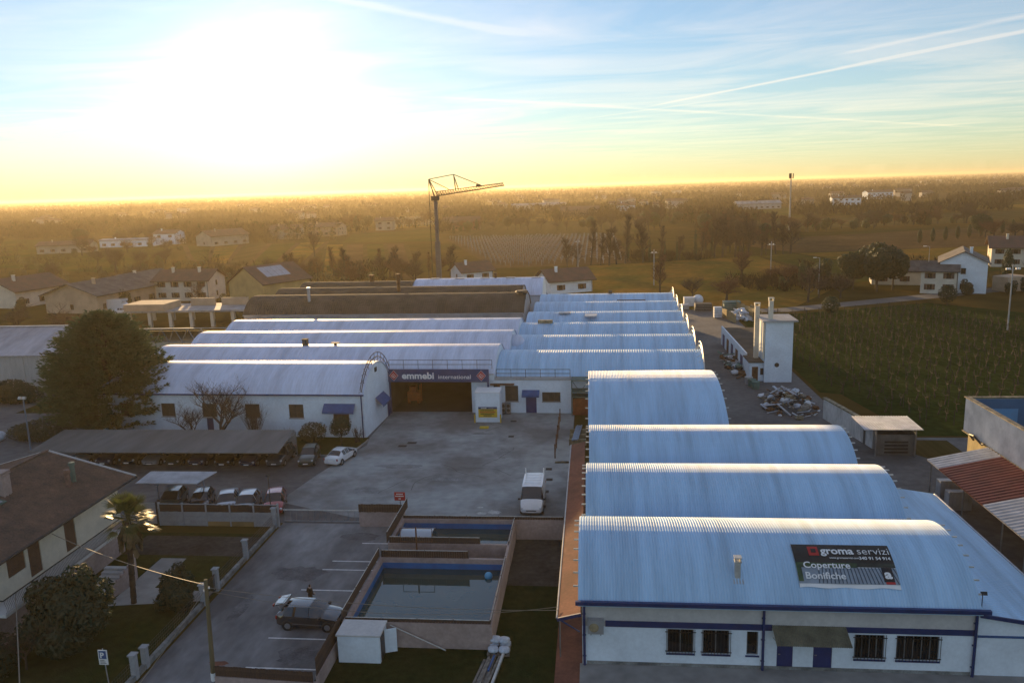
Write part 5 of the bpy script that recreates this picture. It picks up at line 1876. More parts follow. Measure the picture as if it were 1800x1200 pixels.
def car_proto(kind):
    C_ = CARS[kind]
    st = C_['st']
    t = thing(kind, 'x', 'car')
    ring = []
    for x, zb, z1, z2, z3, w, wt in st:
        h = [(w * .86, zb), (w, zb + .12), (w, z1), (w * .97, z2), (wt, z3), (wt * .5, z3 + .035)]
        ring.append([(x, y, z) for y, z in h] + [(x, -y, z) for y, z in h[::-1]])
    n = 12
    P = [p for r_ in ring for p in r_]
    body, glass = [], []
    for i in range(len(st) - 1):
        for j in range(n):
            k = (j + 1) % n
            f = (i * n + j, i * n + k, (i + 1) * n + k, (i + 1) * n + j)
            side = j in (3, 7)
            top = j in (4, 5, 6)
            g_ = (side and C_['s'][0] <= i < C_['s'][1]) or (top and C_['f'][0] <= i < C_['f'][1]) or (top and C_['r'][0] <= i < C_['r'][1]) or (side and (C_['f'][0] <= i < C_['f'][1]))
            (glass if g_ else body).append(f)
    body.append(tuple(range(n)))
    body.append(tuple((len(st) - 1) * n + j for j in range(n - 1, -1, -1)))
    for nm, F, m in (('body', body, 'car_silver'), ('window', glass, 'car_glass')):
        b = MB()
        used = sorted({i for f in F for i in f})
        ix = {v: i for i, v in enumerate(used)}
        b.add([P[i] for i in used], [tuple(ix[i] for i in f) for f in F])
        me = b.mesh(nm, m, True)
        me.set_sharp_from_angle(angle=R(38))
        o = bpy.data.objects.new(nm, me)
        COL.objects.link(o)
        o.parent = t
    # pillars over the side glass
    bo = t.children[0]
    b = MB()
    i0, i1 = C_['s']
    for x, z, w, wt, z2 in [(st[i][0], st[i][4], st[i][5], st[i][6], st[i][3]) for i in range(i0, i1 + 1)] + ([((st[i0][0] + st[i0 + 1][0]) / 2 + 0.3, st[i0][4], st[i0][5], st[i0][6], st[i0][3])] if kind != 'van' else []):
        for s in (-1, 1):
            b.tube((x, s * w * .972, z2 - .01), (x, s * wt * 1.005, z - 0.01), 0.022, n=4)
    b.build('pillar', 'car_silver', bo, local=True)
    rw = 0.31 if kind != 'van' else 0.34
    wd = st[5][5]
    wb = MB()
    wb.tube((0, -0.10, 0), (0, 0.10, 0), rw, rw, 18)
    wme = wb.mesh('wheel', 'tyre')
    rb = MB()
    rb.tube((0, 0.085, 0), (0, 0.108, 0), rw * 0.66, rw * 0.60, 14)
    for k in range(5):
        a = 2 * math.pi * k / 5
        rb.obox((rw * 0.36 * math.cos(a), 0.113, rw * 0.36 * math.sin(a)), (rw * 0.5, 0.012, 0.05), ry=-a)
    rme = rb.mesh('rim', 'metal_grey')
    ab = MB()
    ab.tube((0, -0.02, 0), (0, 0.02, 0), rw + 0.07, rw + 0.07, 16)
    for x in C_['wb']:
        for s in (-1, 1):
            w_ = part('wheel', wme, t, (x, s * (wd - 0.09), rw), 0 if s > 0 else math.pi)
            part('rim', rme, w_)
    b = MB()
    for x in C_['wb']:
        for s in (-1, 1):
            b.tube((x, s * (wd - 0.012), rw + 0.02), (x, s * (wd + 0.004), rw + 0.02), rw + 0.06, rw + 0.06, 16)
    b.build('wheel_arch', 'plastic', t, local=True)
    xf, xr = st[-1][0], st[0][0]
    zl = st[-2][3] - 0.03
    for s in (-1, 1):
        b = MB()
        b.obox((xf - 0.14, s * st[-1][5] * 0.98, zl), (0.16, 0.30, 0.13), R(-28 * s), ry=R(14))
        b.build('headlight', 'head_lamp', t, local=True)
        b = MB()
        b.obox((xr + 0.07, s * st[1][5] * 0.86, st[1][3] - 0.1), (0.10, 0.24, 0.22), R(22 * s))
        b.build('taillight', 'tail_lamp', t, local=True)
        b = MB()
        b.obox((st[6][0] - 0.12, s * (wd + 0.09), st[6][3] + 0.06), (0.14, 0.2, 0.13))
        b.build('mirror', 'plastic', t, local=True)
    b = MB()
    b.box(xf - 0.005, xf + 0.015, -0.26, 0.26, st[-1][1] + 0.0, st[-1][1] + 0.11)
    b.box(xr - 0.015, xr + 0.005, -0.26, 0.26, st[0][2] + 0.0, st[0][2] + 0.12)
    b.build('number_plate', 'sign_white', t, local=True)
    b = MB()
    b.box(xf - 0.02, xf + 0.012, -0.42, 0.42, st[-1][1] + 0.125, st[-1][1] + 0.2)
    b.build('grille', 'plastic', t, local=True)
    return t
PROTO = {}
def car(kind, label, col, x, y, heading, group=None, z=0.006, sc_=1.0):
    """heading: direction of the nose, degrees from +X"""
    if kind not in PROTO:
        PROTO[kind] = car_proto(kind)
        t = PROTO[kind]
    else:
        t = copy_tree(PROTO[kind])
    t.location = (x, y, z)
    t.rotation_euler = (0, 0, R(heading))
    t.scale = (sc_, sc_, sc_)
    tag(t, label, 'van' if kind == 'van' else 'car', group)
    for ch in t.children:
        q = [ch] + [c for c in ch.children if c.name.startswith('pillar')]
        if ch.name.startswith('body'):
            for o in q:
                o.material_slots[0].link = 'OBJECT'
                o.material_slots[0].material = MAT[col]
    return t
row = 'cars under the long carport'
car('hatchback', 'pale hatchback half hidden by the house roof under the carport', 'car_silver', -52.9, 75.2, -90, row)
car('hatchback', 'dark blue hatchback at the house end of the carport row', 'car_blue', -50.3, 75.2, -91, row)
car('crossover', 'black car with bright chrome front under the carport', 'car_black', -47.7, 75.3, -90, row)
car('hatchback', 'silver-bonneted car with red roof edge under the carport', 'car_silver', -45.3, 75.2, -89, row)
car('sedan', 'dark green saloon under the carport', 'car_green', -42.9, 75.4, -90, row)
car('hatchback', 'blue car mid-row under the carport between two black ones', 'car_blue', -40.3, 75.2, -91, row)
car('sedan', 'black saloon with round lamps under the carport', 'car_black', -37.5, 75.3, -90, row)
car('sedan', 'dark navy saloon under the carport beside the grey estate', 'car_blue', -34.9, 75.2, -89, row)
car('crossover', 'grey estate car at the open end of the carport', 'car_grey', -32.1, 75.2, -88, row)
car('crossover', 'dark green off-roader parked on the grass edge beside the carport', 'car_green', -29.1, 75.2, -82, sc_=0.92)
car('sedan', 'white saloon parked tail-out at the edge of the concrete yard', 'car_white', -25.9, 75.7, 78, sc_=0.95)
r2 = 'cars behind the panel wall'
car('hatchback', 'dark car with a white bonnet glint under the small carport', 'car_green', -37.4, 63.4, -78, r2)
car('hatchback', 'black car beside the small carport post behind the panel wall', 'car_black', -34.6, 63.2, -74, r2)
car('sedan', 'silver saloon slanting behind the panel wall', 'car_silver', -32.2, 63.2, -70, r2)
car('hatchback', 'silver hatchback next to the red car behind the panel wall', 'car_silver', -30.2, 62.7, -80, r2)
car('hatchback', 'red hatchback behind the brown-topped wall at the lot gate', 'car_red', -27.9, 63.2, -74)
car('van', 'white panel van with roof rack posts parked on the concrete yard', 'car_white', -5.35, 64.4, -90)
vn = [o for o in sc.objects if o.name.startswith('van') and o.type == 'EMPTY'][0]
for s in (-1, 1):
    b = MB()
    b.tube((-2.3, s * 0.78, 2.08), (-2.35, s * 0.80, 2.55), 0.05, n=6)
    b.build('rack_post', 'sign_white', vn, local=True)
me = MB().box(-0.02, 0.02, -0.7, 0.7, 2.11, 2.16).mesh('roof_rib', 'car_white')
for k in range(7):
    part('roof_rib', me, vn, (-2.1 + k * 0.4, 0, 0))
# black car with its tailgate up
bc = car('hatchback', 'black car with its tailgate raised in the parking bay', 'car_mirror', -18.05, 44.9, -2, sc_=1.02)
b = MB()
b.obox((-1.84, 0, 1.56), (0.74, 1.16, 0.06), ry=R(-14))
tg = b.build('tailgate', 'car_mirror', bc, local=True)
b = MB()
b.obox((-1.85, 0, 1.602), (0.5, 0.98, 0.02), ry=R(-14))
b.build('rear_window', 'head_lamp', tg, local=True)
b = MB()
for s in (-1, 1):
    b.obox((-2.22, s * 0.45, 1.47), (0.10, 0.2, 0.14), ry=R(-14))
b.build('taillight', 'tail_lamp', tg, local=True)
b = MB()
for s in (-1, 1):
    b.tube((-1.72, s * 0.5, 1.12), (-2.0, s * 0.5, 1.50), 0.012)
b.build('strut', 'metal_grey', tg, local=True)

# ================================================================== the person
mat('jacket', (0.030, 0.022, 0.014), 0.9, 0, 0.2, 6.0)
mat('trousers', (0.012, 0.013, 0.016), 0.9, 0, 0.1, 6.0)
mat('skin', (0.42, 0.26, 0.19), 0.6, 0, 0.05, 3.0)
mat('hair', (0.015, 0.012, 0.010), 0.8, 0, 0.1, 6.0)
mat('shoe', (0.015, 0.013, 0.012), 0.6, 0, 0.1, 6.0)
def person(loc, rz):
    J = {'pel': (0, 0, .95, .15), 'wst': (0, 0.01, 1.12, .145), 'cht': (0, 0.01, 1.33, .165), 'shc': (0, 0, 1.46, .11), 'nck': (0, -0.01, 1.55, .058), 'hd0': (0, -0.02, 1.63, .078), 'hd1': (0, -0.015, 1.74, .082)}
    for s, k in ((1, 'l'), (-1, 'r')):
        J.update({k + 'hp': (.10 * s, 0, .90, .105), k + 'kn': (.115 * s, -.03, .50, .065), k + 'an': (.12 * s, .02, .09, .045), k + 'to': (.14 * s, -.17, .045, .042),
                  k + 'sh': (.19 * s, 0, 1.42, .075), k + 'el': (.27 * s, .03, 1.15, .055), k + 'wr': (.20 * s, -.17, 1.02, .036), k + 'hn': (.15 * s, -.24, 1.03, .034)})
        for i in range(4):
            J[k + 'f%d' % i] = ((.15 - .02 + i * .016) * s, -.31 + .008 * abs(i - 1), 1.035 - .012 * i, .010)
        J[k + 'th'] = (.10 * s, -.27, 1.07, .011)
    E = [('pel', 'wst'), ('wst', 'cht'), ('cht', 'shc'), ('shc', 'nck'), ('nck', 'hd0'), ('hd0', 'hd1')]
    for k in 'lr':
        E += [('pel', k + 'hp'), (k + 'hp', k + 'kn'), (k + 'kn', k + 'an'), (k + 'an', k + 'to'), ('shc', k + 'sh'), (k + 'sh', k + 'el'), (k + 'el', k + 'wr'), (k + 'wr', k + 'hn'), (k + 'hn', k + 'th')]
        E += [(k + 'hn', k + 'f%d' % i) for i in range(4)]
    names = list(J)
    me = bpy.data.meshes.new('person')
    me.from_pydata([J[n_][:3] for n_ in names], [(names.index(a), names.index(c)) for a, c in E], [])
    o = bpy.data.objects.new('person', me)
    COL.objects.link(o)
    md = o.modifiers.new('skin', 'SKIN')
    sv = me.skin_vertices[0].data
    for i, n_ in enumerate(names):
        r_ = J[n_][3]
        sv[i].radius = (r_, r_ * (0.72 if n_ in ('pel', 'wst', 'cht') else 1.0))
        sv[i].use_root = n_ == 'pel'
    o.modifiers.new('sub', 'SUBSURF').levels = 1
    bpy.context.view_layer.update()
    m2 = bpy.data.meshes.new_from_object(o.evaluated_get(bpy.context.evaluated_depsgraph_get()))
    bpy.data.objects.remove(o)
    o = bpy.data.objects.new('person', m2)
    COL.objects.link(o)
    m2.materials.clear()
    for q in ('jacket', 'trousers', 'skin', 'hair', 'shoe'):
        m2.materials.append(MAT[q])
    for f in m2.polygons:
        c = f.center
        f.use_smooth = True
        if c.z > 1.57:
            f.material_index = 3 if (c.z > 1.70 or c.y > 0.0) else 2
        elif c.z > 1.52:
            f.material_index = 2
        elif c.y < -.19 and c.z > .9:
            f.material_index = 2
        elif c.z < .10:
            f.material_index = 4
        elif c.z < .86:
            f.material_index = 1
    o.location = loc
    o.rotation_euler = (0, 0, rz)
    b = MB()
    b.sphere((0.05, -0.10, 1.66), 0.012, 6, 5)
    b.sphere((-0.05, -0.10, 1.66), 0.012, 6, 5)
    b.sphere((0, -0.115, 1.62), 0.018, 6, 5)
    b.box(-0.03, 0.03, -0.105, -0.092, 1.575, 1.585)
    b.build('face', 'skin', o, local=True)
    return o
tag(person((-18.8, 46.75, 0.009), R(150)), 'person in a brown jacket and dark trousers standing behind the black car', 'person')

# ================================================================== plants
mat('bark', (0.060, 0.045, 0.034), 0.95, 0, 0.25, 3.0)
mat('bark_pale', (0.13, 0.10, 0.075), 0.95, 0, 0.25, 3.0)
mat('twig', (0.075, 0.048, 0.036), 0.95, 0, 0.2, 2.0)
mat('twig_red', (0.13, 0.060, 0.035), 0.95, 0, 0.2, 2.0)
mat('leaf_dark', (0.020, 0.036, 0.014), 0.7, 0, 0.3, 0.8, col2=(0.036, 0.048, 0.020), trans=0.2)
mat('leaf_mid', (0.040, 0.058, 0.018), 0.7, 0, 0.3, 0.8, col2=(0.062, 0.068, 0.024), trans=0.25)
mat('leaf_olive', (0.055, 0.058, 0.026), 0.7, 0, 0.3, 0.8, col2=(0.080, 0.070, 0.034), trans=0.25)
mat('leaf_cedar', (0.060, 0.098, 0.034), 0.8, 0, 0.3, 0.5, col2=(0.095, 0.110, 0.042), trans=0.10)
mat('leaf_dry', (0.16, 0.10, 0.045), 0.8, 0, 0.3, 0.8, trans=0.25)
mat('palm_leaf', (0.055, 0.070, 0.018), 0.5, 0, 0.25, 1.5, col2=(0.11, 0.10, 0.03), trans=0.2)
mat('palm_dead', (0.14, 0.10, 0.05), 0.9, 0, 0.25, 1.5)

def rv(r_):
    while True:
        v = Vector((r_.uniform(-1, 1), r_.uniform(-1, 1), r_.uniform(-1, 1)))
        if 0.05 < v.length <= 1:
            return v

def bare(h, spread, seed, levels=4, split=(5, 5, 4, 4), r0=0.16, up=0.35, trunk=0.3, thin=0.55, bl=None, t0=0.45):
    """trunk and branches of a leafless tree: returns trunk mesh builder and twig mesh builder"""
    r_ = random.Random(seed)
    T, B = MB(), MB()
    def grow(p, d, L_, rad, lev):
        segs = 3 if lev < 2 else 2
        pts = [p]
        q = p.copy()
        dd = d.copy()
        for i in range(segs):
            dd = (dd + rv(r_) * (0.10 if lev == 0 else 0.28) + Vector((0, 0, up * 0.25 if lev else 0))).normalized()
            q = q + dd * (L_ / segs)
            pts.append(q.copy())
        for i in range(segs):
            a, c = rad * (1 - 0.45 * i / segs), rad * (1 - 0.45 * (i + 1) / segs)
            (T if lev == 0 else B).tube(pts[i], pts[i + 1], a, c, 7 if lev == 0 else (5 if lev == 1 else 3), cap=False)
        if lev >= levels:
            return
        n = split[min(lev, len(split) - 1)]
        for k in range(n):
            t = (0.35 + 0.65 * (k + r_.random()) / n) if lev else (t0 + (0.99 - t0) * (k + 0.5) / n)
            i = min(segs - 1, int(t * segs))
            base = pts[i].lerp(pts[i + 1], t * segs - i)
            az = r_.uniform(0, 2 * math.pi)
            out = Vector((math.cos(az), math.sin(az), r_.uniform(-0.1, 0.7)))
            nd = (dd * 0.55 + out * spread).normalized()
            grow(base, nd, (L_ * r_.uniform(0.5, 0.8)) if lev else (bl or 0.34) * h * r_.uniform(0.7, 1.15) * (1.0 if trunk < .6 else 1.15 - 0.6 * t), rad * thin * r_.uniform(0.6, 0.95), lev + 1)
    grow(Vector((0, 0, 0)), Vector((0, 0, 1)), h * trunk, r0, 0)
    # scale to the wanted height
    zm = max(v[2] for v in B.v)
    k = h / zm
    for m_ in (T, B):
        m_.v = [(x * k, y * k, z * k) for x, y, z in m_.v]
    return T, B

def leaf_cloud(mb, blobs, n, size, seed, elong=1.6, shell=0.6):
    """small bent leaf faces spread through ellipsoids (c, rx, ry, rz)"""
    r_ = random.Random(seed)
    tot = sum(b[1] * b[2] * b[3] for b in blobs) ** 1.0
    for c, rx, ry, rz in blobs:
        for _ in range(int(n * rx * ry * rz / tot)):
            v = rv(r_)
            rad = v.length
            v = v / rad * (shell + (1 - shell) * rad) if r_.random() < 0.75 else v
            p = Vector((c[0] + v.x * rx, c[1] + v.y * ry, c[2] + v.z * rz))
            s = size * r_.uniform(0.6, 1.3)
            a = (v + rv(r_) * 0.8).normalized()
            u = a.cross(rv(r_)).normalized()
            w = a.cross(u)
            P = [p - u * s * elong * .5, p + w * s * .35, p + u * s * elong * .5 + a * s * .2, p - w * s * .35]
            mb.add(P, [(0, 1, 2, 3)])

def plant(name, label, cat, T, tm, B, bm, loc, rz=0.0, group=None, crown='crown', sc_=1.0, extra=None):
    t = thing(name, label, cat, loc, rz, group)
    t.scale = (sc_, sc_, sc_)
    if T is not None:
        part('trunk', T.mesh('trunk', tm) if isinstance(T, MB) else T, t)
    part(crown, B.mesh(crown, bm) if isinstance(B, MB) else B, t)
    if extra:
        part(extra[0], extra[1].mesh(extra[0], extra[2]), t)
    return t

# ---- the big cedar beside the long carport
def cedar():
    r_ = random.Random(5)
    T, B = MB(), MB()
    T.tube((0, 0, 0), (0, 0, 13.6), 0.45, 0.06, 9, cap=False)
    F = MB()
    z = 0.7
    while z < 14.2:
        t = z / 14.3
        rad = 6.7 * (1 - t ** 2.9) ** 0.75 * (0.80 if z < 2 else 1) + 0.35
        n = int(7 + rad * 2.6)
        for k in range(n):
            a = r_.uniform(0, 2 * math.pi)
            L_ = rad * r_.uniform(0.74, 1.10)
            d = Vector((math.cos(a), math.sin(a), r_.uniform(0.02, 0.35)))
            p0 = Vector((0, 0, z))
            p1 = p0 + d * L_
            T.tube(p0, p1, 0.05, 0.015, 3, cap=False)
            m_ = int(9 + L_ * 4)
            for i in range(m_):
                s = (0.35 + 0.65 * (i + r_.random()) / m_)
                p = p0.lerp(p1, s) + rv(r_) * 0.35
                for q in range(5):
                    dr = (d + rv(r_) * 0.75 + Vector((0, 0, -0.12))).normalized()
                    l_ = r_.uniform(0.3, 0.62)
                    w = dr.cross(rv(r_)).normalized() * r_.uniform(0.05, 0.11)
                    F.add([p - w, p + w, p + dr * l_ + Vector((0, 0, 0.06))], [(0, 1, 2)])
        z += 0.36
    return T, F
T, F = cedar()
plant('cedar_tree', 'huge dark evergreen beside the long carport', 'tree', T, 'bark', F, 'leaf_cedar', (-56.2, 85.0, 0))

# ---- bare trees before the white hall, shrubs in the bed
for x, y, h, sp, sd, lab, r0 in ((-44.2, 80.4, 5.6, 0.75, 11, 'slim leafless tree before the blue door of the white hall', 0.13), (-40.9, 80.4, 7.6, 0.80, 12, 'spreading leafless tree with a forked trunk behind the carport', 0.2)):
    T, B = bare(h, sp, sd, 5, (5, 5, 4, 4, 3), r0, 0.5, 0.3, 0.68)
    plant('bare_tree', lab, 'tree', T, 'bark', B, 'twig', (x, y, 0.1), 0, None)
def brush(h, w, n, seed, r0=0.014):
    r_ = random.Random(seed)
    B = MB()
    for k in range(n):
        a = r_.uniform(0, 2 * math.pi)
        lean = r_.uniform(0.02, 1.0) * w / h
        p = Vector((r_.uniform(-.25, .25), r_.uniform(-.25, .25), 0))
        d = Vector((math.cos(a) * lean, math.sin(a) * lean, 1)).normalized()
        L_ = h * r_.uniform(0.6, 1.0)
        q = p + d * L_ * .5
        e = q + (d + rv(r_) * .2 + Vector((0, 0, .15))).normalized() * L_ * .5
        B.tube(p, q, r0, r0 * .8, 3, cap=False)
        B.tube(q, e, r0 * .8, r0 * .3, 3, cap=False)
        for j in range(3):
            s = q.lerp(e, r_.uniform(0, .8))
            B.tube(s, s + (d + rv(r_) * .6).normalized() * L_ * .25, r0 * .5, r0 * .3, 3, cap=False)
    return B
plant('brush_shrub', 'dense upright twiggy shrub between bare tree and awning window', 'shrub', None, None, brush(4.6, 2.0, 150, 3), 'twig', (-37.2, 80.6, 0.1), crown='stems')
for x, y, rx, rz_, n, lab, m, sd in ((-30.6, 80.6, 1.5, 1.15, 1500, 'rounded olive shrub left of the blue awning window', 'leaf_olive', 1), (-27.4, 80.5, 1.15, 1.15, 1300, 'small dark evergreen tree under the blue awning', 'leaf_dark', 2)):
    F = MB()
    zc0 = 1.3 if sd == 1 else 2.0
    leaf_cloud(F, [((0, 0, zc0), rx, rx * .9, rz_), ((rx * .4, 0.2, zc0 + .4), rx * .6, rx * .6, rz_ * .6), ((-rx * .5, -.1, zc0 - .2), rx * .6, rx * .6, rz_ * .6)], n, 0.16, sd)
    T = MB()
    T.tube((0, 0, 0), (0.05, 0, zc0), 0.07, 0.04, 6)
    for k in range(6):
        T.tube((0.02, 0, zc0 * .5), (rx * .5 * math.cos(k), rx * .5 * math.sin(k), zc0 + .2), 0.035, 0.012, 4)
    plant('shrub', lab, 'shrub', T, 'bark', F, m, (x, y, 0.1))
plant('twiggy_shrub', 'small pruned twiggy shrub at the corner downpipe', 'shrub', None, None, brush(1.7, 1.1, 22, 9, 0.03), 'twig', (-25.9, 81.2, 0.1), crown='stems')
plant('twiggy_shrub', 'reddish twiggy shrub right of the upright brush', 'shrub', None, None, brush(1.9, 1.0, 40, 19, 0.014), 'twig_red', (-33.2, 80.6, 0.1), crown='stems')

# ---- garden: palm, evergreen, shrubs
def palm():
    r_ = random.Random(2)
    T, F, D_ = MB(), MB(), MB()
    for i in range(14):
        z0, z1 = i * .37, (i + 1) * .37
        T.tube((0.02 * i, 0, z0), (0.02 * i + .02, 0, z1), 0.17 + .01 * (i % 2), 0.15 + .015 * (i % 2), 9, cap=False)
    top = Vector((0.28, 0, 5.3))
    for k in range(62):
        a = r_.uniform(0, 2 * math.pi)
        el = r_.uniform(-0.55, 1.25)
        d = Vector((math.cos(a) * math.cos(el), math.sin(a) * math.cos(el), math.sin(el)))
        L_ = r_.uniform(0.7, 1.1)
        base = top + Vector((0, 0, r_.uniform(-.2, .5)))
        tip = base + d * L_ + Vector((0, 0, -0.12 * L_))
        F.tube(base, tip, 0.02, 0.014, 3, cap=False)
        side = d.cross(Vector((0, 0, 1))).normalized()
        upv = side.cross(d).normalized()
        for j in range(15):
            b_ = -1.25 + 2.5 * j / 14
            dr = (d * math.cos(b_) + side * math.sin(b_) + upv * 0.12).normalized()
            l_ = 0.85 * (1 - 0.25 * abs(b_)) * r_.uniform(0.85, 1.1)
            w = (side * math.cos(b_) - d * math.sin(b_)) * 0.035
            e = tip + dr * l_ - Vector((0, 0, 0.16 * l_))
            F.add([tip - w * .4, tip + dr * l_ * .5 + w, e, tip + dr * l_ * .5 - w], [(0, 1, 2, 3)])
    for k in range(34):
        a = r_.uniform(0, 2 * math.pi)
        p = top + Vector((math.cos(a) * .2, math.sin(a) * .2, r_.uniform(-1.0, -.1)))
        e = p + Vector((math.cos(a) * .45, math.sin(a) * .45, -r_.uniform(.7, 1.1)))
        w = Vector((-math.sin(a), math.cos(a), 0)) * .16
        D_.add([p, e - w, e + Vector((0, 0, -.2)), e + w], [(0, 1, 2, 3)])
    return T, F, D_
T, F, D_ = palm()
plant('fan_palm', 'shaggy fan palm with a slim trunk beside the cream house', 'palm', T, 'bark', F, 'palm_leaf', (-31.3, 46.9, 0), extra=('dead_skirt', D_, 'palm_dead'), sc_=1.14)
F = MB()
leaf_cloud(F, [((0, 0, 2.7), 1.9, 1.8, 1.7), ((-1.7, .4, 3.3), 1.2, 1.2, 1.1), ((1.7, -.5, 2.4), 1.1, 1.2, 1.0), ((0.5, 0.5, 4.3), 1.0, 1.0, 1.0), ((-.5, -.2, 4.0), .9, .9, .8), ((1.5, .8, 3.5), .9, .9, .8), ((.2, -1.1, 1.5), 1.8, 1.5, 1.1), ((-1.6, -.8, 1.8), 1.1, 1.1, 1.1), ((2.2, .3, 3.0), .6, .6, .5)], 7500, 0.24, 21, 1.7, .45)
T = MB()
T.tube((0, 0, 0), (0, 0, 3), 0.16, 0.09, 8)
for k in range(9):
    T.tube((0, 0, 1 + k * .2), (1.6 * math.cos(k * 2.3), 1.6 * math.sin(k * 2.3), 2.4 + k * .2), 0.06, 0.02, 4)
plant('magnolia_tree', 'glossy dense evergreen tree before the balcony of the cream house', 'tree', T, 'bark', F, 'leaf_dark', (-31.9, 41.4, 0))
F = MB()
leaf_cloud(F, [((0, 0, .9), 1.1, 1.2, 1.0), ((.5, -.7, .7), .9, .9, .8), ((-.6, .4, 1.4), .7, .7, .8), ((.5, .5, 1.5), .5, .5, .6), ((-.4, -.9, .6), .7, .7, .6)], 2800, 0.17, 22, 2.4, .4)
plant('dark_shrub', 'dark rounded conifer shrub at the garden gate pillar', 'shrub', None, None, F, 'leaf_dark', (-28.2, 47.0, 0), crown='foliage')
F = MB()
leaf_cloud(F, [((0, 0, 1.0), 1.8, 2.2, 1.3), ((-.9, .8, 1.3), 1.2, 1.2, 1.0)], 2600, 0.17, 23, 1.8)
plant('dark_shrub', 'broad dark shrub in the street corner below the house downpipe', 'shrub', None, None, F, 'leaf_dark', (-35.2, 38.4, 0), crown='foliage')
T, B = bare(3.6, 0.85, 31, 4, (5, 5, 4, 3), 0.06, 0.4, 0.25, 0.6)
plant('bare_shrub', 'small leafless tree between the dark shrub and the magnolia', 'tree', T, 'bark', B, 'twig', (-33.4, 39.2, 0))
F = MB()
leaf_cloud(F, [((0, 0, .5), .5, .5, .5)], 260, 0.11, 24, 2.4)
plant('potted_plant', 'small spiky plant by the paved garden path', 'plant', None, None, F, 'leaf_olive', (-30.3, 51.0, 0), crown='foliage')
F = MB()
leaf_cloud(F, [((0, 0, 1.6), 3.0, 1.8, 1.7), ((2.2, .2, 1.2), 2.0, 1.5, 1.2), ((-2.0, .4, 1.4), 1.8, 1.4, 1.3)], 3600, 0.26, 25, 1.7)
plant('hedge', 'tall dark hedge below the grey fabric hall', 'hedge', None, None, F, 'leaf_dark', (-79, 98, 0), crown='foliage')
F = MB()
leaf_cloud(F, [((0, 0, 1.0), 3.4, 2.2, 1.2), ((2.4, -.6, .8), 2.2, 1.7, 1.0), ((-2.0, -.4, .9), 2, 1.5, 1)], 3000, 0.22, 26, 1.8)
plant('hedge', 'low tangled thicket at the foot of the huge evergreen', 'hedge', None, None, F, 'leaf_olive', (-63.5, 82.5, 0), crown='foliage')
b = MB()
b.sphere((-68.5, 81.6, 0.6), 0.75, 10, 7, sz=0.8)
for i, p in enumerate(b.v):
    q = Vector(p) - Vector((-68.5, 81.6, 0.6))
    k = 1 + 0.35 * mnoise.noise(q * 2.2)
    b.v[i] = (-68.5 + q.x * k * 1.6, 81.6 + q.y * k, max(0.03, 0.6 + q.z * k))
tag(b.build('tarp_heap', 'sack', smooth=True), 'crumpled pale blue tarpaulin heap left of the long carport', 'tarpaulin')

# ================================================================== the wider place
# ---- grey fabric hall on the left
FH2 = thing('fabric_hall', 'large grey fabric-sided hall with stained panels left of the huge evergreen', 'warehouse', (-88, 113, 0))
mat('fabric_roof', (0.42, 0.40, 0.42), 0.7, 0, 0.2, 0.25, fine=0.2, stretch=(1, 0.2, 1))
mat('fabric_wall', (0.40, 0.41, 0.40), 0.85, 0, 0.25, 0.5, col2=(0.24, 0.25, 0.24), fine=0.2, stretch=(1, 1, 0.15), lo=0.45, hi=0.75)
b = MB()
for k in range(10):
    x0 = -118 + k * 4.05
    b.box(x0, x0 + 3.98, 104.2, 104.3, 0, 5.3)
b.box(-118, -77.6, 104.3, 104.4, 0, 5.3)
b.box(-77.75, -77.55, 104.3, 121.6, 0, 5.3)
b.build('wall', 'fabric_wall', FH2)
b = MB()
for y0, z0, y1, z1 in ((103.9, 5.32, 112.9, 8.05), (121.9, 5.32, 112.9, 8.05)):
    k = 40
    P, F = [], []
    for i in range(k * 2 + 1):
        x = -118.2 + 41 * i / (2 * k)
        o = 0.05 if i % 2 else 0
        P += [(x, y0, z0 + o), (x, y1, z1 + o)]
    F = [((2 * i, 2 * i + 2, 2 * i + 3, 2 * i + 1) if y1 > y0 else (2 * i, 2 * i + 1, 2 * i + 3, 2 * i + 2)) for i in range(2 * k)]
    b.add(P, F)
b.yprism([(0, 0)] * 3, 0, 0) if False else None
b.build('roof', 'fabric_roof', FH2)
b = MB()
b.xprism([(104.3, 5.3), (121.6, 5.3), (112.9, 7.9)], -77.75, -77.55)
b.build('gable', 'fabric_wall', FH2)
b = MB()
b.box(-118, -77.4, 112.7, 113.1, 8.08, 8.2)
b.build('ridge_cap', 'galv', FH2)
F2 = thing('lattice_shed', 'long shed with a pale ridge and lattice girder beside the smooth halls', 'shed', (-66, 117, 0))
b = MB()
b.box(-76.5, -60, 113.5, 124, 0, 5.2)
b.build('wall', 'cream_wall', F2)
b = MB()
ribbed_slope(b, ((-77, 113.0, 7.2), (-59.6, 112.4, 7.6), (-59.6, 125, 5.4), (-77, 125, 5.4)), 40, 0.04)
b.build('roof', 'roof_old', F2)
b = MB()
b.box(-77, -59.6, 112.2, 112.5, 5.5, 5.62)
b.box(-77, -59.6, 112.2, 112.5, 7.5, 7.62)
for k in range(9):
    x = -76.5 + k * 2.1
    b.tube((x, 112.35, 5.55), (x + 1.05, 112.35, 7.55), 0.05)
    b.tube((x + 1.05, 112.35, 7.55), (x + 2.1, 112.35, 5.55), 0.05)
    b.box(x - 0.05, x + 0.05, 112.3, 112.4, 0, 5.5)
b.build('girder', 'metal_grey', F2)

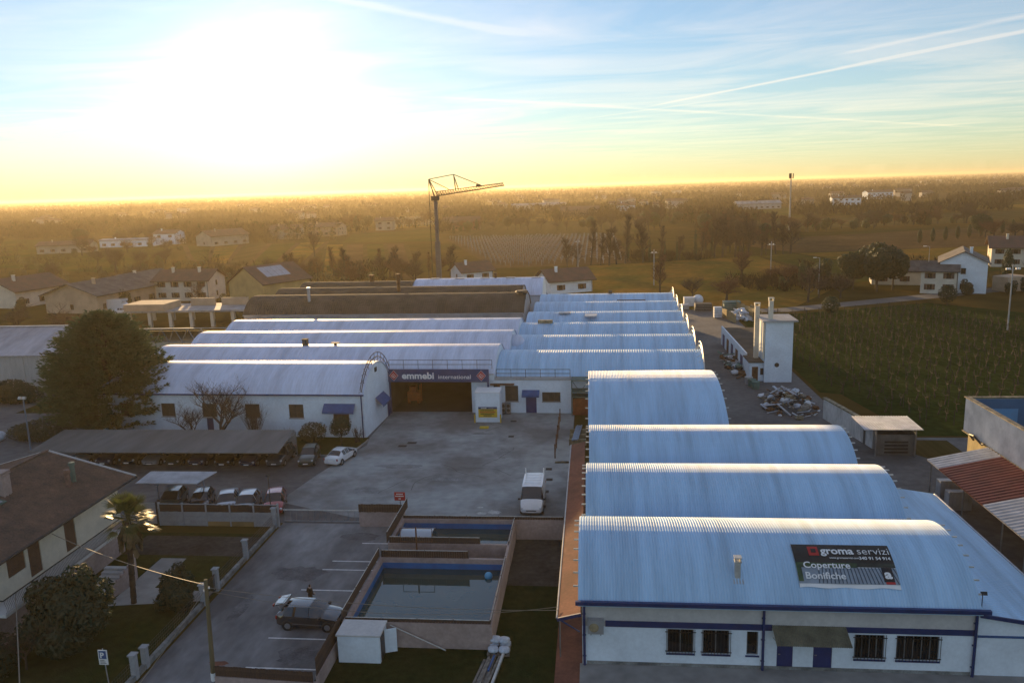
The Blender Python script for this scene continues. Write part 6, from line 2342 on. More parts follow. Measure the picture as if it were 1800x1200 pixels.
# ---- houses
mat('tile_red', (0.17, 0.085, 0.055), 0.9, 0, 0.25, 0.5, fine=0.3, col2=(0.11, 0.07, 0.05))
mat('tile_grey', (0.12, 0.105, 0.095), 0.9, 0, 0.2, 0.5, fine=0.3)
mat('wall_ochre', (0.48, 0.34, 0.14), 0.85, 0, 0.08, 0.5)
mat('wall_peach', (0.50, 0.36, 0.24), 0.85, 0, 0.08, 0.5)
mat('solar', (0.35, 0.38, 0.42), 0.12, 0.3, 0.05, 1.0)
def house(name, label, cat, x, y, rz, w, d, he, hr, wallm='cream_wall', roofm='tile_red', wins=3, floors=1, over=0.7, chim=1, hip=0.0, group=None, detail=True):
    """gabled house, ridge along its local X"""
    t = thing(name, label, cat, (x, y, 0), R(rz), group)
    b = MB()
    ops_f = []
    for f in range(floors):
        for k in range(wins):
            a = w * (k + 0.5) / wins
            z = 0.9 + f * (he / floors)
            ops_f.append((a - 0.55, a + 0.55, z, z + 1.3))
    pwall(b, (-w / 2, -d / 2, 0), (1, 0, 0), (0, -1, 0), w, he, ops_f)
    pwall(b, (-w / 2, d / 2, 0), (1, 0, 0), (0, 1, 0), w, he, [])
    ops_s = [(d / 2 - 0.5, d / 2 + 0.5, 0.9 + f * (he / floors), 2.2 + f * (he / floors)) for f in range(floors)]
    pwall(b, (-w / 2, -d / 2, 0), (0, 1, 0), (-1, 0, 0), d, he, ops_s)
    pwall(b, (w / 2, -d / 2, 0), (0, 1, 0), (1, 0, 0), d, he, ops_s)
    for s in (-1, 1):
        b.xprism([(-d / 2, he), (d / 2, he), (0, he + (hr - he) * 0.97)], s * (w / 2 - 0.12) - 0.1, s * (w / 2 - 0.12) + 0.1)
    b.build('wall', wallm, t, local=True)
    b = MB()
    for s in (-1, 1):
        sl = (hr - he) / (d / 2)
        e = d / 2 + over
        P = [(-w / 2 - over, s * e, he - sl * over), (w / 2 + over, s * e, he - sl * over), (w / 2 + over - hip, 0, hr), (-w / 2 - over + hip, 0, hr)]
        Q = [(p[0], p[1], p[2] + 0.16) for p in P]
        F = [(0, 1, 2, 3), (7, 6, 5, 4), (0, 4, 5, 1), (1, 5, 6, 2), (3, 2, 6, 7), (0, 3, 7, 4)]
        b.add(P + Q, F if s > 0 else [f[::-1] for f in F])
    r_ = b.build('roof', roofm, t, local=True)
    for k in range(chim):
        b = MB()
        cx = -w * 0.25 + k * w * 0.5
        b.box(cx - 0.3, cx + 0.3, -d * 0.15 - 0.3, -d * 0.15 + 0.3, hr - 0.9, hr + 0.7)
        b.box(cx - 0.38, cx + 0.38, -d * 0.15 - 0.38, -d * 0.15 + 0.38, hr + 0.7, hr + 0.82)
        b.build('chimney', wallm, r_, local=True)
    if detail and d < 16:
        for a0, a1, z0, z1 in ops_f:
            for c0, c1 in ((a0 - 0.56, a0 - 0.02), (a1 + 0.02, a1 + 0.56)):
                b = MB()
                bx_on(b, (-w / 2, -d / 2, 0), (1, 0, 0), (0, -1, 0), max(0.02, c0), min(w - 0.02, c1), z0, z1, 0.004, 0.05)
                b.build('shutter', 'shutter_brown', t, local=True)
        b = MB()
        sl_ = (hr - he) / (d / 2)
        b.tube((-w / 2 - over, -d / 2 - over - 0.06, he - sl_ * over + 0.02), (w / 2 + over, -d / 2 - over - 0.06, he - sl_ * over + 0.02), 0.09, n=6)
        b.tube((w / 2 - 0.15, -d / 2 - 0.08, 0), (w / 2 - 0.15, -d / 2 - 0.08, he - 0.1), 0.06, n=6)
        b.build('gutter', 'iron', t, local=True)
    if detail:
        for a0, a1, z0, z1 in ops_f:
            window(t, (-w / 2, -d / 2, 0), (1, 0, 0), (0, -1, 0), a0, a1, z0, z1, frame='shutter_brown', mull=1, sill=True)
        for sx, n_ in ((-1, (-1, 0, 0)), (1, (1, 0, 0))):
            for a0, a1, z0, z1 in ops_s:
                window(t, (sx * w / 2, -d / 2, 0), (0, 1, 0), n_, a0, a1, z0, z1, frame='shutter_brown', mull=1, sill=True)
    return t, r_
house('villa', 'long low house with a wide double-pitched roof above a parked camper', 'house', -124, 190, 82, 22, 15, 4.6, 7.2, 'wall_peach', 'tile_grey', 4, 1, 1.0, 1)
house('villa', 'pale house with red-brown roof left of the double-pitched one', 'house', -152, 198, 78, 16, 13, 4.6, 7.4, 'cream_wall', 'tile_red', 3, 1, 0.9, 1)
house('villa', 'grey-roofed house behind the double-pitched house', 'house', -128, 214, 80, 16, 11, 4.4, 6.4, 'cream_wall', 'tile_grey', 4, 1, 0.9, 1)
house('villa', 'two-storey cream house with red tiled roof and two chimneys', 'house', -107.5, 203, -3, 15, 9, 5.6, 7.8, 'cream_wall', 'tile_red', 4, 2, 0.8, 2)
gh, ghr = house('gable_house', 'ochre gable house with solar panels behind the dark roofs', 'house', -82, 195, 62, 15, 13, 5.6, 9.4, 'wall_ochre', 'tile_red', 3, 1, 0.5, 0)
b = MB()
sl = (9.4 - 5.6) / 6.5
for i in range(4):
    for j in range(2):
        x0, y0 = -4.5 + i * 1.9, -4.6 + j * 1.9
        b.add([(x0, y0, 9.4 + y0 * sl + .22), (x0 + 1.8, y0, 9.4 + y0 * sl + .22), (x0 + 1.8, y0 + 1.8, 9.4 + (y0 + 1.8) * sl + .22), (x0, y0 + 1.8, 9.4 + (y0 + 1.8) * sl + .22),
               (x0, y0, 9.4 + y0 * sl + .17), (x0 + 1.8, y0, 9.4 + y0 * sl + .17), (x0 + 1.8, y0 + 1.8, 9.4 + (y0 + 1.8) * sl + .17), (x0, y0 + 1.8, 9.4 + (y0 + 1.8) * sl + .17)],
              [(0, 1, 2, 3), (7, 6, 5, 4), (0, 4, 5, 1), (1, 5, 6, 2), (2, 6, 7, 3), (3, 7, 4, 0)])
b.build('solar_panel', 'solar', ghr, local=True)
house('bungalow', 'white bungalow with brown shutters right behind the small pale arched hall', 'house', -7.5, 206, 24, 11.5, 9.5, 3.5, 5.8, 'white_wall', 'tile_red', 2, 1, 0.9, 1)
house('bungalow', 'small red-roofed house at the foot of the crane', 'house', -36, 234, 35, 10, 8, 3.2, 5.4, 'white_wall', 'tile_red', 2, 1, 0.8, 1)
# white farmhouse on the right
house('farmhouse', 'large white farmhouse with grey gable roof by the lane', 'house', 86.5, 197, 68, 15, 9.5, 7.0, 9.4, 'white_wall', 'tile_grey', 3, 2, 0.5, 1)
house('farm_wing', 'lower cream wing with arched openings before the white farmhouse', 'house', 79.6, 192.6, -22, 7.5, 6.5, 5.2, 6.8, 'cream_wall', 'tile_grey', 2, 2, 0.4, 0)
house('farm_wing', 'low tiled barn behind the white farmhouse and the pines', 'barn', 78, 210, -14, 15, 8, 3.6, 5.6, 'cream_wall', 'tile_grey', 3, 1, 0.5, 0)
house('villa', 'cream villa with lit wall at the edge beyond the farmhouse', 'house', 124, 246, -20, 16, 12, 5.8, 8.4, 'cream_wall', 'tile_red', 4, 2, 0.9, 1)
b = MB()
b.prism([(93.5, 190), (99, 193), (97.5, 197), (92, 194)], 0, 3.4)
tag(b.build('garage', 'wall_peach'), 'small pink flat garage on the field side of the farmhouse', 'garage')
# farther houses
mat('far_plaster', (0.40, 0.35, 0.27), 0.9, 0, 0.1, 0.3)
for i, (x, y, rz, w, d, he, hr, wm_, lab) in enumerate((
        (-274, 394, 12, 26, 11, 4.2, 6.0, 'cream_wall', 'long cream house with a flat hedge far left'), (-262, 432, 6, 30, 10, 4.0, 4.6, 'white_wall', 'long white low building behind the far-left cream house'),
        (-246, 446, -4, 14, 10, 6.4, 8.2, 'white_wall', 'white two-storey house beyond the far-left white building'), (-205, 428, 60, 24, 14, 5.4, 8.4, 'cream_wall', 'wide pale barn with a gable toward the road, far left'),
        (-184, 470, 10, 18, 11, 6, 8.4, 'cream_wall', 'cream house by the far-left road bend'), (-168, 495, -8, 22, 12, 5.8, 8.0, 'wall_peach', 'peach house straight under the sun'),
        (-143, 546, 4, 12, 10, 6.5, 8.6, 'cream_wall', 'square house beside the glittering vineyard'), (-86, 524, 5, 24, 12, 5.2, 8.4, 'brick_dull', 'brown brick farm right of the crane mast'),
        (-12, 720, 8, 34, 14, 5.0, 8.0, 'brick_dull', 'long brown farm building beyond the grey field'), (30, 740, -5, 16, 12, 7.5, 9.8, 'white_wall', 'white house with a tower-like end beyond the grey field'),
        (-60, 900, 3, 60, 16, 6, 8.0, 'grey_wall', 'long pale-roofed sheds in the haze'), (150, 760, 6, 40, 14, 5, 7.4, 'grey_wall', 'low pale sheds behind the mast'),
        (240, 800, -4, 26, 12, 7, 9, 'white_wall', 'white house among dark trees far right'), (330, 980, 8, 30, 14, 8, 10, 'white_wall', 'pale house in the far-right plain'))):
    house('far_house', lab, 'house', x, y, rz, w, d, he, hr, 'far_plaster' if wm_ == 'cream_wall' else wm_, 'tile_red' if i not in (1, 10, 11) else 'roof_old', max(2, int(w / 5)), 1 if he < 5.5 else 2, 0.7, 1 if i not in (10, 11) else 0)
# camper and car by the left house
b = MB()
b.box(-121.5, -114.8, 181.0, 183.3, 0.5, 3.0)
b.box(-114.8, -113.0, 181.0, 183.3, 0.5, 1.5)
b.yprism([(-114.8, 1.5), (-113.4, 1.5), (-114.3, 2.3), (-113.6, 2.4), (-113.6, 3.0), (-114.8, 3.0)], 181.0, 183.3)
for x in (-119.5, -114.2):
    for y in (181.0, 183.1):
        b.tube((x, y, 0.4), (x, y + .25, 0.4), 0.4, n=12)
tag(b.build('camper_van', 'car_white'), 'white camper van parked before the double-pitched house', 'camper')
car('sedan', 'white car beside the camper van', 'car_white', -112, 178, 10)
# concrete carcass of a building left of the dark roofs
CB = thing('concrete_frame', 'unfinished low concrete building with open bays and a flat slab', 'building', (-84, 160, 0))
b = MB()
for k in range(8):
    x = -98 + k * 4.6
    b.box(x - .35, x + .35, 157.6, 158.3, 0, 3.2)
    b.box(x - .35, x + .35, 167, 167.6, 0, 3.2)
b.build('column', 'cream_wall', CB)
b = MB()
b.box(-99, -64.8, 157.2, 168, 3.2, 3.6)
b.build('slab', 'roof_old', CB)
b = MB()
b.box(-98.5, -89.5, 157.0, 164.0, 3.602, 5.0)
b.box(-87.5, -82, 164.5, 165, 3.602, 5.2)
b.box(-80.5, -74.5, 164.5, 165, 3.602, 5.2)
b.box(-73.5, -67.5, 164.5, 165, 3.602, 5.2)
b.build('wall', 'wall_peach', CB)
b = MB()
b.box(-66.8, -64.6, 150, 157, 0, 2.4)
b.box(-100, -92, 148, 149, 0, 2.0)
b.build('low_wall', 'wall_panel', CB)

# ---- crane, mast, lamp posts
CR = thing('tower_crane', 'grey tower crane with a slanting lattice jib behind the halls', 'crane', (-43.4, 221, 0))
mat('crane_grey', (0.10, 0.10, 0.11), 0.6, 0.3, 0.1, 1.0)
mat('crane_yellow', (0.035, 0.028, 0.02), 0.6, 0.2, 0.1, 1.0)
b = MB()
b.box(-43.95, -42.65, 220.3, 221.6, 0, 12.5)
b.box(-43.75, -42.9, 220.5, 221.4, 12.5, 23.8)
b.build('mast', 'crane_grey', CR)
b = MB()
b.box(-45.4, -41.4, 219.2, 222.8, 0, 0.8)
b.build('base', 'concrete', CR)
b = MB()
b.box(-44.4, -42.4, 220.1, 221.9, 23.8, 25.0)
b.build('slewing_ring', 'iron', CR)
b = MB()
for s in (-.35, .35):
    b.tube((-43.0, 221 + s, 25.0), (-24.1, 221 + s, 27.3), 0.15, n=5)
b.tube((-43.0, 221, 26.2), (-24.3, 221, 28.0), 0.12, n=5)
n_ = 26
for k in range(n_):
    t0, t1 = k / n_, (k + 1) / n_
    lo0 = Vector((-43.0, 221, 25.0)).lerp(Vector((-24.1, 221, 27.3)), t0)
    lo1 = Vector((-43.0, 221, 25.0)).lerp(Vector((-24.1, 221, 27.3)), t1)
    hi = Vector((-43.0, 221, 26.2)).lerp(Vector((-24.3, 221, 28.0)), (t0 + t1) / 2)
    for s in (-.35, .35):
        b.tube(lo0 + Vector((0, s, 0)), hi, 0.075, n=3)
        b.tube(hi, lo1 + Vector((0, s, 0)), 0.075, n=3)
b.build('jib', 'crane_yellow', CR)
b = MB()
for s in (-.3, .3):
    b.tube((-43.6 , 221 + s, 25.0), (-45.0, 221, 29.6), 0.15, n=5)
    b.tube((-42.6, 221 + s, 25.0), (-44.9, 221, 29.6), 0.11, n=5)
b.build('tower_head', 'iron', CR)
b = MB()
for s in (-.3, .3):
    b.tube((-37.6, 221 + s, 26.6), (-38.0, 221, 30.7), 0.12, n=5)
    b.tube((-36.8, 221 + s, 26.7), (-38.0, 221, 30.7), 0.10, n=5)
b.build('king_post', 'iron', CR)
b = MB()
for p, q in (((-45.0, 221, 29.6), (-38.0, 221, 30.7)), ((-38.0, 221, 30.7), (-31.0, 221, 27.8)), ((-45.0, 221, 29.6), (-39.4, 221, 26.7)), ((-45.0, 221, 29.6), (-45.2, 221, 1.0))):
    b.tube(p, q, 0.10, n=4)
b.build('stay_cable', 'iron', CR)
b = MB()
b.obox((-31.2, 221, 27.5), (1.2, 1.0, 0.7))
b.build('trolley', 'iron', CR)
ho.data.vertices  # haze stays above the crane top
CT = thing('radio_mast', 'tall thin radio mast with a drum of antennas beyond the tree line', 'mast', (102.5, 434, 0))
b = MB()
b.tube((102.5, 434, 0), (102.5, 434, 27), 0.55, 0.3, 10)
b.build('shaft', 'metal_grey', CT)
for k in range(3):
    a = k * 2.1
    b = MB()
    b.obox((102.5 + 1.0 * math.cos(a), 434 + 1.0 * math.sin(a), 28.0), (0.5, 0.5, 2.6), a)
    b.tube((102.5, 434, 27.2), (102.5 + 0.9 * math.cos(a), 434 + 0.9 * math.sin(a), 27.2), 0.1)
    b.build('antenna', 'iron', CT)
b = MB()
b.tube((102.5, 434, 26.9), (102.5, 434, 29.4), 0.3, 0.25, 8)
b.build('head', 'iron', CT)
def lamp4(x, y, h, lab, heads=4):
    t = thing('lamp_post', lab, 'lamp post', (x, y, 0))
    b = MB()
    b.tube((0, 0, 0), (0, 0, h), 0.14, 0.09, 8)
    b.build('post', 'galv', t, local=True)
    b = MB()
    b.tube((-1.1, 0, h - 0.9), (1.1, 0, h - 0.9), 0.05)
    b.build('crossbar', 'galv', t, local=True)
    for dx_ in ((-1.0, -0.6, 0.6, 1.0) if heads == 4 else (-0.5, 0.5)):
        b = MB()
        b.obox((dx_, -0.1, h - 0.75), (0.32, 0.3, 0.3), rx=R(-25))
        b.build('floodlight', 'sign_white', t, local=True)
lamp4(71.3, 143.7, 11.4, 'tall pale floodlight post at the vineyard corner')
lamp4(48.3, 223.8, 10.2, 'floodlight post in the grass field beyond the lane', 2)
lamp4(16.0, 214, 9.5, 'floodlight post behind the last ribbed hall', 2)
lamp4(-5, 262, 9.5, 'floodlight post at the near edge of the orchard rows', 2)
for x, y, h, lab in ((82, 205, 9.5, 'street lamp between pines and farmhouse'), (52.5, 192, 8.5, 'thin street lamp at the lane bend')):
    t = thing('street_lamp', lab, 'street lamp', (x, y, 0))
    b = MB()
    b.tube((0, 0, 0), (0, 0, h), 0.08, 0.05, 6)
    b.tube((0, 0, h), (-1.0, 0, h + .15), 0.04)
    b.build('post', 'galv', t, local=True)
    b = MB()
    b.obox((-1.1, 0, h + .12), (0.7, 0.25, 0.12))
    b.build('lamp_head', 'sign_white', t, local=True)

# ---- driveway clutter: containers, bins, sheet pens, rubble
mat('plastic_white', (0.66, 0.68, 0.70), 0.5, 0, 0.1, 1.5)
mat('tarp_green', (0.08, 0.17, 0.14), 0.6, 0, 0.15, 1.0)
mat('timber_light', (0.34, 0.26, 0.13), 0.85, 0, 0.15, 1.5)
for k, (x, y, w, d, h, m, nm, lab, cat) in enumerate((
        (20.8, 176.5, 2.2, 2.0, 2.0, 'plastic_white', 'cage_tank', 'square white cage tank by the last hall', 'tank'), (19.0, 172, 2.4, 1.8, 1.1, 'galv', 'metal_bin', 'low grey metal bin beside the cage tank', 'bin'),
        (24.6, 160.5, 1.5, 1.5, 2.2, 'plastic_white', 'white_cabinet', 'white cabinet before the timber pen', 'cabinet'), (23.0, 170, 3.4, 2.0, 1.6, 'iron', 'dark_skip', 'dark skip between cage tank and pen', 'skip'),
        (28.6, 168.2, 3.4, 2.2, 2.2, 'tarp_green', 'green_skip', 'green skip behind the heaped white sacks', 'skip'))):
    t = thing(nm, lab, cat, (x, y, 0))
    b = MB()
    b.box(-w / 2, w / 2, -d / 2, d / 2, 0.12, h)
    b.build('body', m, t, local=True)
    b = MB()
    for i in range(5):
        b.box(-w / 2 - 0.04, w / 2 + 0.04, -d / 2 - 0.04, d / 2 + 0.04, 0.14 + (h - 0.3) * i / 4, 0.20 + (h - 0.3) * i / 4)
    b.build('rib', 'metal_grey', t, local=True)
    b = MB()
    b.box(-w / 2 + .1, w / 2 - .1, -d / 2 + .1, d / 2 - .1, 0.008, 0.12)
    b.build('base', 'iron', t, local=True)
b = MB()
b.sphere((22.9, 177.6, 1.2), 1.2, 14, 9)
tag(b.build('round_tank', 'plastic_white', smooth=True), 'round white tank next to the square cage tank', 'tank')
PN = thing('timber_pen', 'pale timber-sided pen holding white sacks behind the low outbuilding', 'pen', (28.6, 160, 0))
for (p0, p1, h) in (((25.6, 163.5), (27.0, 153.6), 1.9), ((29.2, 168.6), (31.4, 156), 2.4), ((31.6, 164), (32.2, 155.4), 2.2)):
    fence_run(PN, p0, p1, 0.02, h, 0.03, 0.75, 0.06, 'timber_light', 'plank', 0.3)
def heap(name, label, cx, cy, rx, ry, h, n, mats_, seed, sizes=(0.3, 1.1)):
    r_ = random.Random(seed)
    B = MB()
    for k in range(n):
        a, q = r_.uniform(0, 2 * math.pi), math.sqrt(r_.random())
        x, y = cx + rx * q * math.cos(a), cy + ry * q * math.sin(a)
        z = h * max(0.05, 1 - q * q) * r_.uniform(0.1, 1.0) + 0.12
        s = r_.uniform(*sizes)
        if r_.random() < 0.45:
            B.obox((x, y, z), (s * r_.uniform(1, 2.6), s * .25, s * .1), r_.uniform(0, 6.3), r_.randrange(len(mats_)), r_.uniform(-.5, .5), r_.uniform(-.5, .5))
        else:
            o0 = len(B.v)
            m_ = r_.randrange(len(mats_))
            B.sphere((x, y, z), s * .5, 8, 5, m_, 0.6)
            for i in range(o0, len(B.v)):
                p = Vector(B.v[i])
                c = Vector((x, y, z))
                v = p - c
                v *= 1 + 0.5 * mnoise.noise(p * 2.5)
                B.v[i] = tuple(c + v)
    o = B.build(name, mats_)
    o['kind'] = 'stuff'
    o['label'] = label
    o['category'] = 'rubble'
    return o
heap('rubble_heap', 'jumbled heap of scrap, planks and white sheeting beside the stained wall', 23.2, 96.2, 3.2, 6.2, 1.7, 150, ['plastic_white', 'sack', 'iron', 'old_board', 'galv', 'rust', 'junk'], 3)
heap('sack_heap', 'heaped white and violet sacks in the timber pen', 28.9, 159.8, 1.7, 4.2, 1.9, 60, ['plastic_white', 'sack', 'plastic_white'], 4, (0.7, 1.5))
heap('scrap_row', 'row of scrap and barrels along the low outbuilding', 20.2, 117, 0.9, 8.5, 1.3, 70, ['iron', 'galv', 'rust', 'tarp_green', 'plastic_white'], 5, (0.4, 1.2))
for k in range(3):
    b = MB()
    x, y = 20.6 + 0.2 * k, 106.6 - 1.3 * k
    b.tube((x, y, 0.02), (x, y, 1.0), 0.5, 0.55, 12)
    tag(b.build('barrel', 'tarp_green' if k else 'galv'), ['grey barrel by the outbuilding door', 'green barrel next to the grey barrel', 'green barrel nearest the rubble heap'][k], 'barrel')

# ---- vineyard beside the driveway
r_ = random.Random(40)
VM = []
for s in range(5):
    b = MB()
    q = random.Random(60 + s)
    p = Vector((0, 0, 0))
    for i in range(3):
        n = p + Vector((q.uniform(-.09, .09), q.uniform(-.09, .09), 0.36))
        b.tube(p, n, 0.10 - .015 * i, 0.085 - .015 * i, 5, cap=False)
        p = n
    for sgn in (-1, 1):
        e = p + Vector((q.uniform(-.05, .05), sgn * 0.6, 0.15))
        b.tube(p, e, 0.055, 0.03, 4, cap=False)
        for j in range(3):
            f = p.lerp(e, (j + 1) / 3)
            b.tube(f, f + Vector((q.uniform(-.15, .15), q.uniform(-.15, .15), q.uniform(.35, .8))), 0.025, 0.012, 3, cap=False)
    VM.append(b.mesh('grapevine', 'bark'))
def in_poly(x, y, poly):
    c = False
    for (x0, y0), (x1, y1) in zip(poly, poly[1:] + poly[:1]):
        if (y0 > y) != (y1 > y) and x < (x1 - x0) * (y - y0) / (y1 - y0) + x0:
            c = not c
    return c
VP = [(30.5, 103), (33.5, 90.5), (46, 87), (78, 92), (90, 118), (66, 168), (42, 160), (30, 158)]
cand = []
row_ends = {}
x = 31.0
while x < 92:
    y = 86.0 + r_.uniform(0, 2)
    while y < 170:
        if in_poly(x, y, VP):
            cand.append((x + r_.uniform(-.15, .15), y + r_.uniform(-.2, .2)))
            row_ends.setdefault(round(x, 1), []).append(y)
        y += 3.0
    x += 2.6
cand.sort(key=lambda p: p[0] ** 2 + p[1] ** 2)
for k, (x, y) in enumerate(cand[:300]):
    o = bpy.data.objects.new('grapevine', VM[k % 5])
    COL.objects.link(o)
    o.location = (x, y, 0.02)
    o.rotation_euler = (0, 0, r_.uniform(-.2, .2))
    s = r_.uniform(.85, 1.15)
    o.scale = (s, s, s)
    tag(o, 'leafless grapevine with a dark gnarled stem in the green vineyard by the tower', 'vine', 'vines beside the driveway')
B = MB()
for k, (x, y) in enumerate(cand[300:]):
    me = VM[k % 5]
    B.add([(v.co.x + x, v.co.y + y, v.co.z + 0.02) for v in me.vertices], [tuple(p.vertices) for p in me.polygons])
if B.v:
    stuff(B.build('grapevines', 'bark'), 'farther leafless vines of the green vineyard', 'vines')
for k, (x, ys) in enumerate(sorted(row_ends.items())):
    t = thing('vine_trellis', 'trellis row of thin posts and wires in the green vineyard', 'trellis', (x, (min(ys) + max(ys)) / 2, 0), 0, 'trellis rows beside the driveway')
    yc = (min(ys) + max(ys)) / 2
    L_ = max(ys) - min(ys) + 3
    me = MB().tube((0, 0, 0), (0, 0, 1.75), 0.045, n=5).mesh('post', 'bark')
    n = max(1, int(L_ / 6.5))
    for i in range(n + 1):
        part('post', me, t, (0, -L_ / 2 + L_ * i / n, 0.02))
    for z in (0.95, 1.45):
        b = MB()
        b.tube((0, -L_ / 2, z), (0, L_ / 2, z), 0.006, n=3)
        b.build('wire', 'iron', t, local=True)
# orchard rows far behind the halls, too many to count
def rows_stuff(name, label, poly, dirv, gap, step, h, m, seed):
    q = random.Random(seed)
    B = MB()
    d = Vector((*dirv, 0)).normalized()
    n = Vector((-d.y, d.x, 0))
    cs = [Vector((*p, 0)) for p in poly]
    a0, a1 = min(c.dot(n) for c in cs), max(c.dot(n) for c in cs)
    t0, t1 = min(c.dot(d) for c in cs), max(c.dot(d) for c in cs)
    a = a0
    while a < a1:
        t = t0
        prev = None
        while t < t1:
            p = n * a + d * t
            if in_poly(p.x, p.y, poly):
                B.tube((p.x, p.y, 0), (p.x, p.y, h), 0.09, 0.08, 3, cap=False)
                for k in range(3):
                    w = q.uniform(.3, 1.0)
                    B.tube((p.x, p.y, h * .5), (p.x + d.x * w * (1 if k % 2 else -1), p.y + d.y * w * (1 if k % 2 else -1), h * q.uniform(.7, 1.05)), 0.06, 0.03, 3, cap=False)
                if prev is not None:
                    B.tube((prev.x, prev.y, h * .85), (p.x, p.y, h * .85), 0.02, 0.02, 3, cap=False)
                prev = p
            else:
                prev = None
            t += step
        a += gap
    return stuff(B.build(name, m), label, 'orchard')
rows_stuff('orchard_rows', 'glinting orchard rows with posts and wires behind the crane', [(-78, 430), (11, 425), (12, 279), (-32, 269)], (0.62, -1), 5.0, 4.0, 2.0, 'galv', 1)
rows_stuff('orchard_rows', 'small glittering orchard beside the square house in the sun haze', [(-142, 566), (-112, 582), (-160, 760), (-188, 745)], (0.9, -1), 6.0, 6.0, 2.2, 'galv', 2)

# ---- trees near the lane, field and houses
PT = []
for i, (h, sp, sd, lv, spl, r0, up, tk, bl, t0) in enumerate((
        (10, 1.0, 101, 4, (9, 6, 5, 4), .36, .35, .45, .33, .45), (9, 1.25, 102, 4, (9, 6, 5, 4), .36, .15, .40, .36, .5),
        (12, 0.8, 103, 3, (22, 7, 5), .30, .5, .85, .22, .22), (11, 0.95, 104, 4, (12, 6, 4, 3), .30, .4, .6, .28, .3),
        (8, 1.4, 105, 4, (9, 6, 5, 4), .40, .1, .35, .42, .55), (13, 0.7, 106, 3, (26, 6, 4), .26, .6, .9, .15, .25))):
    T, B = bare(h, sp, sd, lv, spl, r0, up, tk, .62, bl, t0)
    PT.append((T.mesh('trunk', 'bark'), {m: B.mesh('crown', m) for m in ('twig', 'twig_red')}, h))
EV = []
for i, (blobs, n, sz) in enumerate((
        ([((0, 0, 2.3), 2.2, 2.0, 2.4), ((.9, .6, 4.2), 1.4, 1.3, 1.6), ((-1.1, -.4, 3.4), 1.2, 1.3, 1.4), ((.3, -1.2, 1.6), 1.5, 1.3, 1.4)], 1700, .42),
        ([((0, 0, 6.0), 3.6, 3.4, 3.4), ((2, 1, 7.5), 2.2, 2.2, 2), ((-2, -1, 7), 2.2, 2.2, 2.2), ((0, 0, 8.6), 2, 2, 1.4)], 2600, .55),
        ([((0, 0, 4.5), 1.5, 1.5, 4.2), ((.2, 0, 7.2), .9, .9, 2.2)], 1300, .4),
        ([((0, 0, 2.1), 1.5, 1.5, 1.5)], 700, .3))):
    F = MB()
    leaf_cloud(F, blobs, n, sz, 70 + i, 1.5)
    T = MB()
    T.tube((0, 0, 0), (0, 0, blobs[0][0][2]), .22 if i < 3 else .1, .12 if i < 3 else .06, 7)
    EV.append((T.mesh('trunk', 'bark'), {m: F.mesh('crown', m) for m in ('leaf_dark', 'leaf_mid', 'leaf_olive')}))
IV = []
F = MB()
leaf_cloud(F, [((0, 0, 2.5), .55, .55, 2.6), ((.1, 0, 5.2), .45, .45, 2.4), ((0, .1, 7.2), .3, .3, 1.3)], 520, .32, 90, 1.3)
T = MB()
T.tube((0, 0, 0), (.3, 0, 10.5), .16, .05, 6, cap=False)
for k in range(7):
    T.tube((.15, 0, 6 + k * .6), (.15 + math.cos(k * 2.2) * 1.1, math.sin(k * 2.2) * 1.1, 7.4 + k * .6), .04, .01, 3, cap=False)
IVM = (T.mesh('trunk', 'bark'), F.mesh('ivy', 'leaf_dark'))
def put_bare(k, x, y, s, label, m='twig', group=None, rz=None):
    t = thing('bare_tree', label, 'tree', (x, y, 0), rnd.uniform(0, 6.3) if rz is None else rz, group)
    t.scale = (s, s, s)
    part('trunk', PT[k][0], t)
    part('crown', PT[k][1][m], t)
    return t
def put_ever(k, x, y, s, label, m='leaf_dark', group=None, name='evergreen_tree', sz_=None):
    t = thing(name, label, 'tree', (x, y, 0), rnd.uniform(0, 6.3), group)
    t.scale = (s, s, sz_ or s)
    part('trunk', EV[k][0], t)
    part('crown', EV[k][1][m], t)
    return t
put_bare(2, 16.3, 198, .82, 'upright reddish leafless tree behind the last ribbed hall', 'twig_red')
put_bare(0, 22.7, 185, .62, 'slim leafless tree between the upright red one and the spreading oak', 'twig')
put_bare(4, 30.2, 184.5, .92, 'spreading brown leafless oak beside the green skip', 'twig_red')
put_bare(3, 46.8, 179, .80, 'pale-barked leafless tree at the lane bend', 'twig')
put_bare(1, 51, 186, .72, 'leafless tree right of the pale-barked one', 'twig')
put_bare(1, 55.5, 185, .80, 'broad leafless tree before the dark pines', 'twig')
put_bare(0, 48.5, 205, .7, 'leafless tree behind the lane-bend trees', 'twig_red')
put_bare(3, 39, 214, .9, 'leafless tree in front of the shrub garden in the field', 'twig_red')
put_bare(4, 47, 215, .75, 'low spreading leafless tree in the field garden', 'twig_red')
pg = 'dark pines by the farmhouse'
for x, y, s, lab in ((62.5, 199, .92, 'smaller dark round pine at the field end of the farmhouse group'), (66.5, 194.5, 1.05, 'dark round pine closest to the lane in the farmhouse group'), (71, 197, 1.0, 'dark round pine nearest the cream farm wing'), (68.5, 201, 1.12, 'tallest dark round pine behind the others in the farmhouse group')):
    put_ever(1, x, y, s, lab, 'leaf_dark', pg, 'pine_tree')
put_ever(0, 58.5, 211, 1.15, 'round evergreen behind the pine group', 'leaf_dark')
put_ever(2, 51.5, 203, .72, 'small light green conifer left of the pines', 'leaf_mid')
put_ever(0, 46, 199, .6, 'low green bush at the shrub garden fence', 'leaf_mid')
put_ever(3, 46.1, 159.5, 1.15, 'round clipped ball tree at the lane edge of the vineyard', 'leaf_dark', None, 'ball_tree')
put_ever(3, 73, 172, 1.2, 'dark round bush across from the farmhouse', 'leaf_dark', None, 'round_bush')
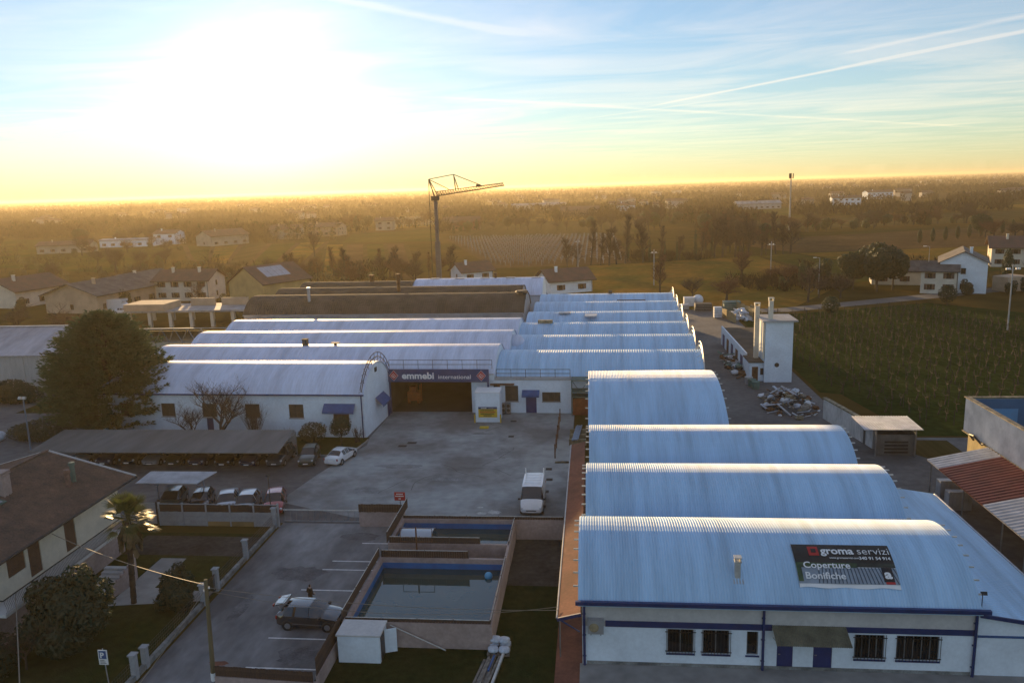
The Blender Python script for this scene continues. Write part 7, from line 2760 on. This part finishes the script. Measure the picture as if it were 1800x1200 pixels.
put_ever(0, 92.5, 186.5, .55, 'dark hedge bush under the farmhouse windows', 'leaf_dark', None, 'hedge_bush')
put_ever(0, 97, 189, .6, 'dark bush by the pink garage', 'leaf_dark', None, 'hedge_bush')
put_ever(0, 83.3, 186.8, .62, 'yellowing bush against the farmhouse gable', 'leaf_olive', None, 'hedge_bush')
put_ever(0, 108, 205, 1.0, 'dark tree behind the floodlight post and farmhouse', 'leaf_dark')
put_ever(2, 102, 208, .9, 'conifer in the farmhouse yard', 'leaf_dark')
# ivy-clad trunks and thin trees along the ditch
ig = 'ivy trunks along the ditch'
for x, y, s in ((12, 283, 1.35), (17.5, 281, .95), (19.5, 281, 1.0), (25, 284, .8), (29, 282, .82), (36, 288, 1.2), (42, 290, 1.1)):
    t = thing('ivy_tree', 'thin leafless trunk wrapped in dark ivy along the field ditch', 'tree', (x, y, 0), rnd.uniform(0, 6), ig)
    t.scale = (s, s, s)
    part('trunk', IVM[0], t)
    part('ivy', IVM[1], t)
dg = 'thin trees along the ditch'
for k in range(26):
    x = -8 + k * 3.2 + rnd.uniform(-1, 1)
    if 10 < x < 44 and k % 2:
        continue
    y = 268 + (x + 3) * 0.42 + rnd.uniform(-2, 3)
    put_bare((2, 3, 5, 5)[k % 4], x, y, rnd.uniform(.75, 1.35), 'thin leafless tree in the row along the field ditch', 'twig', dg)
og = 'small trees in the left gardens'
for k, (x, y, kind) in enumerate(((-118, 222, 0), (-108, 228, 0), (-101, 222, 3), (-93, 226, 0), (-98, 208, 0), (-139, 206, 0), (-160, 215, 0), (-88, 182, 0), (-170, 200, 0), (-117, 187, 0), (-144, 186, 0))):
    put_ever(kind, x, y, rnd.uniform(.55, .9), 'dark rounded garden tree among the houses left of the halls', ('leaf_mid', 'leaf_olive', 'leaf_dark')[k % 3], og)
bg_ = 'leafless garden trees on the left'
for k, (x, y) in enumerate(((-90, 228), (-84, 236), (-76, 232), (-70, 226), (-64, 238), (-58, 230), (-52, 226), (-72, 244), (-100, 240), (-94, 180), (-118, 150), (-104, 146))):
    put_bare((0, 3, 1, 4)[k % 4], x, y, rnd.uniform(.65, .95), 'leafless garden tree in the scrub between the houses and the crane', 'twig_red' if k % 2 else 'twig', bg_)
q = random.Random(55)
for k in range(54):
    x, y = q.uniform(-255, -62), q.uniform(216, 420)
    if any(in_poly(x, y, P_) for P_ in ([(-140, 408), (-94, 401), (-52, 237), (-92, 259)], [(-228, 426), (-145, 430), (-101, 261), (-174, 329)])) or (x > -80 and y > 260):
        continue
    if k % 5 < 2:
        put_ever((0, 0, 3)[k % 3], x, y, q.uniform(.6, 1.0), 'dark rounded garden tree among the houses left of the halls', ('leaf_mid', 'leaf_olive', 'leaf_dark')[k % 3], og)
    else:
        put_bare((0, 3, 1, 4)[k % 4], x, y, q.uniform(.7, 1.1), 'leafless garden tree in the scrub between the houses and the crane', 'twig_red' if k % 2 else 'twig', bg_)
for k in range(22):
    put_bare((2, 5, 0)[k % 3], -100 + k * 2.6 + q.uniform(-1, 1), 236 + 10 * math.sin(k) + q.uniform(-3, 3), q.uniform(.6, .95), 'leafless garden tree in the scrub between the houses and the crane', 'twig_red' if k % 3 else 'twig', bg_)
for k in range(30):
    x = -235 + k * 5.5
    put_ever(0, x, 268 + 0.35 * (x + 235) * (1 if x < -150 else .1) - q.uniform(0, 6), q.uniform(.35, .6), ('low olive bush' if k % 2 else 'low green bush') + ' in the hedge line left of the ploughed field', 'leaf_olive' if k % 2 else 'leaf_mid', ('olive' if k % 2 else 'green') + ' hedge bushes on the left')
# tree belts: the nearest stand as single trees
def belt(poly_line, n, width, kinds, label, group, smin, smax, ever=0.15, seed=1):
    q = random.Random(seed)
    segs = [(Vector((*a, 0)), Vector((*c, 0))) for a, c in zip(poly_line, poly_line[1:])]
    tot = sum((c - a).length for a, c in segs)
    for k in range(n):
        t = (k + q.random()) / n * tot
        for a, c in segs:
            if t <= (c - a).length:
                break
            t -= (c - a).length
        p = a.lerp(c, t / (c - a).length) + Vector((q.uniform(-width, width), q.uniform(-width, width), 0))
        s = q.uniform(smin, smax)
        if q.random() < ever:
            put_ever(q.choice((1, 2, 0)), p.x, p.y, s * .9, 'dark evergreen ' + label, 'leaf_dark' if q.random() < .7 else 'leaf_mid', group + ', evergreen')
        else:
            put_bare(q.choice(kinds), p.x, p.y, s, 'leafless tree ' + label, 'twig' if q.random() < .65 else 'twig_red', group + ', leafless')
belt([(44, 300), (58, 330), (70, 370), (60, 440)], 46, 7, (2, 3, 5, 0), 'in the wood right of the ditch', 'wood by the ditch', .75, 1.15, .05, 1)
belt([(76, 404), (110, 425), (150, 445), (215, 470)], 44, 8, (0, 3, 1), 'in the belt below the radio mast', 'belt below the mast', .7, 1.1, .4, 2)
belt([(24, 440), (40, 520), (60, 560), (20, 620)], 26, 10, (0, 2, 3), 'around the grey field', 'trees round the grey field', .8, 1.2, .2, 3)
belt([(-78, 470), (-84, 520), (-40, 500), (20, 470)], 22, 5, (0, 3), 'by the brown brick farm', 'trees by the brick farm', .6, 1.0, .5, 4)
belt([(160, 330), (200, 380), (240, 430)], 22, 14, (0, 3, 1), 'on the far-right slope', 'trees at the far right', .75, 1.1, .3, 5)
belt([(-300, 420), (-250, 480), (-180, 520), (-120, 600)], 40, 14, (0, 1, 4), 'around the far-left houses', 'trees round the far-left houses', .9, 1.4, .3, 6)
for k in range(9):
    put_ever(2, 128 + k * 7.5, 330 + k * 6.5, .62, 'small cypress-like conifer in the row on the field edge', 'leaf_dark', 'row of small conifers')

# ---- distant woods, hedges and settlements: one mass
mat('wood_mass', (0.045, 0.032, 0.024), 0.95, 0, 0.3, 0.01, col2=(0.066, 0.046, 0.030), spec=0.0)
mat('wood_green', (0.022, 0.030, 0.016), 0.95, 0, 0.3, 0.01, spec=0.0)
def woods(name, label, n, seed, y0, y1, m, xs, green=False, hmin=7, hmax=14, clump=0.004, thr=0.0):
    q = random.Random(seed)
    B = MB()
    made = 0
    tries = 0
    while made < n and tries < n * 30:
        tries += 1
        t = q.random()
        y = y0 * (y1 / y0) ** t
        x = q.uniform(-xs, xs) * y - 0.1 * y
        c = mnoise.noise(Vector((x * clump, y * clump * 1.6, seed * 3.1)))
        if c < thr:
            continue
        if -250 < x < 60 and y < (600 if x > -92 else 445):
            continue
        if any(in_poly(x, y, P_) for P_ in NOWOOD):
            continue
        made += 1
        h = q.uniform(hmin, hmax)
        w = h * q.uniform(.32, .55)
        k = 26 if y < 900 else (16 if y < 1800 else 9)
        sz = 1.0 if y < 900 else (1.6 if y < 1800 else 3.0)
        for i in range(k):
            a = q.uniform(0, 6.283)
            rr = w * math.sqrt(q.random())
            z = h * q.uniform(.12, 1.0)
            if not green:
                rr *= (0.45 + 0.55 * math.sin(min(1, z / h) * 2.6))
            else:
                rr *= 1.05 - .75 * z / h
            p = Vector((x + rr * math.cos(a), y + rr * math.sin(a), z))
            if green:
                u, v = rv(q) * sz * 1.5, rv(q) * sz * 1.5
                B.add([p - u, p + v, p + u], [(0, 1, 2)])
            else:
                d = Vector((math.cos(a) * q.uniform(.2, .7), math.sin(a) * q.uniform(.2, .7), q.uniform(.5, 1.2))).normalized() * q.uniform(2.0, 4.2) * (.8 + .2 * sz)
                wv = d.cross(rv(q)).normalized() * .5 * sz
                B.add([p - wv, p + wv, p + d], [(0, 1, 2)])
        B.add([(x - .2 * sz, y, 0), (x + .2 * sz, y, 0), (x, y, h * .8)], [(0, 1, 2)])
    return stuff(B.build(name, m), label, 'wood')
NOWOOD = [[(-300, 620), (-200, 600), (-180, 700), (-320, 720)], [(180, 900), (500, 950), (520, 1150), (150, 1080)], [(-150, 900), (50, 920), (60, 1080), (-180, 1060)], [(300, 560), (480, 640), (520, 760), (330, 700)], [(-153, 500), (-106, 545), (-82, 414), (-134, 419)], [(70, 520), (420, 640), (380, 500), (110, 445)], [(55, 365), (219, 434), (160, 316), (74, 300)], [(-190, 751), (-172, 888), (-112, 582), (-142, 565)],
          [(-440, 558), (-230, 425), (-178, 278), (-249, 312)], [(74, 299), (160, 314), (128, 252), (60, 210), (-20, 200), (-20, 300)], [(30, 700), (300, 820), (320, 660), (60, 600)], [(60, 210), (150, 330), (260, 330), (130, 180)]]
woods('distant_wood', 'brown leafless woods filling the plain behind the fields', 5200, 1, 450, 1100, 'wood_mass', .95, False, 3.5, 8, .011, .10)
woods('distant_wood', 'hazy brown belts of trees toward the horizon', 8000, 2, 1000, 3800, 'wood_mass', .85, False, 5, 11, .004, .10)
woods('distant_wood', 'faint tree belts along the horizon', 6000, 3, 3500, 9000, 'wood_mass', .8, False, 6, 12, .0012, .0)
def scrub(name, label, n, seed, m, green, boxes, hmin, hmax):
    global NOWOOD
    q = random.Random(seed)
    B = MB()
    for _ in range(n):
        x0, x1, y0, y1 = q.choice(boxes)
        x, y = q.uniform(x0, x1), q.uniform(y0, y1)
        if mnoise.noise(Vector((x * .03, y * .03, seed))) < -.05 or any(in_poly(x, y, P_) for P_ in HOLD):
            continue
        h = q.uniform(hmin, hmax)
        w = h * q.uniform(.4, .7)
        for i in range(60):
            a = q.uniform(0, 6.283)
            z = h * q.uniform(.05, 1.0)
            rr = w * math.sqrt(q.random()) * (.5 + .5 * math.sin(min(1, z / h) * 2.7))
            p = Vector((x + rr * math.cos(a), y + rr * math.sin(a), z))
            if green:
                u, v = rv(q) * .45, rv(q) * .45
                B.add([p - u, p + v, p + u], [(0, 1, 2)])
            else:
                d = Vector((math.cos(a) * q.uniform(.2, .7), math.sin(a) * q.uniform(.2, .7), q.uniform(.4, 1.2))).normalized() * q.uniform(.8, 2.0)
                wv = d.cross(rv(q)).normalized() * .10
                B.add([p - wv, p + wv, p + d], [(0, 1, 2)])
    return stuff(B.build(name, m), label, 'scrub')
HOLD = [[(-140, 408), (-94, 401), (-52, 237), (-92, 259)], [(-228, 426), (-145, 430), (-101, 261), (-174, 329)], [(-153, 500), (-106, 545), (-82, 414), (-134, 419)], [(-440, 558), (-230, 425), (-200, 350), (-300, 400)],
        [(-165, 182), (-165, 224), (-112, 224), (-112, 180)], [(-118, 194), (-118, 212), (-72, 212), (-72, 182)], [(-60, 230), (-60, 300), (0, 300), (0, 190)]]
scrub('garden_scrub', 'brown leafless scrub and small trees around the left gardens', 520, 11, 'wood_mass', False, [(-330, -150, 225, 460), (-150, -62, 222, 262), (-260, -100, 430, 470), (-240, -160, 170, 230)], 2, 6.5)
scrub('garden_scrub', 'dark green bushes around the left gardens', 240, 12, 'leaf_olive', True, [(-330, -150, 225, 460), (-150, -62, 218, 255), (-180, -86, 168, 230), (-260, -100, 430, 470)], 1.5, 5)
scrub('field_scrub', 'low brown scrub along the ditch and field edges on the right', 160, 13, 'wood_mass', False, [(-5, 60, 276, 300), (60, 130, 240, 252), (36, 62, 196, 218)], 1.2, 3.2)
woods('distant_evergreens', 'dark evergreens scattered through the distant woods', 1600, 4, 450, 2400, 'wood_green', .95, True, 5, 11, .006, .06)
mat('far_wall', (0.36, 0.33, 0.30), 0.9, 0, 0.1, 0.01)
q = random.Random(77)
B = MB()
for k in range(230):
    y = 800 * (7000 / 800) ** q.random()
    x = q.uniform(-.85, .75) * y
    w, d, h = q.uniform(9, 22), q.uniform(8, 12), q.uniform(4, 8)
    B.obox((x, y, h / 2), (w, d, h), q.uniform(-.5, .5), 0)
    B.add([(x - w / 2 - .5, y - d / 2 - .5, h), (x + w / 2 + .5, y - d / 2 - .5, h), (x + w / 2, y, h + 2.4), (x - w / 2, y, h + 2.4), (x - w / 2 - .5, y + d / 2 + .5, h), (x + w / 2 + .5, y + d / 2 + .5, h)], [(0, 1, 2, 3), (3, 2, 5, 4)], 1)
stuff(B.build('distant_village', ['far_wall', 'tile_red']), 'tiny hazy houses of the distant plain', 'village')
